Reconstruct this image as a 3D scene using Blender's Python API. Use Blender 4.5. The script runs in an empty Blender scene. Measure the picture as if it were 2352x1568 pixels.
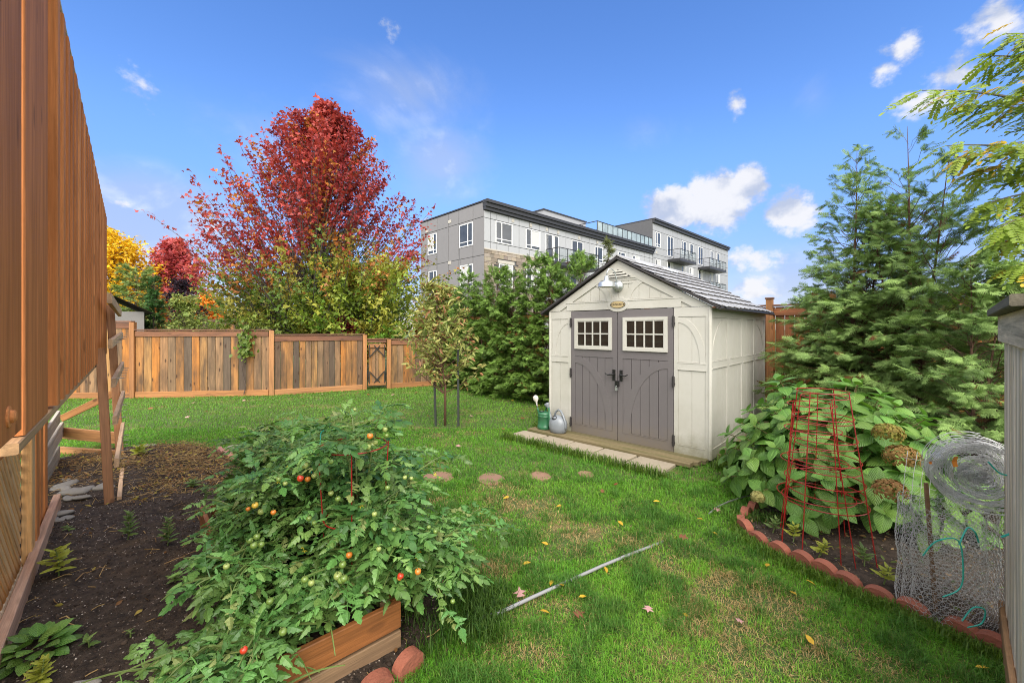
import bpy, math, random
import numpy as np
from mathutils import Vector, Matrix
random.seed(7)
SC = bpy.context.scene
COL = SC.collection
# ------------------------------------------------------------------ camera
F, CX, HY, CH = 945.0, 1176.0, 755.0, 1.70      # focal length, principal column, horizon row (2352 px wide photo), eye height
cam_d = bpy.data.cameras.new('camera'); cam = bpy.data.objects.new('camera', cam_d); COL.objects.link(cam)
cam_d.sensor_width = 36.0; cam_d.lens = F / 2352 * 36
cam_d.shift_y = -(784 - HY) / 2352
cam_d.clip_start = 0.05; cam_d.clip_end = 2000
cam.location = (0, 0, CH); cam.rotation_euler = (math.radians(90), 0, 0)
SC.camera = cam
# ------------------------------------------------------------------ light
SUN_EL, SUN_AZ = 44.0, 175.0       # azimuth clockwise from +Y: behind the camera, to its left
sd = bpy.data.lights.new('sun', 'SUN'); sd.energy = 1.9; sd.angle = math.radians(45); sd.color = (1.0, 0.945, 0.86)
so = bpy.data.objects.new('sun', sd); COL.objects.link(so)
_a, _e = math.radians(SUN_AZ), math.radians(SUN_EL)
sdir = Vector((math.sin(_a) * math.cos(_e), math.cos(_a) * math.cos(_e), math.sin(_e)))
so.rotation_euler = sdir.to_track_quat('Z', 'Y').to_euler(); so.location = sdir * 60
SC.view_settings.view_transform = 'Standard'; SC.view_settings.look = 'None'
SC.view_settings.gamma = 1.0; SC.view_settings.use_curve_mapping = False
SC.view_settings.exposure = 1.15
SC.cycles.use_denoising = True; SC.cycles.denoiser = 'OPENIMAGEDENOISE'; SC.cycles.denoising_prefilter = 'NONE'; SC.cycles.filter_width = 1.0; SC.cycles.sample_clamp_indirect = 6.0
W = bpy.data.worlds.new('World'); SC.world = W; W.use_nodes = True
def build_world():
    nt = W.node_tree; N = nt.nodes; L = nt.links; N.clear()
    out = N.new('ShaderNodeOutputWorld'); bg = N.new('ShaderNodeBackground'); L.new(bg.outputs[0], out.inputs[0])
    bg.inputs[1].default_value = 0.15
    sky = N.new('ShaderNodeTexSky'); sky.sky_type = 'NISHITA'; sky.sun_disc = False
    sky.sun_elevation = math.radians(SUN_EL); sky.sun_rotation = math.radians(SUN_AZ)
    sky.air_density = 1.0; sky.dust_density = 0.25; sky.ozone_density = 1.6; sky.altitude = 100
    hsv = N.new('ShaderNodeHueSaturation'); L.new(sky.outputs[0], hsv.inputs['Color'])
    hsv.inputs['Saturation'].default_value = 1.26; hsv.inputs['Value'].default_value = 0.86; hsv.inputs['Hue'].default_value = 0.512
    tc = N.new('ShaderNodeTexCoord'); sep = N.new('ShaderNodeSeparateXYZ'); L.new(tc.outputs['Generated'], sep.inputs[0])
    def M(op, a, b=None, c=None, clamp=False):
        n = N.new('ShaderNodeMath'); n.operation = op; n.use_clamp = clamp
        for i, v in enumerate((a, b, c)):
            if v is None: continue
            if isinstance(v, (int, float)): n.inputs[i].default_value = v
            else: L.new(v, n.inputs[i])
        return n.outputs[0]
    az = M('ARCTAN2', sep.outputs[0], sep.outputs[1]); el = M('ARCSINE', sep.outputs[2])
    mp = N.new('ShaderNodeMapping'); L.new(tc.outputs['Generated'], mp.inputs[0]); mp.inputs['Scale'].default_value = (1, 1, 1.35)
    def noise(scale, detail, rough, off=0.0, dist=0.0):
        n = N.new('ShaderNodeTexNoise'); n.inputs['Scale'].default_value = scale; n.inputs['Detail'].default_value = detail
        n.inputs['Roughness'].default_value = rough; n.inputs['Distortion'].default_value = dist
        m2 = N.new('ShaderNodeVectorMath'); m2.operation = 'ADD'; L.new(mp.outputs[0], m2.inputs[0]); m2.inputs[1].default_value = (off, off * .7, off * 1.3)
        L.new(m2.outputs[0], n.inputs['Vector']); return n.outputs['Fac']
    n1 = noise(7.0, 9, .56, 3.1, .3); n2 = noise(2.6, 8, .6, 8.7, .6); n3 = noise(9.0, 6, .55, 21.0)
    def smooth(v, a, b):
        r = N.new('ShaderNodeMapRange'); r.interpolation_type = 'SMOOTHSTEP'; L.new(v, r.inputs[0])
        r.inputs[1].default_value = a; r.inputs[2].default_value = b; r.inputs[3].default_value = 0; r.inputs[4].default_value = 1; return r.outputs[0]
    def ang(px, py):
        v = Vector(((px - CX) / F, 1, -(py - HY) / F)).normalized(); return math.atan2(v.x, v.y), math.asin(v.z)
    def blobs(lst):
        cur = None
        for px, py, rx, ry, w in lst:
            a0, e0 = ang(px, py); a1, _ = ang(px + rx, py); _, e1 = ang(px, py - ry)
            a2, _ = ang(px - rx, py); ra = abs(a1 - a2) / 2; re = abs(e1 - e0)
            da = M('MULTIPLY', M('SUBTRACT', az, a0), 1 / ra); de = M('MULTIPLY', M('SUBTRACT', el, e0), 1 / re)
            r = M('SQRT', M('ADD', M('MULTIPLY', da, da), M('MULTIPLY', de, de)))
            b = M('MULTIPLY', M('SUBTRACT', 1.0, r), w)
            cur = b if cur is None else M('MAXIMUM', cur, b)
        return M('MAXIMUM', cur, -1.5)
    cum = blobs([(1550, 485, 140, 75, 1.15), (1650, 460, 120, 100, 1.2), (1715, 415, 60, 75, 1.0), (1810, 490, 80, 65, .95), (1735, 590, 90, 42, .55), (1720, 665, 100, 40, .5),
                 (1690, 240, 45, 55, .65), (2075, 105, 75, 48, .65), (2020, 165, 60, 42, .55), (2300, 30, 120, 85, .8), (2190, 165, 90, 50, .55), (2130, 230, 80, 36, .5),
                 (985, 520, 60, 40, .6), (2240, 610, 110, 70, .6), (320, 540, 170, 60, .6), (290, 470, 90, 45, .35), (440, 520, 90, 50, .35), (900, 66, 46, 40, .3), (300, 195, 60, 70, .2)])
    n4 = noise(20.0, 6, .6, 5.0); n6 = noise(48.0, 5, .6, 15.0)
    c1 = smooth(M('ADD', M('ADD', M('MULTIPLY', M('SUBTRACT', n1, .5), 1.5), M('ADD', M('MULTIPLY', M('SUBTRACT', n4, .5), 1.0), M('MULTIPLY', M('SUBTRACT', n6, .5), .45))), cum), .12, .55)
    c1 = M('MULTIPLY', c1, .94)
    wis = blobs([(980, 200, 230, 150, .8), (1020, 380, 130, 130, 1.0), (340, 480, 300, 150, 1.75), (300, 560, 320, 120, 1.6), (1480, 290, 120, 60, .4), (620, 330, 300, 160, .5), (1850, 640, 260, 110, .8), (1870, 220, 60, 60, .4)])
    c2 = smooth(M('ADD', M('MULTIPLY', M('SUBTRACT', n2, .5), 2.2), wis), .0, 1.15); c2 = M('MULTIPLY', c2, .52)
    # the rest of the sky (behind and above the camera): broken cloud, as the soft light of the photo implies
    back = M('MAXIMUM', smooth(sep.outputs[1], .35, -.15), smooth(sep.outputs[2], .74, .93))
    n5 = noise(2.2, 8, .58, 40.0, .4)
    c3 = M('MULTIPLY', smooth(M('ADD', n5, M('MULTIPLY', back, .34)), .56, .78), M('MULTIPLY', back, .95))
    mask = M('MAXIMUM', M('MAXIMUM', c1, c2), c3)
    mixc = N.new('ShaderNodeMix'); mixc.data_type = 'RGBA'
    n1b = noise(7.0, 9, .56, 3.1, .3); up_ = n1b.node.inputs['Vector'].links[0].from_node; up_.inputs[1].default_value = (3.1, 2.17, 4.03 + .045)
    rim = M('MULTIPLY', M('SUBTRACT', n1, n1b), 1.6)
    shade = smooth(M('ADD', M('ADD', n3, M('MULTIPLY', c1, .18)), rim), .40, .78); L.new(shade, mixc.inputs['Factor'])
    mixc.inputs['A'].default_value = (1.65, 1.85, 2.35, 1); mixc.inputs['B'].default_value = (2.85, 2.85, 2.95, 1)
    mx = N.new('ShaderNodeMix'); mx.data_type = 'RGBA'; L.new(mask, mx.inputs['Factor'])
    thick = N.new('ShaderNodeMix'); thick.data_type = 'RGBA'; L.new(c3, thick.inputs['Factor']); L.new(mixc.outputs['Result'], thick.inputs['A']); thick.inputs['B'].default_value = (8.2, 8.0, 7.8, 1)
    # the photo's sky hardly pales towards the horizon: ease the bright band of the sky model
    hz = N.new('ShaderNodeMix'); hz.data_type = 'RGBA'; hz.blend_type = 'MULTIPLY'; L.new(smooth(el, .42, .02), hz.inputs['Factor']); L.new(hsv.outputs[0], hz.inputs['A']); hz.inputs['B'].default_value = (.40, .365, .50, 1)
    L.new(hz.outputs['Result'], mx.inputs['A']); L.new(thick.outputs['Result'], mx.inputs['B'])
    L.new(mx.outputs['Result'], bg.inputs[0])
build_world()
# ------------------------------------------------------------------ helpers
def G(px, py, z=0.0):
    d = (CH - z) * F / (py - HY); return Vector(((px - CX) / F * d, d, z))
def P(px, py, d):
    return Vector(((px - CX) / F * d, d, CH - (py - HY) / F * d))
def tag(o, label=None, cat=None, group=None, kind=None):
    if label: o['label'] = label
    if cat: o['category'] = cat
    if group: o['group'] = group
    if kind: o['kind'] = kind
    return o
RM = {}
def thing(name, label, cat, loc=(0, 0, 0), rz=0.0, group=None):
    o = bpy.data.objects.new(name, None); COL.objects.link(o); o.location = loc; o.rotation_euler = (0, 0, rz)
    o.empty_display_size = .1
    RM[o.name] = Matrix.Translation(Vector(loc)) @ Matrix.Rotation(rz, 4, 'Z')
    return tag(o, label, cat, group)
def put(o, root, Mw=None):
    """parent o under root; Mw is its place in the world (None: mesh already in root's frame)"""
    if Mw is None: Mw = RM[root.name].copy() if root else Matrix()
    if root is not None:
        o.parent = root; o.matrix_basis = RM[root.name].inverted() @ Mw
    else: o.matrix_basis = Mw
    RM[o.name] = Mw
    return o
def link(name, me, mat, root=None, Mw=None):
    o = bpy.data.objects.new(name, me); COL.objects.link(o)
    if mat is not None and len(me.materials) == 0: me.materials.append(mat)
    return put(o, root, Mw)
class MB:
    def __init__(s): s.v = []; s.f = []; s.mi = []; s.m = 0
    def add(s, vs, fs):
        b = len(s.v); s.v += [tuple(x) for x in vs]
        for f in fs: s.f.append([i + b for i in f]); s.mi.append(s.m)
        return s
    def box(s, x0, x1, y0, y1, z0, z1):
        return s.add([(x0, y0, z0), (x1, y0, z0), (x1, y1, z0), (x0, y1, z0), (x0, y0, z1), (x1, y0, z1), (x1, y1, z1), (x0, y1, z1)],
                     [(3, 2, 1, 0), (4, 5, 6, 7), (0, 1, 5, 4), (1, 2, 6, 5), (2, 3, 7, 6), (3, 0, 4, 7)])
    def bar(s, p, q, w, t, up=(0, 0, 1)):
        p, q = Vector(p), Vector(q); d = (q - p).normalized(); u = Vector(up); u = (u - d * u.dot(d)); u = u.normalized() if u.length > 1e-5 else d.orthogonal().normalized()
        r = d.cross(u) * (w / 2); u = u * (t / 2)
        return s.add([p - r - u, p + r - u, p + r + u, p - r + u, q - r - u, q + r - u, q + r + u, q - r + u],
                     [(0, 1, 2, 3), (7, 6, 5, 4), (4, 5, 1, 0), (5, 6, 2, 1), (6, 7, 3, 2), (7, 4, 0, 3)])
    def tube(s, pts, rad, n=6, caps=True):
        pts = [Vector(p) for p in pts]; k = len(pts)
        if not hasattr(rad, '__len__'): rad = [rad] * k
        b = len(s.v); prev = None
        for i, p in enumerate(pts):
            d = (pts[min(i + 1, k - 1)] - pts[max(i - 1, 0)]); d = d.normalized() if d.length > 1e-9 else Vector((0, 0, 1))
            if prev is None: u = d.orthogonal().normalized()
            else:
                u = prev - d * prev.dot(d); u = u.normalized() if u.length > 1e-6 else d.orthogonal().normalized()
            prev = u; w = d.cross(u)
            for j in range(n):
                a = 2 * math.pi * j / n; s.v.append(tuple(p + (u * math.cos(a) + w * math.sin(a)) * rad[i]))
        for i in range(k - 1):
            for j in range(n):
                s.f.append([b + i * n + j, b + i * n + (j + 1) % n, b + (i + 1) * n + (j + 1) % n, b + (i + 1) * n + j]); s.mi.append(s.m)
        if caps and n > 2:
            s.f.append([b + j for j in reversed(range(n))]); s.mi.append(s.m)
            s.f.append([b + (k - 1) * n + j for j in range(n)]); s.mi.append(s.m)
        return s
    def lathe(s, prof, n=24, M=None, sx=1.0, sy=1.0):
        b = len(s.v); M = M or Matrix()
        for r, z in prof:
            for j in range(n):
                a = 2 * math.pi * j / n; s.v.append(tuple(M @ Vector((r * math.cos(a) * sx, r * math.sin(a) * sy, z))))
        for i in range(len(prof) - 1):
            for j in range(n):
                s.f.append([b + i * n + j, b + i * n + (j + 1) % n, b + (i + 1) * n + (j + 1) % n, b + (i + 1) * n + j]); s.mi.append(s.m)
        return s
    def prism(s, poly, t, M=None):
        """polygon in local XZ facing -Y, from y=0 back to y=t"""
        M = M or Matrix(); n = len(poly); b = len(s.v)
        for y in (0, t):
            for x, z in poly: s.v.append(tuple(M @ Vector((x, y, z))))
        s.f.append([b + i for i in range(n)]); s.mi.append(s.m); s.f.append([b + n + i for i in reversed(range(n))]); s.mi.append(s.m)
        for i in range(n):
            j = (i + 1) % n; s.f.append([b + j, b + i, b + n + i, b + n + j]); s.mi.append(s.m)
        return s
    def mesh(s, name, mats=None, smooth=False):
        me = bpy.data.meshes.new(name); me.from_pydata(s.v, [], s.f)
        if mats:
            for m in (mats if isinstance(mats, (list, tuple)) else [mats]): me.materials.append(m)
            if isinstance(mats, (list, tuple)) and len(mats) > 1: me.polygons.foreach_set('material_index', s.mi)
        if smooth: me.polygons.foreach_set('use_smooth', [True] * len(me.polygons))
        me.update(); return me
    def build(s, name, mat, root=None, Mw=None, smooth=False):
        return link(name, s.mesh(name, mat, smooth), None, root, Mw)
def np_mesh(name, V, T=None, Q=None, col=None, uv=None, smooth=False):
    V = np.asarray(V, np.float32).reshape(-1, 3); me = bpy.data.meshes.new(name)
    T = np.zeros((0, 3), np.int32) if T is None else np.asarray(T, np.int32); Q = np.zeros((0, 4), np.int32) if Q is None else np.asarray(Q, np.int32)
    me.vertices.add(len(V)); me.vertices.foreach_set('co', V.ravel())
    li = np.concatenate([T.ravel(), Q.ravel()]); me.loops.add(len(li)); me.loops.foreach_set('vertex_index', li.astype(np.int32))
    np_ = len(T) + len(Q); me.polygons.add(np_)
    st = np.concatenate([np.arange(len(T)) * 3, len(T) * 3 + np.arange(len(Q)) * 4]).astype(np.int32)
    me.polygons.foreach_set('loop_start', st)
    if smooth: me.polygons.foreach_set('use_smooth', np.ones(np_, bool))
    if col is not None:
        c = np.ones((len(V), 4), np.float32); c[:, :3] = col
        at = me.color_attributes.new('Col', 'FLOAT_COLOR', 'POINT'); at.data.foreach_set('color', c.ravel())
    if uv is not None:
        l = me.uv_layers.new(name='UVMap'); l.data.foreach_set('uv', np.asarray(uv, np.float32)[li].ravel())
    me.update(calc_edges=True); me.validate(); return me
def unit(a): return a / np.maximum(np.linalg.norm(a, axis=-1, keepdims=True), 1e-9)
def frames(ax, nr):
    x = unit(ax); z = unit(nr - (nr * x).sum(-1, keepdims=True) * x); y = np.cross(z, x); return np.stack([x, y, z], -1)
def scatter(tv, tt, tq, pos, fr, scale, cols, tcol=None):
    tv = np.asarray(tv, np.float32); n = len(pos); k = len(tv)
    sc = np.asarray(scale, np.float32); sc = sc[:, None, None] if sc.ndim == 1 else sc[:, None, :]
    V = pos[:, None, :] + np.einsum('nij,nvj->nvi', fr, tv[None] * sc)
    off = (np.arange(n) * k)[:, None, None]
    T = (np.asarray(tt, np.int64).reshape(1, -1, 3) + off).reshape(-1, 3) if tt is not None and len(tt) else None
    Q = (np.asarray(tq, np.int64).reshape(1, -1, 4) + off).reshape(-1, 4) if tq is not None and len(tq) else None
    C = np.repeat(cols[:, None, :], k, 1)
    if tcol is not None: C = C * np.asarray(tcol, np.float32)[None, :, None]
    return V.reshape(-1, 3), T, Q, C.reshape(-1, 3)
_h = np.random.default_rng(99).random((256, 256)).astype(np.float32)
def vnoise(x, y, s=1.0, o=0):
    x = np.asarray(x) / s + 37.3 * o + 1000; y = np.asarray(y) / s + 11.7 * o + 1000
    xi = np.floor(x).astype(int); yi = np.floor(y).astype(int); fx = x - xi; fy = y - yi; fx = fx * fx * (3 - 2 * fx); fy = fy * fy * (3 - 2 * fy)
    g = lambda a, b: _h[a % 256, b % 256]
    return (g(xi, yi) * (1 - fx) + g(xi + 1, yi) * fx) * (1 - fy) + (g(xi, yi + 1) * (1 - fx) + g(xi + 1, yi + 1) * fx) * fy
def fbm(x, y, s, o=0, n=3): return sum(vnoise(x, y, s / 2 ** i, o + i) * .5 ** i for i in range(n)) / sum(.5 ** i for i in range(n))
def sstep(v, a, b): t = np.clip((v - a) / (b - a), 0, 1); return t * t * (3 - 2 * t)
# ------------------------------------------------------------------ materials
def newmat(name):
    m = bpy.data.materials.new(name); m.use_nodes = True; nt = m.node_tree; nt.nodes.clear()
    o = nt.nodes.new('ShaderNodeOutputMaterial'); b = nt.nodes.new('ShaderNodeBsdfPrincipled'); nt.links.new(b.outputs[0], o.inputs[0]); return m, nt, b, o
def nn(nt, typ, **kw):
    n = nt.nodes.new(typ)
    for k, v in kw.items():
        if isinstance(k, str) and k in n.inputs: 
            if hasattr(v, 'is_output'): nt.links.new(v, n.inputs[k])
            else: n.inputs[k].default_value = v
        else: setattr(n, k, v)
    return n
def mixc(nt, fac, a, b, mode='MIX'):
    n = nt.nodes.new('ShaderNodeMix'); n.data_type = 'RGBA'; n.blend_type = mode
    for key, v in (('Factor', fac), ('A', a), ('B', b)):
        s = [i for i in n.inputs if i.name == key and i.enabled][0]
        if hasattr(v, 'is_output'): nt.links.new(v, s)
        elif isinstance(v, (int, float)): s.default_value = v
        else: s.default_value = (*v[:3], 1)
    return [o for o in n.outputs if o.enabled][0]
def mrange(nt, v, a, b, c=0.0, d=1.0):
    n = nt.nodes.new('ShaderNodeMapRange'); nt.links.new(v, n.inputs[0])
    for i, x in enumerate((a, b, c, d)): n.inputs[i + 1].default_value = x
    return n.outputs[0]
def mat_basic(name, col, rough=.6, var=.15, scale=6.0, bump=.1, bscale=60.0, metallic=0.0, splash=None, dirt=None, dirt_s=2.0, dirt_a=.5, spec=.5):
    m, nt, b, o = newmat(name); tc = nn(nt, 'ShaderNodeTexCoord')
    oi = nn(nt, 'ShaderNodeObjectInfo')
    n1 = nn(nt, 'ShaderNodeTexNoise', Scale=scale, Detail=6.0, Roughness=.6); nt.links.new(tc.outputs['Object'], n1.inputs['Vector'])
    c = mixc(nt, n1.outputs['Fac'], tuple(x * (1 - var) for x in col), tuple(min(1, x * (1 + var)) for x in col))
    c = mixc(nt, 1.0, c, mrange(nt, oi.outputs['Random'], 0, 1, 1 - var * .6, 1 + var * .6), 'MULTIPLY')
    if dirt:
        n2 = nn(nt, 'ShaderNodeTexNoise', Scale=dirt_s, Detail=8.0, Roughness=.7); nt.links.new(tc.outputs['Object'], n2.inputs['Vector'])
        c = mixc(nt, mrange(nt, n2.outputs['Fac'], .45, .75, 0, dirt_a), c, dirt)
    if splash:                                                             # mud and algae splashed up from the ground
        sp = nn(nt, 'ShaderNodeSeparateXYZ'); nt.links.new(tc.outputs['Object'], sp.inputs[0]); n4 = nn(nt, 'ShaderNodeTexNoise', Scale=7.0, Detail=8.0, Roughness=.75); nt.links.new(tc.outputs['Object'], n4.inputs['Vector'])
        ad = nn(nt, 'ShaderNodeMath', operation='MULTIPLY_ADD'); nt.links.new(n4.outputs['Fac'], ad.inputs[0]); ad.inputs[1].default_value = -.55; nt.links.new(sp.outputs[2], ad.inputs[2])
        c = mixc(nt, mrange(nt, ad.outputs[0], -.22, .10, .75, 0), c, splash)
    nt.links.new(c, b.inputs['Base Color']); b.inputs['Roughness'].default_value = rough; b.inputs['Metallic'].default_value = metallic
    b.inputs['Specular IOR Level'].default_value = spec
    if bump:
        n3 = nn(nt, 'ShaderNodeTexNoise', Scale=bscale, Detail=4.0); nt.links.new(tc.outputs['Object'], n3.inputs['Vector'])
        bp = nn(nt, 'ShaderNodeBump', Strength=bump, Distance=.01); nt.links.new(n3.outputs['Fac'], bp.inputs['Height']); nt.links.new(bp.outputs[0], b.inputs['Normal'])
    return m
def mat_wood(name, cols, rough=.6, stain=(.03, .026, .022), stain_a=.5, knots=.8, grain=1.0, bump=.35, spec=.4, st0=.5, st1=.72):
    """grain runs along local X of the plank; each plank picks its own tone from cols"""
    m, nt, b, o = newmat(name); tc = nn(nt, 'ShaderNodeTexCoord'); oi = nn(nt, 'ShaderNodeObjectInfo')
    sh = nn(nt, 'ShaderNodeVectorMath', operation='MULTIPLY_ADD'); nt.links.new(oi.outputs['Random'], sh.inputs[0]); sh.inputs[1].default_value = (91, 53, 37)
    nt.links.new(tc.outputs['Object'], sh.inputs[2])
    def mp(s): n = nn(nt, 'ShaderNodeMapping'); nt.links.new(sh.outputs[0], n.inputs[0]); n.inputs['Scale'].default_value = s; return n.outputs[0]
    r = nn(nt, 'ShaderNodeValToRGB'); el = r.color_ramp.elements; r.color_ramp.interpolation = 'CONSTANT'
    for i, c in enumerate(cols):
        e = el[i] if i < 2 else el.new(i / len(cols)); e.position = i / len(cols); e.color = (*c, 1)
    nt.links.new(oi.outputs['Random'], r.inputs[0])
    g = nn(nt, 'ShaderNodeTexNoise', Scale=1.0, Detail=5.0, Roughness=.65, Distortion=.35); nt.links.new(mp((1.3, 26, 26)), g.inputs['Vector'])
    g2 = nn(nt, 'ShaderNodeTexNoise', Scale=1.0, Detail=3.0, Roughness=.6); nt.links.new(mp((4, 150, 150)), g2.inputs['Vector'])
    c = mixc(nt, mrange(nt, g.outputs['Fac'], .3, .7, .62 * grain + (1 - grain), 1.22), (0, 0, 0), r.outputs[0])
    c = mixc(nt, 1.0, r.outputs[0], mrange(nt, g.outputs['Fac'], .28, .72, 1 - .40 * grain, 1 + .25 * grain), 'MULTIPLY')
    c = mixc(nt, 1.0, c, mrange(nt, g2.outputs['Fac'], .3, .7, 1 - .16 * grain, 1 + .14 * grain), 'MULTIPLY')
    big = nn(nt, 'ShaderNodeTexNoise', Scale=1.0, Detail=5.0, Roughness=.6); nt.links.new(mp((1.1, 5, 5)), big.inputs['Vector'])
    c = mixc(nt, mrange(nt, big.outputs['Fac'], st0, st1, 0, stain_a), c, stain)
    if knots:
        vo = nn(nt, 'ShaderNodeTexVoronoi', Scale=1.0); nt.links.new(mp((2.6, 7, 7)), vo.inputs['Vector'])
        c = mixc(nt, mrange(nt, vo.outputs['Distance'], .09, .16, knots, 0), c, (.05, .022, .01))
    nt.links.new(c, b.inputs['Base Color']); b.inputs['Roughness'].default_value = rough; b.inputs['Specular IOR Level'].default_value = spec
    bp = nn(nt, 'ShaderNodeBump', Strength=bump, Distance=.004); nt.links.new(g2.outputs['Fac'], bp.inputs['Height']); nt.links.new(bp.outputs[0], b.inputs['Normal'])
    return m
def mat_leaf(name, col=None, rough=.45, trans=.3, vary=.35, veins=False, spec=.35, hue=0.0, tint=(1.15, 1.25, .55)):
    m, nt, b, o = newmat(name)
    if col is None: c = nn(nt, 'ShaderNodeVertexColor', layer_name='Col').outputs[0]
    else:
        rgb = nn(nt, 'ShaderNodeRGB'); rgb.outputs[0].default_value = (*col, 1); c = rgb.outputs[0]
    oi = nn(nt, 'ShaderNodeObjectInfo')
    if vary:
        c = mixc(nt, 1.0, c, mrange(nt, oi.outputs['Random'], 0, 1, 1 - vary, 1 + vary), 'MULTIPLY')
    if hue:
        h = nn(nt, 'ShaderNodeHueSaturation'); nt.links.new(c, h.inputs['Color'])
        f = nn(nt, 'ShaderNodeMath', operation='FRACT'); mu = nn(nt, 'ShaderNodeMath', operation='MULTIPLY'); nt.links.new(oi.outputs['Random'], mu.inputs[0]); mu.inputs[1].default_value = 17.3
        nt.links.new(mu.outputs[0], f.inputs[0]); nt.links.new(mrange(nt, f.outputs[0], 0, 1, .5 - hue, .5 + hue), h.inputs['Hue']); c = h.outputs[0]
    tc = nn(nt, 'ShaderNodeTexCoord')
    if veins:
        uv = nn(nt, 'ShaderNodeUVMap'); s = nn(nt, 'ShaderNodeSeparateXYZ'); nt.links.new(uv.outputs[0], s.inputs[0])
        ab = nn(nt, 'ShaderNodeMath', operation='ABSOLUTE'); nt.links.new(s.outputs[1], ab.inputs[0])
        a = nn(nt, 'ShaderNodeMath', operation='MULTIPLY_ADD'); nt.links.new(ab.outputs[0], a.inputs[0]); a.inputs[1].default_value = -.55; nt.links.new(s.outputs[0], a.inputs[2])
        mu = nn(nt, 'ShaderNodeMath', operation='MULTIPLY'); nt.links.new(a.outputs[0], mu.inputs[0]); mu.inputs[1].default_value = 44.0
        si = nn(nt, 'ShaderNodeMath', operation='SINE'); nt.links.new(mu.outputs[0], si.inputs[0])
        v1 = mrange(nt, si.outputs[0], .8, 1.0); v2 = mrange(nt, ab.outputs[0], .02, .06, 1, 0)
        mxv = nn(nt, 'ShaderNodeMath', operation='MAXIMUM'); nt.links.new(v1, mxv.inputs[0]); nt.links.new(v2, mxv.inputs[1])
        c2 = mixc(nt, 1.0, c, (1.75, 1.6, 1.6), 'MULTIPLY')
        ml = nn(nt, 'ShaderNodeMath', operation='MULTIPLY'); nt.links.new(mxv.outputs[0], ml.inputs[0]); ml.inputs[1].default_value = .55
        c = mixc(nt, ml.outputs[0], c, c2)
        bp = nn(nt, 'ShaderNodeBump', Strength=.5, Distance=.004); nt.links.new(si.outputs[0], bp.inputs['Height']); nt.links.new(bp.outputs[0], b.inputs['Normal'])
    else:
        n1 = nn(nt, 'ShaderNodeTexNoise', Scale=30.0, Detail=3.0); nt.links.new(tc.outputs['Object'], n1.inputs['Vector'])
        c = mixc(nt, 1.0, c, mrange(nt, n1.outputs['Fac'], .3, .7, .8, 1.2), 'MULTIPLY')
    nt.links.new(c, b.inputs['Base Color']); b.inputs['Roughness'].default_value = rough; b.inputs['Specular IOR Level'].default_value = spec
    if trans:
        t = nn(nt, 'ShaderNodeBsdfTranslucent'); c3 = mixc(nt, 1.0, c, tint, 'MULTIPLY'); nt.links.new(c3, t.inputs[0])
        ms = nn(nt, 'ShaderNodeMixShader'); ms.inputs[0].default_value = trans; nt.links.new(b.outputs[0], ms.inputs[1]); nt.links.new(t.outputs[0], ms.inputs[2]); nt.links.new(ms.outputs[0], o.inputs[0])
    return m
def mat_glass(name, col=(.03, .035, .04), rough=.08):
    m, nt, b, o = newmat(name); b.inputs['Base Color'].default_value = (*col, 1); b.inputs['Roughness'].default_value = rough; b.inputs['Specular IOR Level'].default_value = .8
    tc = nn(nt, 'ShaderNodeTexCoord'); n = nn(nt, 'ShaderNodeTexNoise', Scale=1.3, Detail=2.0); nt.links.new(tc.outputs['Object'], n.inputs['Vector'])
    nt.links.new(mixc(nt, n.outputs['Fac'], tuple(x * .4 for x in col), tuple(x * 1.8 for x in col)), b.inputs['Base Color'])
    return m
PL = {}
def plank(name, p, q, w, t, nrm, mat, root, label=None, taper=0):
    """a plank from p to q (centre line), w wide, t thick, its face towards nrm"""
    p, q = Vector(p), Vector(q); L = (q - p).length; x = (q - p) / L; z = Vector(nrm); z = (z - x * z.dot(x)).normalized(); y = z.cross(x)
    key = (round(L, 3), round(w, 4), round(t, 4), mat.name)
    me = PL.get(key)
    if me is None:
        c = min(.004, t * .2); sec = [(-w/2 + c, -t/2), (w/2 - c, -t/2), (w/2, -t/2 + c), (w/2, t/2 - c), (w/2 - c, t/2), (-w/2 + c, t/2), (-w/2, t/2 - c), (-w/2, -t/2 + c)]
        b = MB(); b.v = [(xx, a, d) for xx in (0, L) for a, d in sec]
        b.f = [[i, (i + 1) % 8, 8 + (i + 1) % 8, 8 + i][::-1] for i in range(8)] + [list(range(8)), list(range(15, 7, -1))]; b.mi = [0] * 10
        b.f = [f[::-1] for f in b.f]
        me = b.mesh(name, mat); PL[key] = me
    Mw = Matrix(((x.x, y.x, z.x, p.x), (x.y, y.y, z.y, p.y), (x.z, y.z, z.z, p.z), (0, 0, 0, 1)))
    o = link(name, me, None, root, Mw)
    if label: o['label'] = label
    return o
# ------------------------------------------------------------------ axes of the place
E1 = Vector((.729, -.684, 0)).normalized(); E2 = Vector((.684, .729, 0)).normalized()      # along and into the shed
WA = Vector((.733, .68, 0)).normalized(); WB = Vector((-.68, .733, 0)).normalized()        # off the deck wall, along it
def D(a, b, z=0.0): v = WA * a + WB * b; v.z = z; return v
SH0 = Vector((.632, 6.909, 0)); SW, SL = 2.55, 2.86
RZS = math.atan2(E1.y, E1.x)
def S(x, y, z=0.0): v = SH0 + E1 * x + E2 * y; v.z = z; return v
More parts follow.
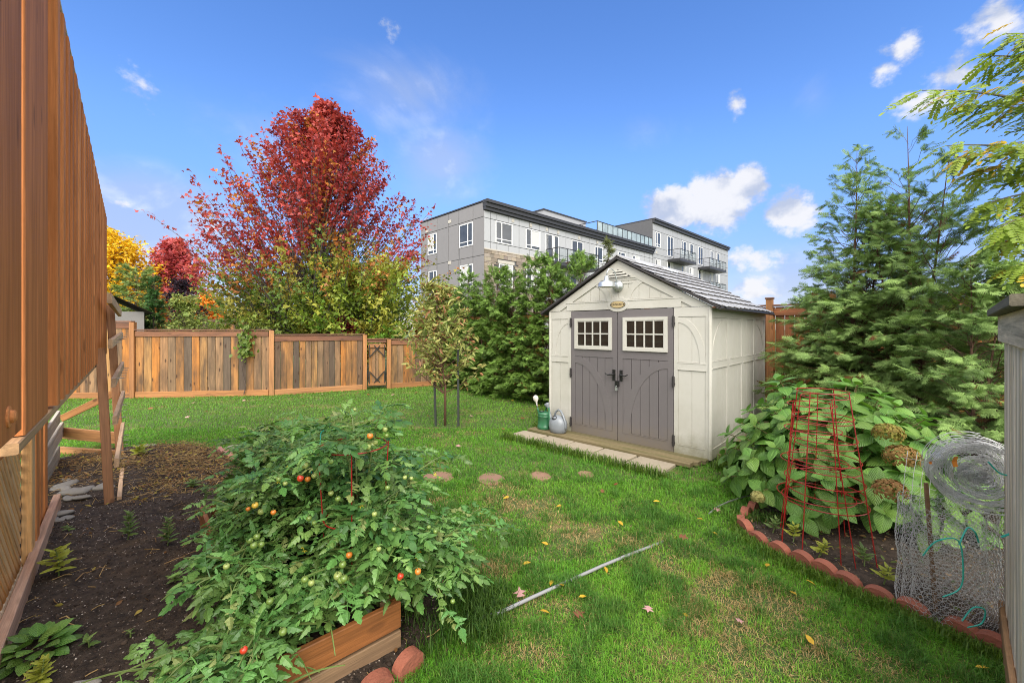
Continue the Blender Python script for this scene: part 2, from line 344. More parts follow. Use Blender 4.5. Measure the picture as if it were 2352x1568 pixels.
# soil bed on the left, ends where the brick edging runs
BR0, BR1 = G(500, 1042), G(1012, 1362)
BED_R = [(-4.06, 5.66), (-.50, 2.68), (-.40, 2.30), (-.62, 1.95), (-.95, 1.45)]
def inpoly(x, y, poly):
    x = np.asarray(x); y = np.asarray(y); r = np.zeros(x.shape, bool); n = len(poly)
    for i in range(n):
        x0, y0 = poly[i]; x1, y1 = poly[(i + 1) % n]
        c = ((y0 > y) != (y1 > y)) & (x < (x1 - x0) * (y - y0) / ((y1 - y0) or 1e-9) + x0); r ^= c
    return r
_e = [D(-.8, 7.7), D(-.75, .6)]
BED_L = BED_R + [(-1.0, .6), (_e[1].x, _e[1].y), (_e[0].x, _e[0].y), (-5.75, 5.75), (-4.7, 5.95)]
RB = [G(1737, 1172), G(1706, 1196), G(1712, 1222), G(1740, 1246), G(1790, 1274), G(1843, 1300), G(1893, 1322), G(1947, 1348), G(2003, 1374), G(2070, 1400), G(2140, 1432), G(2210, 1462), G(2285, 1497), G(2345, 1522)]
BED_RT = [(p.x, p.y) for p in RB] + [(2.75, 2.0), (4.3, 3.6), (6.2, 5.8), (4.9, 7.2), (4.0, 6.2), (3.2, 4.8)]
# ------------------------------------------------------------------ ground
def mat_lawn():
    m, nt, b, o = newmat('lawn_earth'); tc = nn(nt, 'ShaderNodeTexCoord')
    def no(s, d=6.0, off=0): 
        n = nn(nt, 'ShaderNodeTexNoise', Scale=s, Detail=d, Roughness=.65); nt.links.new(tc.outputs['Object'], n.inputs['Vector']); return n.outputs['Fac']
    c = mixc(nt, mrange(nt, no(40.0), .35, .65), (.035, .07, .012), (.10, .14, .03))
    c = mixc(nt, mrange(nt, no(1.6, 8.0), .52, .66, 0, .75), c, (.24, .16, .07))
    nt.links.new(c, b.inputs['Base Color']); b.inputs['Roughness'].default_value = .95
    bp = nn(nt, 'ShaderNodeBump', Strength=.8, Distance=.02); nt.links.new(no(90.0), bp.inputs['Height']); nt.links.new(bp.outputs[0], b.inputs['Normal'])
    return m
ground = MB().add([(-400, -60, -.004), (400, -60, -.004), (400, 900, -.004), (-400, 900, -.004)], [(0, 1, 2, 3)]).build('lawn_ground', mat_lawn())
tag(ground, 'green lawn earth with thin dry patches', kind='structure')
def mat_soil():
    m, nt, b, o = newmat('dark_soil'); tc = nn(nt, 'ShaderNodeTexCoord')
    def no(s, d=6.0): 
        n = nn(nt, 'ShaderNodeTexNoise', Scale=s, Detail=d, Roughness=.7); nt.links.new(tc.outputs['Object'], n.inputs['Vector']); return n.outputs['Fac']
    c = mixc(nt, mrange(nt, no(18.0), .35, .65), (.024, .017, .013), (.085, .060, .043))
    c = mixc(nt, mrange(nt, no(2.2, 8.0), .55, .7, 0, .6), c, (.13, .085, .05))
    sp = nn(nt, 'ShaderNodeTexVoronoi', Scale=70.0); nt.links.new(tc.outputs['Object'], sp.inputs['Vector'])
    k = nn(nt, 'ShaderNodeSeparateXYZ'); nt.links.new(sp.outputs['Color'], k.inputs[0])
    f = nn(nt, 'ShaderNodeMath', operation='MULTIPLY'); nt.links.new(mrange(nt, k.outputs[0], .9, .94), f.inputs[0]); nt.links.new(mrange(nt, sp.outputs['Distance'], .25, .45, 1, 0), f.inputs[1])
    c = mixc(nt, f.outputs[0], c, (.30, .24, .19))
    nt.links.new(c, b.inputs['Base Color']); b.inputs['Roughness'].default_value = .9; b.inputs['Specular IOR Level'].default_value = .25
    bp = nn(nt, 'ShaderNodeBump', Strength=1.0, Distance=.02); nt.links.new(no(60.0, 8.0), bp.inputs['Height']); nt.links.new(bp.outputs[0], b.inputs['Normal'])
    return m
M_SOIL = mat_soil()
HOLE = G(420, 1180)
def soil_h(x, y):
    h = .045 + .05 * (fbm(x, y, .55, 3) - .5) + .035 * (fbm(x, y, .12, 7) - .5) + .010 * (fbm(x, y, .05, 17) - .5)
    r2 = ((x - HOLE.x) / .24) ** 2 + ((y - HOLE.y) / .15) ** 2
    h = h + .05 * np.exp(-r2 / 4) - .13 * np.exp(-r2 * 1.4)
    return np.maximum(h, .002)
def grid_bed(name, poly, hf, step, label):
    P_ = np.array(poly); x0, y0 = P_.min(0); x1, y1 = P_.max(0)
    xs = np.arange(x0, x1 + step, step); ys = np.arange(y0, y1 + step, step); X, Y = np.meshgrid(xs, ys)
    ok = inpoly(X, Y, poly); Z = hf(X, Y); idx = np.arange(X.size).reshape(X.shape)
    q = np.stack([idx[:-1, :-1], idx[:-1, 1:], idx[1:, 1:], idx[1:, :-1]], -1).reshape(-1, 4)
    keep = ok.ravel()[q].any(1); q = q[keep]; used = np.unique(q); mp = np.zeros(X.size, int); mp[used] = np.arange(len(used))
    Z = np.where(ok, Z, .0)
    V = np.stack([X, Y, Z], -1).reshape(-1, 3)[used]
    return tag(link(name, np_mesh(name, V, None, mp[q], smooth=True), M_SOIL), label, kind='structure')
grid_bed('vegetable_bed_soil', BED_L, soil_h, .028, 'dark bare garden soil beside the deck')
grid_bed('flower_bed_soil', BED_RT, lambda x, y: .03 + .05 * (fbm(x, y, .3, 9) - .5) + .02 * (fbm(x, y, .06, 4) - .5), .05, 'dark soil of the edged flower bed')
# ------------------------------------------------------------------ shed
CREAM = mat_basic('cream_resin', (.485, .47, .42), .5, .04, 3, .04, 120, splash=(.17, .16, .085), dirt=(.25, .235, .16), dirt_s=1.1, dirt_a=.4)
GREYD = mat_basic('grey_resin', (.135, .122, .124), .45, .06, 3, .04, 120, splash=(.17, .14, .10), dirt=(.25, .22, .2), dirt_s=1.4, dirt_a=.12)
DARKM = mat_basic('dark_resin', (.03, .026, .026), .5, .1)
BLACK = mat_basic('black_metal', (.012, .012, .012), .35, .1, spec=.6)
SHING = mat_basic('grey_shingle', (.31, .305, .30), .6, .16, 5, .3, 45, dirt=(.42, .42, .43), dirt_s=5, dirt_a=.4)
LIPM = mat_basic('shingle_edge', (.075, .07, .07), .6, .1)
GALV = mat_basic('galvanised_metal', (.52, .55, .55), .38, .08, 9, .05, metallic=.75)
SHGL = mat_glass('shed_glass', (.022, .019, .015), .05)
shed = thing('garden_shed', 'cream resin garden shed with grey double doors', 'shed', SH0, RZS)
ZE, ZR = 1.985, 2.70                     # wall top at the sides, underside of the ridge
def panel(b, x0, x1, z0, z1, y, t): b.box(x0, x1, y, y + t, z0, z1)
def arc_band(b, cx, cz, rx, rz, a0, a1, w, y, t, n=14, clip=None):
    """curved brace: elliptic band in the wall plane"""
    o, i = [], []
    for k in range(n + 1):
        a = math.radians(a0 + (a1 - a0) * k / n); c, s = math.cos(a), math.sin(a)
        o.append((cx + c * rx, cz + s * rz)); i.append((cx + c * (rx - w), cz + s * (rz - w)))
    if clip: o = [clip(*p) for p in o]; i = [clip(*p) for p in i]
    for k in range(n):
        poly = [o[k], o[k + 1], i[k + 1], i[k]]
        if abs(sum(poly[j][0] * poly[(j + 1) % 4][1] - poly[(j + 1) % 4][0] * poly[j][1] for j in range(4))) < 1e-6: continue
        b.prism(poly, t, Matrix.Translation((0, y, 0)))
def wall_panel(x0, x1, z0, z1, zm, arc, planks, tilt=None):
    """one moulded wall panel on the front plane y=0, frame proud and planks set back"""
    b = MB(); f = .05
    b.box(x0, x1, .006, .05, z0, z1)                                      # backing planks
    n = planks; pw = (x1 - x0 - 2 * f) / n
    for zz0, zz1 in ((z0 + .13, zm - .05), (zm + .05, z1 - .12)):
        for k in range(n): b.box(x0 + f + k * pw + .004, x0 + f + (k + 1) * pw - .004, 0.001, .006, zz0 + .004, zz1 - .004)
    for xa, xb in ((x0, x0 + f), (x1 - f, x1)): b.box(xa, xb, -.008, .006, z0, z1)
    for za, zb in ((z0, z0 + .13), (z1 - .12, z1), (zm - .05, zm + .05)): b.box(x0 + f, x1 - f, -.008, .0062, za, zb)
    for za in (z0 + .13, zm + .05): b.box(x0 + f, x1 - f, -.012, -.008, za - .012, za)      # raised lips
    b.box(x0 + f, x1 - f, -.012, -.008, zm - .05, zm - .038)
    if arc:
        w = x1 - x0 - 2 * f; h = z1 - .12 - zm - .05
        cx = x0 + f if arc > 0 else x1 - f
        a0, a1 = (0, 90) if arc > 0 else (90, 180)
        arc_band(b, cx, zm + .05, w - .003, h - .003, a0, a1, .075, -.005, .006)
    return b
b = wall_panel(0, .438, .05, ZE - .005, 1.21, -1, 2); b.build('front_panel', CREAM, shed)
b = wall_panel(2.095, SW, .05, ZE - .005, 1.21, 1, 2); b.build('front_panel', CREAM, shed)
# side walls: four moulded panels, arcs at both ends
def side(xw, flip):
    b = MB(); n = 4; w = SL / n
    for k in range(n):
        arc = -1 if k == 0 else (1 if k == n - 1 else 0)
        pb = wall_panel(k * w, (k + 1) * w, .05, ZE - .02, 1.24, arc, 3); b.add(pb.v, pb.f)
    return b
Mr = RM[shed.name] @ Matrix.Translation((SW, 0, 0)) @ Matrix.Rotation(math.radians(90), 4, 'Z')
me = side(0, 0).mesh('side_wall', CREAM); link('side_wall', me, None, shed, Mr)
link('side_wall', me, None, shed, RM[shed.name] @ Matrix.Translation((0, SL, 0)) @ Matrix.Rotation(math.radians(-90), 4, 'Z'))
MB().box(.05, SW - .05, SL - .05, SL - .003, .05, ZE).build('back_wall', CREAM, shed)
MB().box(.003, SW - .003, .052, SL - .052, .012, .062).build('floor_base', DARKM, shed)
b = MB()                                                                 # corner posts
for x in (0, SW):
    b = MB().tube([(x + (.012 if x == 0 else -.012), .012, .05), (x + (.012 if x == 0 else -.012), .012, ZE - .003)], .028, 10); b.build('corner_post', CREAM, shed)
# gable
SLP = (ZR - ZE) / (SW / 2)
gz = lambda x: ZE + SLP * min(x, SW - x)
b = MB(); b.prism([(0, ZE), (SW, ZE), (SW / 2, ZR)], .04, Matrix.Translation((0, .008, 0)))
npk = 16; pw = SW / npk
for k in range(npk):
    x0, x1 = k * pw + .004, (k + 1) * pw - .004
    if gz(x0) - .16 < ZE + .17 and gz(x1) - .16 < ZE + .17: continue
    zt0, zt1 = max(gz(x0) - .15, ZE + .16), max(gz(x1) - .15, ZE + .16)
    b.prism([(x0, ZE + .14), (x1, ZE + .14), (x1, zt1), (x0, zt0)], .0062, Matrix.Translation((0, .002, 0)))
for (xa, xb) in ((0, SW / 2), (SW, SW / 2)):                                # raking boards
    za, zb = gz(xa), gz(xb); poly = [(xa, za + .002), (xb, zb + .002), (xb, zb - .13), (xa + (.22 if xa == 0 else -.22), za + .002)]
    if xa: poly = poly[::-1]
    b.prism(poly, .022, Matrix.Translation((0, -.012, 0)))
b.box(.36, SW - .36, -.014, .009, ZE + .002, ZE + .13)                     # rail over the doors
b.box(.35, SW - .35, -.02, -.013, ZE + .118, ZE + .135)
b.prism([(SW / 2 + .17 * math.cos(t), ZE + .07 + .105 * math.sin(t)) for t in np.linspace(0, 2 * math.pi, 29)[:-1]], .02, Matrix.Translation((0, -.0185, 0)))
arc_band(b, .53, ZE + .13, .64, .40, 0, 52, .085, -.006, .009)
arc_band(b, SW - .53, ZE + .13, .64, .40, 128, 180, .085, -.006, .009)
zl = ZR - .27                                                            # rails under the louvred vent
b.box(SW / 2 - .34, SW / 2 + .34, -.0065, .009, zl - .075, zl - .05); b.box(SW / 2 - .30, SW / 2 + .30, -.0068, .009, zl - .03, zl)
b.build('gable_panel', CREAM, shed)
b = MB()
q = .28
tri = [(SW / 2 - q * 1.05, zl), (SW / 2 + q * 1.05, zl), (SW / 2, zl + q * .60)]
b.prism(tri, .03, Matrix.Translation((0, -.017, 0))); v = b.build('gable_vent', CREAM, shed)
b = MB(); s_ = .72; c_ = (SW / 2, zl + q * .22)
b.prism([(c_[0] + (x - c_[0]) * s_, c_[1] + (z - c_[1]) * s_) for x, z in tri], .01, Matrix.Translation((0, -.020, 0)))
link('vent_recess', b.mesh('vent_recess', DARKM), None, v, RM[shed.name])
for k in range(3):
    z0 = zl + .028 + k * .038; hw = (zl + q * .60 - z0) * 1.75 * .66
    b = MB().add([(SW/2 - hw, -.035, z0), (SW/2 + hw, -.035, z0), (SW/2 + hw, -.021, z0 + .022), (SW/2 - hw, -.021, z0 + .022), (SW/2 - hw, -.031, z0 - .004), (SW/2 + hw, -.031, z0 - .004)], [(0, 1, 2, 3), (4, 5, 1, 0)])
    link('louvre', b.mesh('louvre', CREAM), None, v, RM[shed.name])
# roof
OV, FR = .115, .055
SLR = SLP; zrt = ZR + .055
def roof_pt(u, y, side, lift=0):   # u: distance from ridge along plan
    return Vector((SW / 2 + side * u, y, zrt - SLR * u + lift))
UE = SW / 2 + OV
roofp = None
b = MB()
for sd_ in (-1, 1):
    for yy in (0,):
        a = [roof_pt(0, -FR, sd_, -.03), roof_pt(UE, -FR, sd_, -.03), roof_pt(UE, SL + FR, sd_, -.03), roof_pt(0, SL + FR, sd_, -.03)]
        t = [p + Vector((0, 0, .026)) for p in a]
        b.add(a + t, [(0, 1, 2, 3)[::sd_], (4, 5, 6, 7)[::-sd_], (0, 1, 5, 4)[::-sd_], (1, 2, 6, 5)[::-sd_], (2, 3, 7, 6)[::-sd_], (3, 0, 4, 7)[::-sd_]])
roofp = b.build('roof', DARKM, shed)
rng = np.random.default_rng(5)
NR = 8; rh = UE / NR; NC = 11; cw = (SL + 2 * FR) / NC
for sd_ in (-1, 1):
    for r in range(NR):
        off = (r % 2) * .5
        for c in range(-1, NC + 1):
            y0 = -FR + (c + off) * cw; y1 = y0 + cw; y0 = max(y0, -FR - .004); y1 = min(y1, SL + FR)
            if y1 - y0 < .06: continue
            u0, u1 = r * rh - .004, (r + 1) * rh + .022
            j = rng.uniform(-.012, .012); l0 = .004; l1 = .028
            b = MB(); ym = (y0 + y1) / 2; n = 4; top = []; bot = []
            for k in range(n + 1):
                y = y0 + .003 + (y1 - y0 - .006) * k / n; wv = .014 * math.sin(k * math.pi / n * 2 + r) + j
                top.append(roof_pt(max(u0, 0), y, sd_, l0)); bot.append(roof_pt(u1 + wv, y, sd_, l1))
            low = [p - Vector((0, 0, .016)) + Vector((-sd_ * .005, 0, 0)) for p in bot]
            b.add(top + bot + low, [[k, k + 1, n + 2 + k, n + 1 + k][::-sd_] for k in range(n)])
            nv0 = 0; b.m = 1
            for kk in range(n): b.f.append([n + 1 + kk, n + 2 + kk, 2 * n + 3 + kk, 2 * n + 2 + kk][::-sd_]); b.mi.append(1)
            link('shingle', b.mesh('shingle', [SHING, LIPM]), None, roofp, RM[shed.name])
M_SKYL = mat_basic('translucent_white_plastic', (.62, .66, .70), .3, .05)
for y0, y1 in ((.42, .80), (1.42, 1.80)):
    b = MB(); a = [roof_pt(.03, y0, 1, .03), roof_pt(.03 + .15, y0 + .02, 1, .042), roof_pt(.03 + .15, y1 - .02, 1, .042), roof_pt(.03, y1, 1, .03)]
    lo = [p - Vector((0, 0, .025)) for p in a]
    b.add(a + lo, [(0, 1, 2, 3), (0, 4, 5, 1), (1, 5, 6, 2), (2, 6, 7, 3)]); link('skylight_strip', b.mesh('skylight_strip', M_SKYL), None, roofp, RM[shed.name])
b = MB()                                                                 # ridge cap and edge trim
NQ = 8
for k in range(NQ):
    y0 = -FR + (SL + 2 * FR) * k / NQ; y1 = y0 + (SL + 2 * FR) / NQ - .006
    for sd_ in (-1, 1):
        a = [roof_pt(0, y0, sd_, .036), roof_pt(.075, y0, sd_, .030), roof_pt(.075, y1, sd_, .030), roof_pt(0, y1, sd_, .036)]
        lo = [p - Vector((0, 0, .02)) for p in a]; b.add(a + lo, [(0, 1, 2, 3)[::-sd_ * -1], (1, 5, 6, 2), (0, 4, 5, 1), (2, 6, 7, 3)])
link('ridge_cap', b.mesh('ridge_cap', SHING), None, roofp, RM[shed.name])
b = MB()
for y in (-FR - .012, SL + FR):
    for sd_ in (-1, 1):
        a, c = roof_pt(0, y, sd_, 0), roof_pt(UE + .01, y, sd_, 0)
        b.bar(a + Vector((0, .006, -.018)), c + Vector((0, .006, -.004)), .014, .030)
for sd_ in (-1, 1):
    b.tube([roof_pt(UE + .012, -FR, sd_, -.015), roof_pt(UE + .012, SL + FR, sd_, -.015)], .02, 8)
link('edge_trim', b.mesh('edge_trim', DARKM), None, roofp, RM[shed.name])
# doors
DZ0, DZ1 = .065, ZE - .01
def door(x0, x1, sgn):
    b = MB(); zb, zt = .20, 1.27; f = .075; yb = .004
    b.box(x0, x1, yb + .012, .046, DZ0, DZ1)
    b.box(x0, x0 + f, -.010, yb + .012, DZ0, DZ1); b.box(x1 - f, x1, -.010, yb + .012, DZ0, DZ1)
    b.box(x0 + f, x1 - f, -.010, yb + .0122, DZ0, zb); b.box(x0 + f, x1 - f, -.010, yb + .0122, zt, DZ1)
    b.box(x0 + f, x1 - f, -.0135, -.010, zb - .012, zb)
    n = 5; pw = (x1 - x0 - 2 * f) / n
    for k in range(n): b.box(x0 + f + k * pw + .0035, x0 + f + (k + 1) * pw - .0035, -.003, yb + .012, zb + .003, zt - .003)
    w = x1 - x0 - 2 * f; h = zt - zb
    if sgn > 0: arc_band(b, x0 + f, zb, w - .003, h - .003, 0, 90, .105, -.0092, .0065, 22)
    else: arc_band(b, x1 - f, zb, w - .003, h - .003, 90, 180, .105, -.0092, .0065, 22)
    d = b.build('door', GREYD, shed)
    wx0, wx1, wz0, wz1 = x0 + .075, x1 - .085, 1.385, 1.865
    if sgn < 0: wx0, wx1 = x0 + .085, x1 - .075
    b = MB(); q = .045
    b.box(wx0, wx0 + q, -.034, -.0102, wz0, wz1); b.box(wx1 - q, wx1, -.034, -.0102, wz0, wz1)
    b.box(wx0 + q, wx1 - q, -.034, -.0102, wz0, wz0 + q); b.box(wx0 + q, wx1 - q, -.034, -.0102, wz1 - q, wz1)
    e = .012
    for xa, xb, za, zb_ in ((wx0 + q, wx0 + q + e, wz0 + q, wz1 - q), (wx1 - q - e, wx1 - q, wz0 + q, wz1 - q), (wx0 + q + e, wx1 - q - e, wz0 + q, wz0 + q + e), (wx0 + q + e, wx1 - q - e, wz1 - q - e, wz1 - q)):
        b.box(xa, xb, -.027, -.0103, za, zb_)
    gx0, gx1, gz0, gz1 = wx0 + q + e, wx1 - q - e, wz0 + q + e, wz1 - q - e
    for k in (1, 2, 3): xx = gx0 + (gx1 - gx0) * k / 4; b.box(xx - .009, xx + .009, -.030, -.0104, gz0, gz1)
    zm = (gz0 + gz1) / 2
    for k in range(4): b.box(gx0 + (gx1 - gx0) * k / 4 + (.009 if k else 0), gx0 + (gx1 - gx0) * (k + 1) / 4 - (.009 if k < 3 else 0), -.029, -.0105, zm - .009, zm + .009)
    link('window_frame', b.mesh('window_frame', CREAM), None, d, RM[shed.name])
    for k in range(4):
        for r in range(2):
            xa = gx0 + (gx1 - gx0) * k / 4 + .009; xb = gx0 + (gx1 - gx0) * (k + 1) / 4 - .009
            za, zb_ = (gz0, zm - .009) if r == 0 else (zm + .009, gz1)
            link('pane', MB().box(xa - .004, xb + .004, -.018, -.0108, za - .004, zb_ + .004).mesh('pane', SHGL), None, d, RM[shed.name])
    # handle plate with lever
    hx = x1 - .052 if sgn > 0 else x0 + .052
    b = MB(); b.box(hx - .022, hx + .022, -.022, -.0101, .94, 1.10)
    b.tube([(hx, -.02, 1.03), (hx, -.055, 1.03), (hx - sgn * .03, -.06, 1.028), (hx - sgn * .08, -.06, 1.02), (hx - sgn * .11, -.06, 1.035), (hx - sgn * .125, -.058, 1.04)], [.016, .014, .011, .009, .008, .008], 8)
    b.lathe([(.02, 0), (.02, .01), (0, .012)], 12, Matrix.Translation((hx, -.022, 1.03)) @ Matrix.Rotation(math.radians(90), 4, 'X'))
    link('handle', b.mesh('handle', BLACK), None, d, RM[shed.name])
    hx = x0 - .004 if sgn > 0 else x1 + .004
    for z in (.22, 1.0, 1.80):
        b = MB(); b.box(hx - .014, hx + .014, -.028, -.0098, z - .065, z + .065); b.tube([(hx, -.03, z - .075), (hx, -.03, z + .075)], .011, 8)
        b.box(hx - .02, hx + .02, -.026, -.0097, z - .04, z - .02); link('hinge', b.mesh('hinge', DARKM), None, d, RM[shed.name])
    return d
door(.446, 1.262, 1); door(1.274, 2.087, -1)
b = MB().box(.44, 2.09, .047, .051, .06, ZE - .002); b.build('door_opening', DARKM, shed)
pl = thing('padlock', 'small silver padlock hanging from the shed door latch', 'padlock', S(1.268, -.03, .80), RZS)
b = MB(); b.box(-.016, .016, -.03, -.012, 0, .042); b.build('lock_body', GALV, pl)
b = MB(); b.tube([(-.01, -.021, .04), (-.01, -.021, .06), (-.006, -.021, .07), (.006, -.021, .07), (.01, -.021, .06), (.01, -.021, .04)], .0032, 6); b.build('shackle', GALV, pl)
MB().box(-.025, .03, -.02, .02, .06, .14).build('latch', BLACK, pl)
# emblem
EMB = mat_basic('tan_plastic', (.42, .32, .16), .4, .1); 
em = thing('name_plate', 'oval tan maker plate above the shed doors', 'sign', S(SW / 2, -.019, ZE + .07), RZS)
ell = lambda s: [(s * .122 * math.cos(t), s * .052 * math.sin(t)) for t in np.linspace(0, 2 * math.pi, 33)[:-1]]
MB().prism(ell(1), .008, Matrix.Translation((0, -.008, 0))).build('rim', BLACK, em)
MB().prism(ell(.93), .004, Matrix.Translation((0, -.012, 0))).build('plate', EMB, em)
b = MB()
for sx in (-1, 1): b.prism([(sx * .112, 0), (sx * .088, .018), (sx * .096, 0), (sx * .088, -.018)][::(1 if sx < 0 else -1)], .003, Matrix.Translation((0, -.0148, 0)))
b.build('end_mark', BLACK, em)
cu = bpy.data.curves.new('lettering', 'FONT'); cu.body = 'SUNCAST'; cu.size = .038; cu.extrude = .0012; cu.align_x = 'CENTER'; cu.align_y = 'CENTER'; cu.shear = .12
to = bpy.data.objects.new('lettering_curve', cu); COL.objects.link(to); lm = bpy.data.meshes.new_from_object(to.evaluated_get(bpy.context.evaluated_depsgraph_get())); bpy.data.objects.remove(to)
link('lettering', lm, BLACK, em, RM[em.name] @ Matrix.Translation((0, -.0135, 0)) @ Matrix.Rotation(math.radians(90), 4, 'X'))
# lamp
lamp = thing('gooseneck_lamp', 'galvanised gooseneck barn lamp on the shed gable', 'lamp', S(SW / 2, -.012, ZE + .34), RZS)
Rx = Matrix.Rotation(math.radians(90), 4, 'X')
MB().lathe([(.0, .05), (.05, .05), (.058, .045), (.06, .028), (.078, .024), (.082, .0), (.082, -.004)], 24, Rx).build('wall_plate', GALV, lamp, smooth=True)
MB().tube([(0, -.04, .03), (0, -.055, .12), (-.01, -.08, .20), (-.03, -.13, .245), (-.05, -.18, .235), (-.062, -.205, .19), (-.065, -.21, .13)], .0085, 8).build('arm', GALV, lamp, smooth=True)
prof = [(0, .14), (.026, .14), (.03, .125), (.034, .085), (.05, .07), (.105, .05), (.118, .028), (.12, -.012), (.128, -.016), (.128, -.02), (.112, -.016), (.10, .03), (.03, .06), (0, .06)]
MB().lathe(prof, 28, Matrix.Translation((-.065, -.21, -.005))).build('shade', GALV, lamp, smooth=True)
# ------------------------------------------------------------------ platform, pavers
MOSS = mat_wood('mossy_timber', [(.16, .12, .06), (.19, .15, .08), (.13, .11, .055)], .8, (.07, .085, .02), .8, .2, spec=.2)
plat = thing('timber_step', 'mossy weathered timber step along the front of the shed', 'step', S(SW / 2 - .1, -.15), RZS)
for k in range(3): plank('board', S(-.17, -.06 - k * .125, .038), S(SW - .02 - .05 * k, -.06 - k * .125, .038), .115, .05, (0, 0, 1), MOSS, plat)
plank('bearer', S(-.05, .2, .03), S(SW - .05, .2, .03), .3, .05, (0, 0, 1), MOSS, plat)
sidep = thing('foundation_beam', 'dark timber beam under the right side wall of the shed', 'beam', S(SW, 1.4), RZS)
plank('beam', S(SW + .02, .25, .035), S(SW + .02, SL, .035), .09, .07, (0, 0, 1), MOSS, sidep)
PAV = mat_basic('sandstone_paver', (.31, .26, .19), .85, .12, 5, .4, 60, dirt=(.16, .13, .09), dirt_s=3, dirt_a=.6)
ppos = ['end nearest the watering cans', 'second from the watering cans', 'third from the watering cans', 'fourth from the watering cans', 'end farthest from the watering cans']
for k in range(5):
    o = thing('paving_slab', 'tan square paving slab in the row before the shed step, ' + ppos[k], 'paver', S(-.23 + k * .5 + .25, -.62), RZS + random.uniform(-.02, .02), 'paving slabs before the shed')
    b = MB(); s = .24; jit = [random.uniform(-.012, .012) for _ in range(8)]; z = .035 + random.uniform(-.004, .004)
    c = [(-s + jit[0], -s + .03 + jit[1]), (s + jit[2], -s + .03 + jit[3]), (s + jit[4], s + jit[5]), (-s + jit[6], s + jit[7])]
    t = [(x * .95, y * .95) for x, y in c]
    b.add([(x, y, -.02) for x, y in c] + [(x, y, z - .008) for x, y in c] + [(x, y, z) for x, y in t], [(0, 1, 5, 4), (1, 2, 6, 5), (2, 3, 7, 6), (3, 0, 4, 7), (4, 5, 9, 8), (5, 6, 10, 9), (6, 7, 11, 10), (7, 4, 8, 11), (8, 9, 10, 11)]); b.build('slab', PAV, o)
REDP = mat_basic('red_paver', (.25, .14, .09), .85, .15, 5, .4, 60, dirt=(.14, .10, .06), dirt_s=4, dirt_a=.4)
steps = [(1128, 1100, .165, 'reddish stepping stone in the lawn with dead grass along its far edge', REDP), (1240, 1093, .13, 'reddish stepping stone half sunk in grass nearer the shed', REDP), (1345, 1089, .095, 'mostly overgrown stepping stone just before the slab row', REDP), (1005, 1096, .18, 'stepping stone in the lawn beside the tomato leaves', REDP),
         (322, 1030, .2, 'pale stepping stone behind the dried plants of the soil bed', PAV), (545, 1027, .17, 'pale stepping stone just beyond the pink brick edging', PAV)]
STEPS = []
for px, py, s, lab, mt in steps:
    g = G(px, py); o = thing('stepping_stone', lab, 'stepping stone', g, RZS + random.uniform(-.2, .2), 'stepping stones in the lawn'); STEPS.append((g.x, g.y, s))
    c = [(s * 1.1 * math.cos(a + .1) * random.uniform(.9, 1.08), s * math.sin(a) * random.uniform(.9, 1.08)) for a in np.linspace(0, 2 * math.pi, 11)[:-1]]
    n = len(c); b = MB(); b.add([(x, y, -.02) for x, y in c] + [(x, y, .008) for x, y in c] + [(x * .93, y * .93, .013) for x, y in c], [(i, (i + 1) % n, n + (i + 1) % n, n + i) for i in range(n)] + [(n + i, n + (i + 1) % n, 2 * n + (i + 1) % n, 2 * n + i) for i in range(n)] + [[2 * n + i for i in range(n)]]); b.build('stone', mt, o)
# ------------------------------------------------------------------ watering cans
GCAN = mat_basic('green_plastic', (.03, .13, .06), .35, .08, 4, .04); SCAN = mat_basic('grey_plastic', (.20, .22, .24), .33, .06, 4, .04); PALE = mat_basic('pale_plastic', (.62, .58, .52), .5, .05); CHRM = mat_basic('steel_tube', (.35, .33, .31), .3, .1, metallic=.8)
c0 = S(.03, -.19, .063)
can = thing('watering_can', 'green watering can with pale rose beside the shed corner', 'watering can', c0, RZS)
MB().lathe([(0, 0), (.112, 0), (.122, .012), (.122, .05), (.118, .055), (.114, .06), (.112, .20), (.118, .205), (.118, .215), (.112, .22), (.112, .235), (.116, .24), (.116, .25), (.10, .275), (.05, .285), (.048, .275), (.03, .24)], 28, None, .95, .8).build('body', GCAN, can, smooth=True)
MB().lathe([(.046, .286), (.03, .26), (0, .255)], 20, Matrix.Translation((-.02, -.03, .002))).build('opening', BLACK, can, smooth=True)
MB().tube([(-.02, .06, .27), (0, .07, .34), (.06, .05, .355), (.11, .0, .29), (.135, -.03, .2), (.138, -.03, .1), (.115, -.02, .055)], [.016, .014, .014, .014, .015, .016, .016], 10).build('handle', GCAN, can, smooth=True)
MB().tube([(-.10, .0, .21), (-.118, -.01, .30), (-.125, -.015, .33)], [.02, .016, .014], 10).build('spout', GCAN, can, smooth=True)
MB().tube([(-.124, -.014, .32), (-.138, -.02, .40)], .012, 10).build('spout_tube', CHRM, can, smooth=True)
Mx = Matrix.Translation((-.138, -.02, .40)) @ Matrix.Rotation(math.radians(-14), 4, 'Y')
MB().lathe([(.014, 0), (.016, .02), (.045, .06), (.05, .085), (.048, .11), (.02, .135), (0, .138)], 18, Mx, 1, .75).build('rose', PALE, can, smooth=True)
can2 = thing('watering_can', 'rounded grey watering can in front of the shed door', 'watering can', S(.335, -.215, .063), RZS)
MB().lathe([(0, 0), (.118, .0), (.14, .015), (.155, .08), (.158, .13), (.148, .18), (.12, .225), (.08, .255), (.03, .27), (0, .272)], 30, None, 1, .78).build('body', SCAN, can2, smooth=True)
MB().lathe([(.05, 0), (.044, .012), (.040, .004), (0, -.001)], 20, Matrix.Translation((-.015, -.075, .238)) @ Matrix.Rotation(math.radians(38), 4, 'X'), 1, .8).build('opening', BLACK, can2, smooth=True)
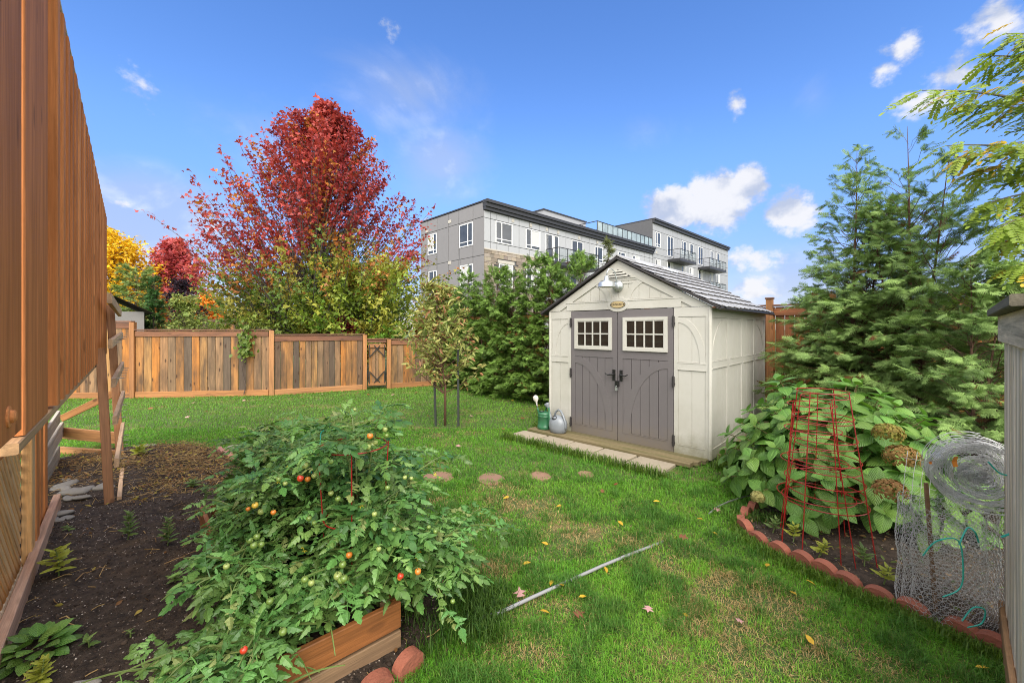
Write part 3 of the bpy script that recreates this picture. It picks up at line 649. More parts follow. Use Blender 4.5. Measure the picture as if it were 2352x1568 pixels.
MB().tube([(-.085, .02, .22), (-.06, .02, .31), (-.01, .02, .35), (.05, .01, .34), (.11, -.01, .27), (.155, -.02, .18), (.158, -.02, .10), (.14, -.01, .06)], [.018, .016, .016, .018, .019, .019, .018, .014], 10).build('handle', SCAN, can2, smooth=True)
MB().tube([(-.12, .02, .10), (-.17, .04, .17), (-.21, .06, .26), (-.245, .07, .34)], [.036, .026, .018, .016], 10).build('spout', SCAN, can2, smooth=True)
MB().lathe([(.016, 0), (.03, .03), (.046, .06), (.05, .075), (.04, .09), (0, .095)], 18, Matrix.Translation((-.243, .07, .335)) @ Matrix.Rotation(math.radians(-30), 4, 'Y'), 1, .8).build('rose', SCAN, can2, smooth=True)
# ------------------------------------------------------------------ back-left fence
CEDARW = mat_wood('weathered_cedar', [(.38, .175, .055), (.29, .165, .08), (.17, .10, .055), (.38, .20, .07), (.45, .175, .035), (.31, .18, .09), (.10, .07, .05), (.36, .165, .05), (.24, .145, .075), (.13, .09, .06), (.34, .18, .08)], .65, (.07, .045, .028), .85, .9, st0=.42, st1=.66)
RAILW = mat_wood('stained_rail', [(.20, .085, .045), (.16, .075, .045), (.23, .10, .05)], .6, (.06, .035, .025), .6, .5)
POSTW = mat_wood('cedar_post', [(.40, .18, .065), (.34, .15, .055), (.44, .21, .085)], .6, (.12, .06, .03), .5, .7)
IRON = mat_basic('dark_iron', (.02, .018, .016), .6, .1)
fence = thing('wooden_fence', 'weathered cedar board fence stepping down across the back of the lawn', 'fence', G(622, 905))
def gpt(px, py): p = G(px, py); return Vector((p.x, p.y, 0))
FP = [gpt(40, 917), gpt(306, 914), gpt(624, 908), gpt(838, 895), gpt(893, 892), gpt(1010, 885)]
def ztop(px, py, base): return CH - (py - HY) / F * base.y
tops = [ztop(250, 738, FP[1]), ztop(320, 757, FP[1]), ztop(690, 768, FP[2] * .75 + FP[3] * .25), ztop(860, 778, FP[3]), ztop(930, 778, FP[4])]
nb = [13, 17, 15, 5, 8]
rnd = random.Random(3)
def fnorm(p, q):
    d = (q - p).normalized(); n = Vector((d.y, -d.x, 0)); return n if n.dot(-p) > 0 else -n
for i in range(5):
    p, q = FP[i], FP[i + 1]; zt = tops[i]; n = fnorm(p, q); d = (q - p).normalized(); L = (q - p).length
    z0 = .13
    if i == 3:                                                         # small gate leaf
        gt = MB().bar(p + d * .09 + n * .03 + Vector((0, 0, .16)), q - d * .09 + n * .03 + Vector((0, 0, .16)), .03, .09, (0, 0, 1)).bar(p + d * .09 + n * .03 + Vector((0, 0, zt - .2)), q - d * .09 + n * .03 + Vector((0, 0, zt - .2)), .03, .09, (0, 0, 1)).build('gate', POSTW, fence)
        gt.matrix_basis = RM[fence.name].inverted(); RM[gt.name] = Matrix()
        bw = (L - .2) / 5
        for k in range(5):
            c = p + d * (.1 + bw * (k + .5)); plank('board', c + Vector((0, 0, .1)), c + Vector((0, 0, zt - .13)), bw - .006, .02, n, CEDARW, gt)
        for s, e in ((p + d * .1, q - d * .1), (q - d * .1, p + d * .1)):
            dd = (e - s).normalized()
            for zc, zs in ((zt - .17, -1), (.17, 1)):
                b = MB(); o_ = n * .05
                b.bar(s + dd * .02 + o_ + Vector((0, 0, zc + zs * .34)), s + dd * .30 + o_ + Vector((0, 0, zc + zs * .02)), .028, .012, n)
                b.bar(s + dd * .02 + o_ + Vector((0, 0, zc)), s + dd * .02 + o_ + Vector((0, 0, zc + zs * .34)), .02, .010, n)
                ob = b.build('corner_brace', IRON, None); put(ob, gt, Matrix())
        plank('rail', p + d * .07 + Vector((0, 0, zt - .06)), q - d * .07 + Vector((0, 0, zt - .06)), .1, .06, n, RAILW, fence)
    else:
        bw = (L - .12) / nb[i]
        for k in range(nb[i]):
            c = p + d * (.06 + bw * (k + .5)) + n * rnd.uniform(-.003, .003)
            plank('board', c + Vector((0, 0, z0 - .06)), c + Vector((0, 0, zt - .1)), bw - rnd.uniform(.004, .012), .02, n, CEDARW, fence)
        plank('rail', p + d * .065 + n * .022 + Vector((0, 0, zt - .1)), q - d * .065 + n * .022 + Vector((0, 0, zt - .1)), .14, .024, n, RAILW, fence)
        plank('base_board', p + d * .065 + n * .022 + Vector((0, 0, .075)), q - d * .065 + n * .022 + Vector((0, 0, .075)), .15, .024, n, POSTW, fence)
    plank('cap', p - d * .04 + Vector((0, 0, zt - .004)), q + d * .0 + Vector((0, 0, zt - .004)), .12, .03, (0, 0, 1), RAILW, fence)
    pt = (max(tops[i], tops[i - 1]) if i else tops[0]) - .02
    plank('post', p + n * .012, p + n * .012 + Vector((0, 0, pt)), .11, .10, n, POSTW, fence)
# vine on the fence
# ------------------------------------------------------------------ fence behind hedge and shed
ORANW = mat_wood('orange_cedar', [(.36, .13, .035), (.31, .105, .03), (.40, .155, .045), (.28, .10, .035)], .55, (.10, .045, .02), .5, .8)
f2 = thing('tall_fence', 'tall orange cedar fence running behind the shed and hedge', 'fence', (5.0, 8.0, 0))
a0, a1 = Vector((-3.7, 15.65, 0)), Vector((7.4, 5.85, 0)); d = (a1 - a0).normalized(); n = fnorm(a0, a1); L = (a1 - a0).length
nbd = int(L / .155); npost = 6; t0 = (Vector((5.03, 8.0, 0)) - a0).length
for k in range(nbd):
    c = a0 + d * (L * (k + .5) / nbd)
    if .9 < c.x < 4.2: continue                                        # wholly behind the shed
    plank('board', c + Vector((0, 0, .04)), c + Vector((0, 0, 2.12)), L / nbd - .008, .02, n, ORANW, f2)
k = t0 - 2.44 * 4
while k < L:
    if k > -.01:
        c = a0 + d * k + n * .06; plank('post', c, c + Vector((0, 0, 2.27)), .115, .10, n, POSTW, f2)
        plank('post_cap', c + Vector((0, 0, 2.285)) - d * .07, c + Vector((0, 0, 2.285)) + d * .07, .13, .03, (0, 0, 1), RAILW, f2)
        e = min(k + 2.44, L)
        for z, w, t in ((.95, .09, .045), (2.02, .13, .03), (.2, .09, .045)):
            plank('rail', a0 + d * (k + .06) + n * .033 + Vector((0, 0, z)), a0 + d * (e - .06) + n * .033 + Vector((0, 0, z)), w, t, n, ORANW, f2)
        plank('cap', a0 + d * (k + .06) + Vector((0, 0, 2.15)), a0 + d * (e - .06) + Vector((0, 0, 2.15)), .13, .03, (0, 0, 1), RAILW, f2)
    k += 2.44
# ------------------------------------------------------------------ grey fence on the right
GREYW = mat_wood('silvered_timber', [(.66, .56, .43), (.58, .48, .35), (.70, .60, .47), (.60, .50, .37)], .85, (.32, .26, .18), .5, .5, 1.3)
MOSSC = mat_wood('mossy_cap_timber', [(.10, .09, .07), (.12, .105, .075)], .85, (.05, .06, .025), .7, 0)
g0, g1 = Vector((2.755, 2.29, 0)), Vector((1.605, 1.235, 0)); d = (g1 - g0).normalized(); n = fnorm(g0, g1); L = (g1 - g0).length
f3 = thing('grey_fence', 'silvered grey board fence with a mossy cap at the right edge', 'fence', g0)
k = 0; bw = .094
while k * bw < L:
    c = g0 + d * (bw * (k + .5)) + n * rnd.uniform(-.002, .002); plank('board', c + Vector((0, 0, .08)), c + Vector((0, 0, 1.76)), bw - .006, .02, n, GREYW, f3); k += 1
plank('fascia', g0 + n * .022 + Vector((0, 0, 1.70)), g1 + n * .022 + Vector((0, 0, 1.70)), .14, .022, n, GREYW, f3)
plank('cap', g0 - d * .03 + n * .012 + Vector((0, 0, 1.79)), g1 + n * .012 + Vector((0, 0, 1.79)), .12, .038, (0, 0, 1), MOSSC, f3)
plank('base_board', g0 + n * .02 + Vector((0, 0, .09)), g1 + n * .02 + Vector((0, 0, .09)), .18, .022, n, mat_wood('tan_timber', [(.36, .20, .09)], .7), f3)
plank('post', g0 + d * .06 - n * .06, g0 + d * .06 - n * .06 + Vector((0, 0, 1.76)), .09, .09, n, GREYW, f3)
STAKEW = mat_wood('brown_stake_timber', [(.20, .115, .06)], .75, (.08, .05, .03), .6, .4)
st = thing('wooden_stake', 'brown wooden stake leaning upright against the grey fence', 'stake', P(2325, 1470, 2.2))
a = P(2322, 1475, 2.12); a.z = .03; bq = P(2344, 1020, 2.02); plank('stake', a, bq, .035, .03, n, STAKEW, st)
# ------------------------------------------------------------------ deck with privacy screen
DECKW = mat_wood('stained_deck_timber', [(.58, .22, .075), (.50, .18, .06), (.63, .25, .09), (.46, .165, .055)], .62, (.30, .10, .03), .5, .5, .9, .5, .08)
PALEW = mat_wood('pale_worn_timber', [(.46, .27, .13), (.42, .24, .11)], .7, (.20, .12, .06), .5, .6)
WHITEW = mat_wood('whitewashed_timber', [(.40, .36, .29), (.45, .40, .33), (.36, .31, .24)], .8, (.22, .17, .11), .5, .3)
deck = thing('deck', 'brown stained deck edge with a tall board privacy screen', 'deck', D(-.3, 1.2))
AS = -.30; ZB, ZTP = 1.345, 3.235
bs, be = 1.86, 7.80
LATW = mat_wood('lattice_timber', [(.72, .40, .15), (.76, .45, .18), (.68, .37, .13)], .65, (.66, .48, .28), .5, .3)
def bpx(px, a): r = (px - CX) / F; return a * (.733 - r * .68) / (r * .733 + .68)
AP = -.20
b0_, b1_ = bpx(-26, AP), bpx(50, AP); zb_ = CH - (1003 - HY) / F * D(AP, bpx(30, AP)).y
plank('post', D(AP - .04, (b0_ + b1_) / 2, zb_), D(AP - .04, (b0_ + b1_) / 2, 3.7), b1_ - b0_, .08, WA, DECKW, deck)
bb_ = bpx(18, AP); Mb = Matrix.Translation(D(AP, bb_, CH - (957 - HY) / F * D(AP, bb_).y)) @ Matrix(((WB.x, 0, WA.x, 0), (WB.y, 0, WA.y, 0), (0, 1, 0, 0), (0, 0, 0, 1)))
b = MB(); b.lathe([(.024, 0), (.024, .003), (.022, .004), (.0145, .0045), (.014, .010), (.009, .013), (0, .0135)], 18, Mb); ob = b.build('bolt', DECKW, None, smooth=False); put(ob, deck, Matrix())
b2_, b3_ = bpx(58, AS + .05), bpx(110, AS + .05)
plank('post', D(AS + .01, (b2_ + b3_) / 2, ZB + .01), D(AS + .01, (b2_ + b3_) / 2, 3.7), b3_ - b2_, .08, WA, DECKW, deck)
x = b3_ + .06
while x < be:
    plank('screen_board', D(AS - .022, x, ZB + .03), D(AS - .022, x, ZTP - .02), .14, .02, WA, DECKW, deck)
    plank('screen_board', D(AS + .03, x + .105, ZB + .02), D(AS + .03, x + .105, ZTP - .035), .085, .075, WA, DECKW, deck)
    x += .21
plank('bottom_rail', D(AS - .01, b2_ - .1, ZB - .012), D(AS - .01, be, ZB - .012), .12, .036, (0, 0, 1), PALEW, deck)
plank('cap_rail', D(AS, 1.0, ZTP + .012), D(AS, be + .05, ZTP + .005), .115, .025, (0, 0, 1), GREYW, deck)
plank('rim_joist', D(AS - .14, .4, ZB - .12), D(AS - .14, be - .6, ZB - .12), .22, .04, WA, DECKW, deck)
AL = -.555
pb = [bpx(q, AL) for q in (50, 62, 74, 86, 97)]
for k, bb in enumerate(pb):
    plank('post', D(AL + (.03 if k < 2 else .0), bb, .03), D(AL + (.03 if k < 2 else .0), bb, ZB - .03), .13 if k != 2 else .2, .05, WA, DECKW if k else LATW, deck)
LB0, LB1 = 2.3, pb[0] - .08
lat = MB().bar(D(AL - .02, LB0, .06), D(AL - .02, LB1, .06), .03, .06, (0, 0, 1)).bar(D(AL - .02, LB0, ZB - .05), D(AL - .02, LB1, ZB - .05), .03, .06, (0, 0, 1)).build('lattice', PALEW, None); put(lat, deck, Matrix())
pitch = .058
for k in range(-40, 60):
    b0 = LB0 + k * pitch * 1.414                                       # slats fall away from the camera
    p0b, p0z, p1b, p1z = b0, ZB - .03, b0 + (ZB - .06), .03
    if p0b < LB0: p0z -= (LB0 - p0b); p0b = LB0
    if p1b > LB1: p1z += (p1b - LB1); p1b = LB1
    if p0b > LB1 - .02 or p1b < LB0 + .02 or p0z - p1z < .05: continue
    plank('lattice_slat', D(AL, p0b, p0z), D(AL, p1b, p1z), .044, .012, WA, LATW, lat)
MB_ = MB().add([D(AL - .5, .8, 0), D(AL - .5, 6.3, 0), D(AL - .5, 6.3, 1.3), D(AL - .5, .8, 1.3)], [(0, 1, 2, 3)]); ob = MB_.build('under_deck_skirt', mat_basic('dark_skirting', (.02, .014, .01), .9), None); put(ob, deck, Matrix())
w0, w1 = bpx(103, -.66), bpx(137, -.66)
for k, (z, w) in enumerate(((.11, .2), (.31, .19), (.49, .16))):
    plank('skirt_board', D(-.665 - .012 * k, w0 - .04 * k, z), D(-.67 - .01 * k, w1 + (.0, .5, .25)[k], z + .03 * k), w, .03, WA, WHITEW, deck)
plank('skirt_board', D(-.70, w0 - .05, .64), D(-.72, w0 + .7, .66), .14, .03, WA, DECKW, deck)
eg = thing('edging_board', 'pale pinkish timber edging lying along the foot of the lattice', 'board', D(-.49, 4.2))
PINKW = mat_wood('pinkish_timber', [(.52, .32, .21)], .75, (.40, .17, .09), .5, .2)
plank('board', D(-.475, 2.0, .065), D(-.50, 5.70, .085), .15, .05, WA, PINKW, eg)
plank('kerb_strip', D(-.52, 2.0, .05), D(-.525, 5.1, .05), .035, .1, WA, GREYW, eg)
# braces between deck and trellis
br = thing('low_fence_end', 'two low boards and a slanting brace between deck and trellis', 'fence', P(190, 1000, 5.5))
n = Vector((.35, -.94, 0)).normalized()
q0 = P(138, 1000, 5.62); q1 = P(268, 985, 5.42)
def zz(p, z): return Vector((p.x, p.y, z))
plank('board', zz(q0, .285), zz(q1, .265), .15, .035, n, POSTW, br)
plank('board', zz(q0, .03), zz(q1, .035), .13, .035, n, POSTW, br)
plank('brace', zz(q0, .47) - n * .04, zz(q1, .875) - n * .04, .09, .035, n, POSTW, br)
# ------------------------------------------------------------------ trellis
tr = thing('ladder_trellis', 'wooden ladder trellis of two posts and nailed slats in the soil bed', 'trellis', P(250, 1160, 3.97))
t0 = P(252, 1165, 3.95); t0.z = -.02; t1 = P(231, 800, 4.05); t1 = t0 + (t1 - t0) * 1.0; 
TW = mat_wood('trellis_timber', [(.36, .17, .075), (.33, .15, .06)], .6, (.15, .07, .035), .5, .6); TG = mat_wood('trellis_slat_timber', [(.58, .38, .22), (.52, .34, .20), (.62, .40, .23)], .7, (.25, .16, .1), .5, .4)
plank('post', t0, t1, .075, .07, WA, TW, tr)
s0 = P(276, 1030, 5.45); s0.z = -.02; s1 = P(253, 700, 5.45)
plank('post', s0, s1, .085, .08, WA, TW, tr)
NAIL = mat_basic('nail_steel', (.25, .22, .2), .45, metallic=.6)
for k, (na, fa) in enumerate((((264, 1152), (277, 1050)), ((258, 1064), (275, 977)), ((254, 966), (276, 905)), ((250, 880), (274, 838)), ((243, 790), (272, 770)), ((241, 684), (268, 718)))):
    A = P(*na, 3.98) + WA * .03; B = P(*fa, 5.45) + WA * .03
    sl = plank('slat', A, B, .085 if k < 5 else .10, .035, WA, TG, tr)
    if k in (1, 2, 3, 4):
        b = MB()
        for j in range(6):
            c = A.lerp(B, .12 + .15 * j) + WA * .015 + Vector((0, 0, random.uniform(-.03, .02))); b.tube([c, c + WA * .055], .0035, 5)
        ob = b.build('nail', NAIL, None); ob['kind'] = 'stuff'; put(ob, sl, Matrix())
# ------------------------------------------------------------------ apartment block
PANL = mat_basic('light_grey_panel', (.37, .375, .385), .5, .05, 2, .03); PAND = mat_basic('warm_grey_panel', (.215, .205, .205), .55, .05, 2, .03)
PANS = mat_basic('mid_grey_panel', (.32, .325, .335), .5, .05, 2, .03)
JOINT = mat_basic('dark_joint', (.10, .10, .105), .8); CAPM = mat_basic('charcoal_fascia', (.028, .028, .032), .5)
WHT = mat_basic('white_frame', (.72, .72, .72), .4, .04); APG = mat_glass('apartment_glass', (.05, .055, .06), .06); CURT = mat_basic('pale_curtain', (.5, .5, .5), .8, .1)
CONC = mat_basic('pale_stone', (.45, .42, .37), .8, .1); GUARD = mat_glass('guard_glass', (.26, .31, .31), .15); RAILM = mat_basic('black_railing', (.015, .015, .017), .5)
B0 = Vector(((1112 - CX) / F * 30, 30, 0)); BX = Vector((.718, .696, 0)).normalized(); RZB = math.atan2(BX.y, BX.x)
apt = thing('apartment_building', 'grey panelled apartment block with stone base and balconies', 'building', B0, RZB)
BYv = Vector((-BX.y, BX.x, 0))
def bx(px): r = (px - CX) / F; return (B0.x - r * B0.y) / (r * BX.y - BX.x)
def by(px): r = (px - CX) / F; return (B0.x - r * B0.y) / (r * BYv.y - BYv.x)
L1, L2, H1, H2 = bx(1499), bx(1672), 11.0, 14.45; WY = by(966)
MB().box(.03, L1, .03, WY - .03, 0, H1 - .02).build('wall', JOINT, apt)
MB().box(L1 - .03, L2 - .03, .03, 9.97, 0, H2 - .02).build('wall', JOINT, apt)
PMESH = {}
def wpanel(face, u0, u1, z0, z1, mat, off=0):
    g = .022; u0 += g; u1 -= g; z0 += g; z1 -= g
    if u1 - u0 < .05 or z1 - z0 < .05: return
    b = MB()
    if face == 'r': b.box(u0, u1, 0 - off, .028, z0, z1)
    else: b.box(off, off + .028, u0, u1, z0, z1)
    b.build('wall_panel', mat, apt)
def facade(face, rows, joints, holes, mat, off=0):
    for z0, z1 in rows:
        for u0, u1 in zip(joints[:-1], joints[1:]):
            cuts = [h for h in holes if h[0] < u1 - .03 and h[1] > u0 + .03 and h[2] < z1 - .03 and h[3] > z0 + .03]
            if not cuts: wpanel(face, u0, u1, z0, z1, mat, off); continue
            h = cuts[0]
            wpanel(face, u0, max(u0, h[0]), z0, z1, mat, off); wpanel(face, min(u1, h[1]), u1, z0, z1, mat, off)
            wpanel(face, max(u0, h[0]), min(u1, h[1]), z0, h[2], mat, off); wpanel(face, max(u0, h[0]), min(u1, h[1]), h[3], z1, mat, off)
def window(face, u0, u1, z0, z1, kind='win', curtain=0, off=0):
    b = MB(); f = .075
    def bb(ua, ub, za, zb, d0=-.03, d1=.045):
        if face == 'r': b.box(ua, ub, d0 - off, d1, za, zb)
        else: b.box(d0 + off, d1 + off, ua, ub, za, zb)
    bb(u0, u0 + f, z0, z1); bb(u1 - f, u1, z0, z1); bb(u0 + f, u1 - f, z0, z0 + f); bb(u0 + f, u1 - f, z1 - f, z1)
    um = u0 + (u1 - u0) * (.36 if kind == 'win' else .5); bb(um - .035, um + .035, z0 + f, z1 - f, -.028)
    if kind == 'win': zm = z0 + (z1 - z0) * .2; bb(u0 + f, um - .035, zm - .03, zm + .03, -.026); bb(um + .035, u1 - f, zm - .03, zm + .03, -.026)
    w = b.build('window', WHT, apt)
    b = MB(); bb(u0 + f - .01, um - .03, z0 + f - .01, z1 - f + .01, .0, .04); link('pane', b.mesh('pane', APG), None, w, RM[apt.name])
    b = MB(); bb(um + .03, u1 - f + .01, z0 + f - .01, z1 - f + .01, .0, .04); link('pane', b.mesh('pane', APG), None, w, RM[apt.name])
    if curtain:
        b = MB(); bb(um + .05, u1 - f - (.0 if curtain == 1 else (u1 - um) * .5), z0 + .3, z1 - f, -.004, -.001); link('curtain', b.mesh('curtain', CURT), None, w, RM[apt.name])
# right face, first block
w1 = [(bx(a), bx(c), 8.15, 9.78, k, cu_) for a, c, k, cu_ in ((1138, 1176.5, 'win', 0), (1207.5, 1240.5, 'win', 1))]
drs = [(bx(1253), bx(1283), 7.3, 9.75, 'door', 2), (bx(1313), bx(1339), 7.3, 9.75, 'door', 0), (bx(1366), bx(1384), 8.15, 9.7, 'win', 0), (bx(1420), bx(1436), 8.15, 9.7, 'win', 0), (bx(1453), bx(1468), 8.15, 9.7, 'win', 1)]
low = [(bx(1146), bx(1178), 4.95, 6.62, 'win', 1), (bx(1209), bx(1240), 4.95, 6.62, 'win', 1), (bx(1300), bx(1325), 4.6, 6.6, 'win', 0), (bx(1366), bx(1384), 4.95, 6.6, 'win', 0), (bx(1420), bx(1436), 4.95, 6.6, 'win', 0)]
xs = [0, .62, 1.25]; 
while xs[-1] < L1 - 1.2: xs.append(xs[-1] + 1.18)
xs.append(L1 - .01)
holes = [h[:4] for h in w1 + drs]
facade('r', [(7.57, 8.11), (8.11, 9.83), (9.83, 10.35)], xs, holes, PANL)
XS = bx(1250)
xs2 = [x for x in xs if x > XS + .3]; xs2.insert(0, XS)
facade('r', [(4.55, 6.75), (6.75, 7.57), (1.6, 4.55)], xs2, [h[:4] for h in low], PANL)
for h in w1 + drs: window('r', *h)
for h in low: window('r', *h)
# stone cladding: courses of individual stones, joined (each only a few pixels)
b = MB(); rs = random.Random(11); z = .0
STON = mat_basic('ashlar_stone', (.30, .255, .21), .85, .1)
stone_cols = []
while z < 7.52:
    hh = rs.choice([.10, .15, .15, .22, .28]); hh = min(hh, 7.54 - z)
    if hh < .05: break
    x = .03
    while x < XS - .05:
        ww = rs.uniform(.25, .7); x1 = min(x + ww, XS); dd = rs.uniform(.02, .05)
        if z > 3 and not any(h[0] - .06 < x1 and h[1] + .06 > x and h[2] - .05 < z + hh and h[3] + .30 > z for h in low[:2]):
            b.box(x + .009, x1 - .009, -dd, .03, z + .009, z + hh - .009); c = rs.uniform(.6, 1.25); stone_cols.append((c, c * rs.uniform(.93, 1.0), c * rs.uniform(.85, 1)))
        x = x1
    z += hh
me = b.mesh('stone_cladding'); cc = np.ones((len(b.v), 4), np.float32); cc[:, :3] = np.repeat(np.array(stone_cols), 8, 0) * np.array([.30, .258, .215])
at = me.color_attributes.new('Col', 'FLOAT_COLOR', 'POINT'); at.data.foreach_set('color', cc.ravel())
MST = mat_leaf('stone_faces', None, .85, 0, 0, spec=.3); ob = link('stone_cladding', me, MST, apt); ob['kind'] = 'stuff'
MB().box(.03, XS, -.02, .03, 7.53, 7.62).build('stone_ledge', CONC, apt)
for h in low[:2]: MB().box(h[0] - .12, h[1] + .12, -.06, .03, h[3] + .02, h[3] + .27).build('lintel', CONC, apt); MB().box(h[0] - .1, h[1] + .1, -.08, .03, h[2] - .14, h[2] - .02).build('sill', CONC, apt)
# left face
hl = [(by(1086), by(1055), 8.0, 9.75, 'win', 0), (by(1003), by(983), 8.0, 9.72, 'win', 1), (by(1086), by(1057), 4.85, 6.6, 'win', 1), (by(1003), by(985), 4.85, 6.6, 'win', 0)]
js = [0, by(1086) - .02, by(1054) + .02, by(1030), by(1004), by(982), WY]; js = sorted(js)
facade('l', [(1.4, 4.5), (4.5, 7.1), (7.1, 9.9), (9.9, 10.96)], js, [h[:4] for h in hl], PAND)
for h in hl: window('l', *h)
# caps
MB().box(-.05, .10, -.1, WY + .02, H1, H1 + .09).build('parapet_cap', CAPM, apt)
b = MB(); b.box(-.07, L1, -.45, .1, H1 - .12, H1 + .10); b.box(-.05, L1, -.32, .1, H1 - .40, H1 - .12); b.box(-.03, L1, -.2, .08, H1 - .62, H1 - .40); b.build('fascia', CAPM, apt)
b = MB(); b.box(L1, L2 + .1, -.35, .1, H2 - .12, H2 + .1); b.box(L1, L2 + .05, -.22, .08, H2 - .42, H2 - .12); b.box(L1 - .06, L1 + .05, -.1, 10, H2, H2 + .09); b.build('fascia', CAPM, apt)
# roof room
rb0, rb1 = bx(1285), bx(1392)
MB().box(rb0 + 1.2, rb1 + .6, 2.9, 6.5, H1, H1 + 1.95).build('roof_room', PANS, apt); MB().box(rb0 + 1.1, rb1 + .7, 2.8, 6.6, H1 + 1.95, H1 + 2.05).build('roof_room_cap', CAPM, apt)
MB().tube([(rb0 + 7.2, 2.8, H1), (rb0 + 7.2, 2.8, H1 + 1.5)], .09, 8).build('vent_pipe', CAPM, apt)
# terrace guard: glass panels and posts
u0, u1 = bx(1372), L1 - .05
gr = MB().box(u0, u1, -.02, .05, H1 + 1.16, H1 + 1.22).build('terrace_railing', RAILM, apt)
npn = 12
for k in range(npn):
    a = u0 + (u1 - u0) * k / npn; c = u0 + (u1 - u0) * (k + 1) / npn
    link('glass_panel', MB().box(a + .06, c - .06, .005, .02, H1 + .16, H1 + 1.15).mesh('glass_panel', GUARD), None, gr, RM[apt.name])
    link('railing_post', MB().box(a - .04, a + .04, -.01, .04, H1 + .1, H1 + 1.16).mesh('railing_post', RAILM), None, gr, RM[apt.name])
b = MB().box(u0 - .02, u0 + .04, .08, 5, H1 + 1.15, H1 + 1.22)
link('return_rail', b.mesh('return_rail', RAILM), None, gr, RM[apt.name])
# second block faces
def zat(px, py): t = bx(px); return CH - (py - HY) / F * (B0.y + BX.y * t)
hs = []
for r, zb in enumerate((11.35, 8.15, 4.95)):
    for a, c, k in ((1506, 1517, 'win'), (1533, 1546, 'door'), (1566, 1576, 'win'), (1583.5, 1592, 'win'), (1604, 1614.5, 'door'), (1631, 1637.5, 'win'), (1646, 1653, 'win')):
        hs.append((bx(a), bx(c), zb - (.7 if k == 'door' else 0), zb + 1.75, k, r % 3))
xs3 = [L1 + .03]
while xs3[-1] < L2 - 1.4: xs3.append(xs3[-1] + 1.3)
xs3.append(L2)
facade('r', [(10.45, 11.25), (11.25, 13.2), (13.2, 13.98), (7.4, 8.05), (8.05, 10.0), (10.0, 10.45), (4.6, 7.4)], xs3, [h[:4] for h in hs], PANS)
for h in hs: window('r', *h)
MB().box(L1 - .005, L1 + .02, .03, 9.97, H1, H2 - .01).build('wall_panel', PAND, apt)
def balcony(face, u0, u1, zs, dep, hr=1.1):
    bl = MB().box(u0, u1, -dep, -.05, zs - .32, zs).build('balcony', CAPM, apt) if face == 'r' else MB().box(L2 + .02, L2 + dep, u0, u1, zs - .32, zs).build('balcony', CAPM, apt)
    b = MB(); gp = MB()
    if face == 'r':
        b.box(u0 + .02, u1 - .02, -dep + .02, -dep + .07, zs + hr, zs + hr + .06); b.box(u0 + .02, u0 + .07, -dep + .07, -.05, zs + hr, zs + hr + .06); b.box(u1 - .07, u1 - .02, -dep + .07, -.05, zs + hr, zs + hr + .06)
        n = max(3, int((u1 - u0) / 1.1))
        for k in range(n + 1): u = u0 + .02 + (u1 - u0 - .09) * k / n; b.box(u, u + .05, -dep + .02, -dep + .07, zs, zs + hr)
        for u in (u0 + .02, u1 - .07): b.box(u, u + .05, -dep * .5, -dep * .5 + .05, zs, zs + hr)
        b.box(u0 + .07, u1 - .07, -dep + .025, -dep + .065, zs + .08, zs + .13)
        gp.add([(u0 + .08, -dep + .045, zs + .14), (u1 - .08, -dep + .045, zs + .14), (u1 - .08, -dep + .045, zs + hr - .02), (u0 + .08, -dep + .045, zs + hr - .02)], [(0, 1, 2, 3)])
    else:
        b.box(L2 + .02, L2 + dep, u0, u0 + .05, zs + hr, zs + hr + .06); b.box(L2 + dep - .05, L2 + dep, u0, u0 + .05, zs, zs + hr); b.box(L2 + .3, L2 + .35, u0, u0 + .05, zs, zs + hr)
    link('railing', b.mesh('railing', RAILM), None, bl, RM[apt.name])
    if gp.v: link('glass_panel', gp.mesh('glass_panel', CLEAR), None, bl, RM[apt.name])
m, nt, bs_, o_ = newmat('clear_guard_glass'); CLEAR = m
tb = nn(nt, 'ShaderNodeBsdfTransparent'); tb.inputs[0].default_value = (.8, .84, .84, 1); ms = nn(nt, 'ShaderNodeMixShader'); ms.inputs[0].default_value = .82
bs_.inputs['Base Color'].default_value = (.3, .34, .35, 1); bs_.inputs['Roughness'].default_value = .1; nt.links.new(bs_.outputs[0], ms.inputs[1]); nt.links.new(tb.outputs[0], ms.inputs[2]); nt.links.new(ms.outputs[0], o_.inputs[0])
balcony('r', bx(1249) + .2, bx(1345), 7.25, 1.5)
balcony('r', bx(1533), bx(1571), 10.2, 1.6); balcony('r', bx(1603), bx(1642), 10.2, 1.6)
balcony('r', bx(1533), bx(1571), 7.0, 1.6); balcony('r', bx(1603), bx(1642), 7.0, 1.6)
balcony('e', 1.0, 4.0, 10.2, 1.5); balcony('e', 1.0, 4.0, 6.9, 1.5)
for px, z in ((1178, 10.12), (1219, 10.1), (1256, 10.1), (1282, 10.1), (1330, 10.1), (1372, 10.1), (1590, 10.7), (1660, 10.7), (1508, 10.7)):
    u = bx(px); MB().box(u - .13, u + .13, -.035, .0, z - .13, z + .13).build('wall_vent', CONC, apt)
for px, z in ((1033, 10.3), (981, 10.1), (1033, 7.0), (1033, 4.0)):
    u = by(px); MB().box(-.035, .0, u - .18, u + .18, z - .12, z + .12).build('wall_vent', CONC, apt)
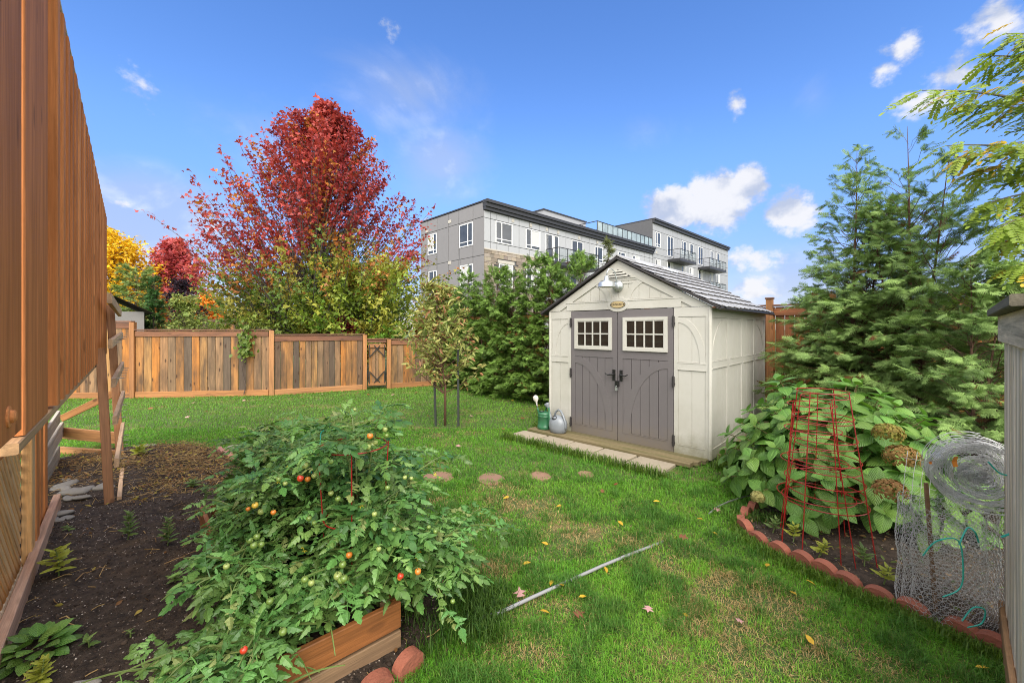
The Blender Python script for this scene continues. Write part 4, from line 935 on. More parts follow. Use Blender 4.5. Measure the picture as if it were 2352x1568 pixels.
# ------------------------------------------------------------------ vegetation kit
BARK = mat_basic('brown_bark', (.085, .06, .045), .9, .25, 9, .8, 40); BARKG = mat_basic('grey_bark', (.11, .095, .085), .9, .25, 9, .8, 40); TWIGR = mat_basic('reddish_bark', (.12, .06, .035), .85, .2, 9, .5, 40)
M_CON = mat_leaf('conifer_sprays', None, .5, .22, 0, spec=.25); M_BRO = mat_leaf('broad_leaves', None, .45, .35, 0, spec=.3, tint=(1.15, 1.1, .7))
def spray_tpl(pairs, sub, w1, w2):
    """a flat cedar spray as narrow triangles"""
    V, T = [], []
    def tri(p, a, l, w, z0, z1):
        n = np.array((-math.sin(a), math.cos(a))) * w; d = np.array((math.cos(a), math.sin(a))) * l; p = np.array(p); b = len(V)
        V.append((*(p - n), z0)); V.append((*(p + n), z0)); V.append((*(p + d), z1)); T.append((b, b + 2, b + 1))
    tri((0, 0), 0, 1, w1 * .8, 0, -.10)
    for i in range(pairs):
        t = .10 + .82 * i / pairs
        for s in (-1, 1):
            l = .52 * (1 - t) ** .75 + .09; a = math.radians(44 - 12 * t) * s; p = (t, 0); zt = -.08 - .12 * l
            tri(p, a, l, w1, -.09 * t, zt)
            for k in range(sub):
                u = .22 + .5 * k / max(1, sub)
                for s2 in (-1, 1):
                    a2 = a + s2 * .68; tri((p[0] + math.cos(a) * l * u, p[1] + math.sin(a) * l * u), a2, l * (.46 - .25 * u) + .03, w2, zt * u, zt)
    return np.array(V, np.float32), np.array(T)
SPR_N, SPR_F = spray_tpl(5, 1, .030, .025), spray_tpl(6, 1, .024, .022)
def tubes_np(paths, radii, n=4):
    """many curved tubes at once: paths (k, m, 3), radii (k, m)"""
    paths = np.asarray(paths, np.float32); k, m, _ = paths.shape; t = unit(np.gradient(paths, axis=1))
    ref = np.where(np.abs(t[..., 2:3]) > .9, np.array([1., 0, 0]), np.array([0, 0, 1.])); u = unit(np.cross(t, ref)); w = np.cross(t, u)
    a = np.arange(n) * 2 * np.pi / n
    V = paths[:, :, None, :] + (u[:, :, None, :] * np.cos(a)[None, None, :, None] + w[:, :, None, :] * np.sin(a)[None, None, :, None]) * np.asarray(radii)[:, :, None, None]
    idx = np.arange(k * m * n).reshape(k, m, n); nx = np.roll(idx, -1, 2)
    Q = np.stack([idx[:, :-1], nx[:, :-1], nx[:, 1:], idx[:, 1:]], -1).reshape(-1, 4)
    return V.reshape(-1, 3), Q
def thuja(name, label, group, base, H, prof, nbr, per, size, c_in, c_out, seed, tpl, bark, elev=(20, 55), dens_top=1.0, lean=(0, 0), leaders=1, sparse=0.0, zmin=.06, spread=.0):
    r = np.random.default_rng(seed); base = Vector(base); root = thing(name, label, 'tree', base, 0, group); B = np.array(base)
    lo = np.array([(math.cos(2.1 * l + seed) * spread, math.sin(2.1 * l + seed) * spread) if l else (0, 0) for l in range(leaders)]); lh = np.array([1.0 - .07 * l - .05 * (l > 0) for l in range(leaders)])
    k = nbr; t = r.random(k) ** (1.0 / dens_top); li = r.integers(0, leaders, k); z = zmin + (H * lh[li] - .10) * t * .98; th = r.random(k) * 2 * np.pi; R = prof(t) * r.uniform(.72, 1.12, k)
    el = np.radians(np.clip(elev[0] + (elev[1] - elev[0]) * t + r.normal(0, 7, k), -5, 74)); m = 7; u = np.linspace(0, 1, m)
    ax = B[None] + np.stack([lean[0] * t + lo[li, 0] * t, lean[1] * t + lo[li, 1] * t, np.zeros(k)], -1); dirh = np.stack([np.cos(th), np.sin(th), 0 * th], -1)
    rise = R * np.tan(el); z0 = np.maximum(z - rise * .65, .03); over = np.maximum(z0 + rise * .65 - H * lh[li] * .99, 0); rise = rise - over / .65
    path = ax[:, None, :] + dirh[:, None, :] * (R[:, None] * u[None] ** .95)[..., None]; path[..., 2] += z0[:, None] + (rise[:, None] * u[None]) * (1 - .35 * u[None] ** 2)
    path[:, 1:] += r.normal(0, .012, path[:, 1:].shape)
    V, Q = tubes_np(path, (.0025 + .008 * R[:, None] * (1 - u[None])) * (1 - .4 * t[:, None]), 3)
    # trunk(s)
    tb = MB()
    for l in range(leaders):
        hl = H * lh[l]; pts_ = [base + Vector((lo[l, 0] * q_ + lean[0] * q_ + (.02 * math.sin(9 * q_ + l) if 0 < q_ < 1 else 0), lo[l, 1] * q_ + lean[1] * q_ + .02 * math.cos(7 * q_ + l) * (q_ > 0), hl * q_ * .95 - (.05 if q_ == 0 else 0))) for q_ in (0, .2, .4, .6, .8, 1)]
        tb.tube(pts_, [(.010 + H * .0055) * (1 - q_) ** 1.1 + .002 for q_ in (0, .2, .4, .6, .8, 1)], 7)
    v0 = np.array(tb.v); tr = tb.build('trunk', bark, None); put(tr, root, Matrix())
    ob = link('branches', np_mesh('branches', V, None, Q), bark, None); ob['kind'] = 'stuff'; put(ob, root, Matrix())
    n = per; kk = np.repeat(np.arange(k), n); uu = .30 + .72 * r.random(len(kk)) ** .75
    if sparse: keep = r.random(len(kk)) > sparse * sstep(t[kk], .45, .95); kk, uu = kk[keep], uu[keep]
    seg = np.clip(uu * (m - 1), 0, m - 1.001); i0 = seg.astype(int); f = (seg - i0)[:, None]
    pos = path[kk, i0] * (1 - f) + path[kk, np.minimum(i0 + 1, m - 1)] * f
    tang = unit(path[kk, np.minimum(i0 + 1, m - 1)] - path[kk, i0]); side = np.cross(tang, [0, 0, 1.]); sg = r.choice([-1, 1], len(kk))[:, None]
    axs = unit(tang * r.uniform(.5, 1.1, (len(kk), 1)) + side * sg * r.uniform(.15, .95, (len(kk), 1)) + np.stack([0 * uu, 0 * uu, r.normal(-.12, .28, len(kk))], -1))
    out = dirh[kk]; nr = unit(np.stack([0 * uu, 0 * uu, 1 + 0 * uu], -1) * .75 + out * .65 + r.normal(0, .35, (len(kk), 3)))
    pos = pos + r.normal(0, .012, pos.shape)
    sc = size * r.uniform(.65, 1.25, len(kk)) * (1 - .35 * t[kk])
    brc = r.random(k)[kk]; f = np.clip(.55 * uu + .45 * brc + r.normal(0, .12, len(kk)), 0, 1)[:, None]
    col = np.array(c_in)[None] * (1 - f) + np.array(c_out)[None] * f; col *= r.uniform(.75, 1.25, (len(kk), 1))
    dead = r.random(len(kk)) < .012; col[dead] = (.16, .06, .02)
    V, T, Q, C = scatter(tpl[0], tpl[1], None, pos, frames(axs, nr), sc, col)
    ob = link('foliage', np_mesh('foliage', V, T, None, C), M_CON, None); ob['kind'] = 'stuff'; put(ob, root, Matrix()); return root
LEAF6 = (np.array([(0, 0, 0), (.3, .22, .05), (.65, .18, .04), (1, 0, -.06), (.65, -.18, .04), (.3, -.22, .05)], np.float32), np.array([(0, 1, 2), (0, 2, 3), (0, 3, 4), (0, 4, 5)]))
_mp = [(.0, 0), (.12, -.42), (.30, -.16), (.52, -.55), (.62, -.14), (1, 0), (.62, .14), (.52, .55), (.30, .16), (.12, .42)]
LEAFM = (np.array([(x, y, -.15 * abs(y)) for x, y in _mp] + [(.35, 0, .03)], np.float32), np.array([(10, (i + 1) % 10, i) for i in range(10)]))
LEAFS = (np.array([(0, 0, 0), (.20, -.52, -.08), (.48, -.16, .0), (1, 0, -.05), (.48, .16, .0), (.20, .52, -.08)], np.float32), np.array([(0, 2, 1), (0, 3, 2), (0, 4, 3), (0, 5, 4)]))
def broad(name, label, group, base, z0, z1, prof, nbr, per, size, colfn, seed, bark, trunk_r, tpl=LEAF6, asc=1.0, scat=.14, center=(0, 0), squash=1.0, leaf_up=.6, tp=.75, start=.3, mat=None, rad_min=.15, fork=.45):
    r = np.random.default_rng(seed); base = Vector(base); root = thing(name, label, 'tree', base, 0, group); B = np.array(base)
    k = nbr; t = r.random(k) ** tp; th = r.random(k) * 2 * np.pi; R = prof(t) * (rad_min + (1 - rad_min) * np.sqrt(r.random(k))) * r.uniform(.85, 1.17, k)
    end = B[None] + np.stack([np.cos(th) * R + center[0] * t, np.sin(th) * R * squash + center[1] * t, z0 + (z1 - z0) * t], -1)
    zs = np.clip(end[:, 2] - B[2] - R * asc - .1, z0 * start, z0 + (z1 - z0) * .88); st = B[None] + np.stack([center[0] * zs / z1, center[1] * zs / z1, zs], -1)
    m = 8; u = np.linspace(0, 1, m)[None, :, None]; ctl = st * (1 - fork) + end * fork; ctl[:, 2] = np.maximum(ctl[:, 2], st[:, 2] + (end[:, 2] - st[:, 2]) * .35) ; ctl += r.normal(0, .05 + .05 * R[:, None], ctl.shape)
    path = st[:, None] * (1 - u) ** 2 + 2 * ctl[:, None] * u * (1 - u) + end[:, None] * u ** 2
    Ln = np.linalg.norm(end - st, axis=1)[:, None]
    V, Q = tubes_np(path, (.004 + .009 * Ln * (1 - np.linspace(0, 1, m)[None]) ** 1.3), 3)
    tb = MB(); top = z0 + (z1 - z0) * .9
    tb.tube([base + Vector((0, 0, -.1)), base + Vector((center[0] * .2 + .04, center[1] * .2, top * .3)), base + Vector((center[0] * .6 - .05, center[1] * .6, top * .65)), base + Vector((center[0] * .9, center[1] * .9, top))], [trunk_r * 1.15, trunk_r * .85, trunk_r * .5, .01], 9)
    put(tb.build('trunk', bark, None, smooth=True), root, Matrix())
    ob = link('branches', np_mesh('branches', V, None, Q), bark, None); ob['kind'] = 'stuff'; put(ob, root, Matrix())
    kk = np.repeat(np.arange(k), per); uu = .36 + .68 * r.random(len(kk)) ** .8; uq = uu[:, None]
    pos = st[kk] * (1 - uq) ** 2 + 2 * ctl[kk] * uq * (1 - uq) + end[kk] * uq ** 2 + r.normal(0, 1, (len(kk), 3)) * (scat * (1.15 - .55 * uq)) * [1, 1, .8]
    ax = unit(r.normal(0, 1, (len(kk), 3)) * [1, 1, .6] + np.array([0, 0, -.25])); nr = unit(r.normal(0, 1, (len(kk), 3)) + np.array([0, 0, leaf_up * 2]))
    sc = size * r.uniform(.6, 1.25, len(kk)); q = (pos - B) ; col = colfn(q, np.clip((q[:, 2] - z0) / (z1 - z0), 0, 1), r, kk); col = col * r.uniform(.7, 1.3, (len(kk), 1))
    V, T, Q, C = scatter(tpl[0], tpl[1], None, pos, frames(ax, nr), sc, col)
    ob = link('crown', np_mesh('crown', V, T, None, C), mat or M_BRO, None); ob['kind'] = 'stuff'; put(ob, root, Matrix()); return root
def cmix(a, b, f): return np.array(a)[None] * (1 - f[:, None]) + np.array(b)[None] * f[:, None]
# ------------------------------------------------------------------ hedge
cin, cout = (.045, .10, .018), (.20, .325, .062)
hp = [(-2.35, 13.0), (-1.80, 12.4), (-1.32, 11.85), (-.85, 11.3), (-.40, 10.8), (.05, 10.3), (.50, 9.8), (.95, 9.35), (1.45, 9.1)]
hz = [2.8, 3.1, 3.5, 3.1, 3.45, 3.3, 3.6, 3.55, 3.5]
hw_ = ['at the far left end of the row', 'second from the far left end of the row', 'under the stone corner of the grey block', 'with a tip below the second stone window', 'right of the sapling, midway along the row', 'behind the lawn edge, fourth from the shed', 'third from the shed', 'second from the shed', 'pressed against the left side of the shed']
def dup_tree(src, loc, rz, sc_, label, group):
    c = src.copy(); COL.objects.link(c); c.location = loc; c.rotation_euler = (0, 0, rz); c.scale = sc_; c['label'] = label; c['group'] = group
    for ch in list(src.children):
        k = ch.copy(); COL.objects.link(k); k.parent = c
    return c
hproto = []
for i, ((x, y), h) in enumerate(zip(hp, hz)):
    lab = 'green cedar in the clipped hedge, ' + hw_[i]; grp = 'cedars of the hedge beside the shed'
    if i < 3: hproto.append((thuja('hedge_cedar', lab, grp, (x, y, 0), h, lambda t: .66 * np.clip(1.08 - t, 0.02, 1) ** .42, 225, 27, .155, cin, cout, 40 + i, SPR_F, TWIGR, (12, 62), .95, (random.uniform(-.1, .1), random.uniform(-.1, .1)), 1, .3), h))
    else: src, h0 = hproto[(i * 2 + i // 3) % 3]; dup_tree(src, (x, y, 0), 1.1 + 1.9 * i, (random.uniform(.95, 1.08), random.uniform(.95, 1.08), h / h0), lab, grp)
thuja('hedge_cedar', 'tall thin cedar tip rising behind the peak of the shed roof', None, (2.32, 9.75, 0), 3.95, lambda t: .62 * np.clip(1.03 - t, .02, 1) ** .8, 130, 14, .16, (.04, .06, .015), (.15, .17, .05), 61, SPR_F, TWIGR, (15, 60), .8, (-.05, 0), 1, .35)
# ------------------------------------------------------------------ big cedars on the right
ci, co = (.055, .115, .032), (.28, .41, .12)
pr = lambda R0, p: (lambda t: R0 * np.clip(1.02 - t, .03, 1) ** p)
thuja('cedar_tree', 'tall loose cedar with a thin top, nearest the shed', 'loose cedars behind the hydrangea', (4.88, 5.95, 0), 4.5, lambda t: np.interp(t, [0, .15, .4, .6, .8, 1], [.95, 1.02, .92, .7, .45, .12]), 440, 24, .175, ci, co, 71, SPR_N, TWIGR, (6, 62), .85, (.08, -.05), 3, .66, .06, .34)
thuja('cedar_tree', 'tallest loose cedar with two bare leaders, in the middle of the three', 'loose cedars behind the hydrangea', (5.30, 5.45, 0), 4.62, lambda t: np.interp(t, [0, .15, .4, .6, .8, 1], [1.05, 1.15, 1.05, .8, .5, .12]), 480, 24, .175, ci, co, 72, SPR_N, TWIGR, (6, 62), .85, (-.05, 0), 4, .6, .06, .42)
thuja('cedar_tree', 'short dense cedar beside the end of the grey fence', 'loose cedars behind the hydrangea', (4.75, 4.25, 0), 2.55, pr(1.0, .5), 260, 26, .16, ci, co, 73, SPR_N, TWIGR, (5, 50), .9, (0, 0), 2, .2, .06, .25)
# ------------------------------------------------------------------ maples
def maple_col(q, h, r, kk):
    br = r.random(kk.max() + 1)[kk]; f = h + .16 * (fbm(q[:, 0] + 7, q[:, 2], 1.6, 2) - .5) * 2 + .10 * (br - .5) + .07 * np.clip(-q[:, 0] / 4, -1, 1)
    red = cmix((.22, .022, .028), (.50, .085, .07), br); red = np.where((br > .93)[:, None], np.array([[.50, .20, .04]]), red); yel = cmix((.38, .30, .055), (.30, .31, .06), br); grn = cmix((.10, .18, .03), (.22, .27, .045), br)
    orange = np.array([[.38, .14, .03]])
    c = np.where((f < .10)[:, None], grn, np.where((f < .21)[:, None], np.where((br > .45)[:, None], yel, grn), np.where((f < .29)[:, None], np.where((br > .5)[:, None], orange, yel * .8), red)))
    return c
mprof = lambda t: np.interp(t, [0, .1, .24, .4, .57, .77, .87, .95, 1], [3.5, 4.2, 4.6, 4.35, 3.65, 2.45, 1.6, .8, .15])
broad('red_maple_tree', 'large autumn maple, crimson above and yellow green below, behind the fence', None, (-7.35, 15.0, 0), 1.9, 9.95, mprof, 640, 78, .135, maple_col, 81, BARKG, .13, LEAFS, 1.3, .135, (.55, 0), .85, .5, 1.05, .3, None, .3)
def green_maple(q, h, r, kk):
    br = r.random(kk.max() + 1)[kk]; c = cmix((.12, .25, .028), (.48, .45, .075), np.clip(.8 * br * br + .6 * h - .05 + r.normal(0, .1, len(h)), 0, 1)); return np.where(((h > .5) & (br > .78))[:, None], np.array([[.46, .20, .06]]), c)
broad('green_maple_tree', 'lower wide spreading yellow green maple in front of the crimson maple', None, (-5.0, 13.7, 0), 1.35, 4.1, lambda t: 2.6 * np.interp(t, [0, .3, .6, 1], [.95, 1, .9, .55]), 200, 50, .145, green_maple, 82, BARKG, .09, LEAFS, .8, .13, (0, 0), .8, .6, .9, .5)
def dkred(q, h, r, kk): return cmix((.12, .012, .02), (.20, .03, .03), r.random(len(h)))
broad('burgundy_shrub', 'low burgundy shrub behind the fence under the maples', None, (-5.2, 12.9, 0), .9, 2.15, lambda t: .8 * (1 - .5 * t), 40, 45, .12, dkred, 83, BARK, .03, LEAFM, .6, .1)
def yelshr(q, h, r, kk): return cmix((.36, .27, .03), (.16, .20, .03), r.random(kk.max() + 1)[kk])
for j, (x, y, hh, lab) in enumerate(((-6.4, 13.2, 2.1, 'yellow leaved bush showing just over the fence left of the maple trunk'), (-4.4, 12.9, 2.0, 'yellow leaved bush showing just over the fence right of the burgundy shrub'))):
    broad('yellow_bush', lab, 'yellow bushes behind the fence', (x, y, 0), .7, hh, lambda t: .9 * (1 - .4 * t), 40, 45, .10, yelshr, 84 + j, BARK, .03, LEAF6, .6, .1)
# ------------------------------------------------------------------ trees far left
def yel(q, h, r, kk): return cmix((.72, .44, .015), (.86, .62, .04), r.random(kk.max() + 1)[kk]) * (1 - .25 * (r.random(len(h)) < .2))[:, None]
broad('yellow_tree', 'bright yellow autumn tree beyond the fence beside the deck screen', None, P(262, 745, 24).xy.to_3d(), 1.6, 7.4, lambda t: 3.0 * np.interp(t, [0, .2, .6, 1], [.8, 1, .9, .3]), 220, 55, .22, yel, 90, BARK, .16, LEAF6, .9, .2)
def rd(q, h, r, kk):
    br = r.random(kk.max() + 1)[kk]; c = cmix((.40, .06, .075), (.62, .14, .13), br); return np.where(((h < .4) & (br > .5))[:, None], np.array([[.75, .27, .05]]), c)
broad('crimson_tree', 'rounded crimson autumn tree beyond the fence next to the yellow tree', None, P(400, 745, 26).xy.to_3d(), 1.2, 7.3, lambda t: 2.95 * np.interp(t, [0, .3, .6, 1], [.85, 1, .8, .15]), 230, 50, .21, rd, 91, BARK, .14, LEAFS, 1.1, .2)
def pur(q, h, r, kk): return cmix((.018, .012, .02), (.06, .035, .05), r.random(len(h)))
broad('purple_leaf_tree', 'small dark purple leaved tree in front of the crimson tree', None, P(420, 745, 21).xy.to_3d(), 1.2, 4.15, lambda t: 1.15 * np.interp(t, [0, .5, 1], [.7, 1, .4]), 70, 45, .16, pur, 92, BARK, .06, LEAF6, .8, .14)
def orr(q, h, r, kk): return cmix((.78, .26, .03), (.82, .48, .06), r.random(kk.max() + 1)[kk])
broad('orange_tree', 'small bright orange tree glimpsed between the shrubs and the maple', None, P(474, 745, 23).xy.to_3d(), .9, 3.6, lambda t: .95 * np.interp(t, [0, .5, 1], [.8, 1, .3]), 60, 40, .17, orr, 93, BARK, .05, LEAFM, .8, .14)
def lg(q, h, r, kk): return cmix((.17, .25, .06), (.40, .45, .13), r.random(kk.max() + 1)[kk])
broad('light_green_shrub', 'light green leafy shrub beyond the fence right of the columnar cedar', None, P(425, 750, 15.5).xy.to_3d(), .7, 3.0, lambda t: .85 * np.interp(t, [0, .5, 1], [.9, 1, .35]), 80, 50, .11, lg, 94, BARK, .03, LEAF6, .7, .12)
bxs = broad('box_shrub', 'low clipped yellow green shrub seen just over the fence', None, P(497, 750, 17).xy.to_3d(), .5, 1.95, lambda t: .42 + 0 * t, 60, 40, .09, lg, 95, BARK, .03, LEAF6, .7, .06); bxs['category'] = 'shrub'
for n_ in ('burgundy_shrub', 'yellow_bush', 'yellow_bush.001', 'light_green_shrub'): bpy.data.objects[n_]['category'] = 'shrub'
thuja('spreading_cedar', 'broad dark green cedar beyond the fence by the deck screen', None, P(312, 750, 17).xy.to_3d(), 4.45, lambda t: 1.25 * np.clip(1.1 - t, .05, 1) ** .5, 190, 17, .28, (.08, .135, .035), (.27, .36, .10), 96, SPR_F, BARK, (10, 55), .95)
thuja('columnar_cedar', 'narrow dark columnar cedar standing before the broad cedar', None, P(354, 750, 15).xy.to_3d(), 3.72, lambda t: .38 * np.clip(1.05 - t, .02, 1) ** .3, 210, 16, .17, (.018, .06, .012), (.055, .14, .03), 97, SPR_F, BARK, (45, 75), .95)
# far tree line that closes the horizon
def farcol(q, h, r, kk): return cmix((.05, .09, .025), (.22, .20, .04), r.random(kk.max() + 1)[kk] ** 2)
r = np.random.default_rng(31)
pos = []; 
for (x0, x1, d0) in ((-80, -24, 60), (62, 120, 70)):
    n = 9000; x = r.uniform(x0, x1, n); top = 3.2 + 3.0 * fbm(x, x * 0, 6.0, 5); z = r.random(n) ** .7 * top; pos.append(np.stack([x, d0 + r.normal(0, 2, n), z], -1))
pos = np.concatenate(pos); V, T, Q, C = scatter(LEAF6[0], LEAF6[1], None, pos, frames(r.normal(0, 1, (len(pos), 3)), r.normal(0, 1, (len(pos), 3)) + [0, 0, .8]), r.uniform(.5, 1.1, len(pos)), cmix((.035, .065, .02), (.20, .17, .04), vnoise(pos[:, 0], pos[:, 2], 3.0, 3) ** 2))
tag(link('far_woods', np_mesh('far_woods', V, T, None, C), M_BRO), 'distant line of mixed trees along the horizon', kind='stuff')
# neighbour's pergola and far fence
PALEG = mat_basic('grey_siding', (.24, .23, .22), .7, .1); ROOFG = mat_basic('brown_grey_roof', (.10, .075, .06), .8, .2, 4, .5)
pg = thing('neighbour_shed', 'grey neighbour shed with a brown roof behind the tall fence post', 'shed', P(258, 745, 13.5).xy.to_3d(), -.75)
MB().box(-1.2, .9, -.7, .7, 0, 2.25).build('wall', PALEG, pg)
b = MB(); b.add([(-1.4, -.95, 2.2), (1.1, -.95, 2.2), (1.1, 0, 2.72), (-1.4, 0, 2.72), (-1.4, .95, 2.2), (1.1, .95, 2.2), (-1.4, -.95, 2.12), (1.1, -.95, 2.12)], [(0, 1, 2, 3), (3, 2, 5, 4), (6, 7, 1, 0)]); b.build('roof', ROOFG, pg)
MB().box(.2, .7, -.73, -.69, 1.3, 1.9).build('window', WHT, pg)
ff = thing('far_fence', 'far tan board fence glimpsed beyond the shrubs at left', 'fence', P(510, 745, 20).xy.to_3d())
p0, p1 = P(455, 745, 20).xy.to_3d(), P(640, 745, 19).xy.to_3d(); n = fnorm(p0, p1); d = (p1 - p0).normalized(); L = (p1 - p0).length; nb_ = int(L / .2)
for k in range(nb_): c = p0 + d * ((k + .5) * L / nb_); plank('board', c, c + Vector((0, 0, 2.15)), L / nb_ - .012, .02, n, CEDARW, ff)
plank('rail', p0 + n * .03 + Vector((0, 0, 2.1)), p1 + n * .03 + Vector((0, 0, 2.1)), .14, .03, n, RAILW, ff)
# ------------------------------------------------------------------ sapling with two stakes
def sap(q, h, r, kk):
    br = r.random(len(h)); c = cmix((.20, .27, .06), (.52, .48, .17), br); c = np.where((br > .90)[:, None], np.array([[.42, .20, .10]]), c); return c
sb = G(1022, 977)
LEAFN = (np.array([(0, 0, 0), (.3, .15, .05), (.65, .13, .03), (1, 0, -.12), (.65, -.13, .03), (.3, -.15, .05)], np.float32), LEAF6[1])
spl = broad('sapling', 'young staked tree with narrow yellow green leaves in the lawn', None, sb, .95, 2.55, lambda t: .95 * np.interp(t, [0, .2, .5, .75, 1], [.5, 1., .8, .5, .2]), 72, 34, .115, sap, 101, TWIGR, .022, LEAFN, .75, .06, (-.17, .05), .8, .2, .95, .6)
STK = mat_basic('dark_metal_stake', (.03, .035, .03), .6, .2)
for px, py, tp, lab in ((1001, 979, (997, 845), 'dark stake left of the young tree trunk'), (1053, 979, (1052, 790), 'dark stake right of the young tree trunk')):
    g = G(px, py); o = thing('tree_stake', lab, 'stake', g, 0, 'stakes beside the sapling'); h = P(tp[0], tp[1], g.y)
    b = MB().bar(g, h, .035, .035, (0, 1, 0)); ob = b.build('stake', STK, None); put(ob, o, Matrix())
# ------------------------------------------------------------------ locust branches at top right
r = np.random.default_rng(5)
def pinnate(n, seed):
    rr = np.random.default_rng(seed); V, T, uvc = [], [], []
    b = MB(); pts = [Vector((x, 0, -.25 * x * x)) for x in np.linspace(0, 1, 7)]; b.tube(pts, [.012, .011, .010, .009, .008, .006, .004], 3, False)
    for i in range(n):
        t = .12 + .88 * (i // 2 * 2) / n if i < n - 1 else 1.0; s = 1 if i % 2 else -1
        if i == n - 1: d = Vector((1, 0, -.3))
        else: d = Vector((.55, s * .85, -.15 + rr.normal(0, .15)))
        d.normalize(); p = Vector((t, 0, -.25 * t * t)); l = .24 * (1 - .25 * abs(t - .5)); sd_ = d.cross(Vector((0, 0, 1))).normalized(); nz = Vector((0, 0, .02)); w = .054
        b.add([p, p + d * l * .35 + sd_ * w + nz, p + d * l * .8 + sd_ * w * .85, p + d * l, p + d * l * .8 - sd_ * w * .85, p + d * l * .35 - sd_ * w + nz], [(0, 1, 2, 3), (0, 3, 4, 5)])
    return b
M_LOC = mat_leaf('locust_leaf', (.27, .35, .055), .45, .42, .25, hue=.012); M_LOCY = mat_leaf('yellow_locust_leaf', (.55, .33, .03), .45, .35, .15)
LOCM = [pinnate(17, s).mesh('locust_leaf', M_LOC) for s in range(3)]; LOCY = [pinnate(15, s + 9).mesh('yellow_locust_leaf', M_LOCY) for s in range(2)]
lt = thing('locust_tree', 'feathery locust tree reaching in from the upper right corner', 'tree', (6.6, 4.4, 0))
tb = MB(); tk = [Vector((6.6, 4.4, -.1)), Vector((6.55, 4.35, 2)), Vector((6.45, 4.3, 4)), Vector((6.4, 4.25, 5.4))]; tb.tube(tk, [.16, .13, .09, .03], 9); put(tb.build('trunk', BARKG, None, smooth=True), lt, Matrix())
tips = [((2118, 208), 4.25, 3.6), ((2172, 335), 4.1, 3.1), ((2235, 395), 4.3, 3.0), ((2215, 245), 4.5, 3.5), ((2310, 78), 4.1, 4.2), ((2262, 470), 4.2, 2.9), ((2258, 575), 4.3, 2.6), ((2232, 655), 4.5, 2.2), ((2300, 520), 4.0, 2.8), ((2285, 690), 4.2, 2.1), ((2320, 330), 3.9, 3.2), ((2350, 200), 3.9, 3.6), ((2340, 610), 3.9, 2.4), ((2255, 130), 4.3, 4.0)]
bm = MB(); nleaf = 0; brs = np.random.default_rng(17)
def add_loc_leaf(p, ax, nr, s, yellow):
    global nleaf
    if nleaf >= 300: return
    x = Vector(ax).normalized(); z = Vector(nr); z = (z - x * z.dot(x)).normalized(); y = z.cross(x)
    me = (LOCY if yellow else LOCM)[brs.integers(2 if yellow else 3)]
    link('leaf', me, None, lt, Matrix(((x.x * s, y.x * s, z.x * s, p.x), (x.y * s, y.y * s, z.y * s, p.y), (x.z * s, y.z * s, z.z * s, p.z), (0, 0, 0, 1)))); nleaf += 1
for (px, d, zs) in tips:
    e = P(px[0], px[1], d); s = Vector((6.45, 4.3, zs + .1)); c = s.lerp(e, .5) + Vector((0, 0, .28)); N = 22
    pts = [s * (1 - u) ** 2 + c * 2 * u * (1 - u) + e * u * u for u in np.linspace(0, 1, N)]; bm.tube(pts, [.022 * (1 - k / N) + .003 for k in range(N)], 5)
    for k in range(5, N):
        u = k / (N - 1); tg = (pts[k] - pts[k - 1]).normalized(); sd_ = tg.cross(Vector((0, 0, 1))).normalized()
        if k == N - 1: add_loc_leaf(pts[k], tg + Vector((0, 0, -.2)), Vector((0, 0, 1)), .26, False); continue
        sg = 1 if k % 2 else -1
        ax = tg * brs.uniform(.5, 1) + sd_ * sg * brs.uniform(.4, 1) + Vector((0, 0, brs.uniform(-.7, -.05)))
        yl = brs.random() < (.55 if px[1] > 480 and u < .8 else .06)
        add_loc_leaf(pts[k], ax, Vector((brs.normal(0, .25), brs.normal(-.25, .25), 1)), brs.uniform(.24, .34), yl)
tmpl = pinnate(17, 4); tv_ = np.array(tmpl.v, np.float32); tt_ = np.array([(f[0], f[i], f[i + 1]) for f in tmpl.f for i in range(1, len(f) - 1)])
LP, LX, LN = [], [], []
for (px, d, zs) in tips:
    e = P(px[0], px[1], d); s = Vector((6.45, 4.3, zs + .1)); c = s.lerp(e, .5) + Vector((0, 0, .28))
    for q in range(20):
        u = brs.uniform(.30, .99); p_ = s * (1 - u) ** 2 + c * 2 * u * (1 - u) + e * u * u; tg = ((c - s) * (1 - u) + (e - c) * u).normalized(); off = Vector((brs.normal(0, .11), brs.normal(0, .11), brs.normal(-.06, .10))) * (1.3 - u)
        LP.append(p_ + off); LX.append(tg + Vector((brs.normal(0, .5), brs.normal(0, .5), brs.uniform(-.9, .1)))); LN.append((brs.normal(0, .3), brs.normal(-.3, .3), 1))
yl = (brs.random(len(LP)) < .12)[:, None]; V, T, Q, C = scatter(tv_, tt_, None, np.array(LP), frames(np.array(LX), np.array(LN)), brs.uniform(.22, .32, len(LP)), np.where(yl, np.array([[.62, .42, .05]]), cmix((.22, .32, .045), (.32, .40, .07), brs.random(len(LP)))))
ob = link('foliage', np_mesh('foliage', V, T, None, C), M_BRO, None); ob['kind'] = 'stuff'; put(ob, lt, Matrix())
ob = bm.build('branches', BARKG, None); ob['kind'] = 'stuff'; put(ob, lt, Matrix())
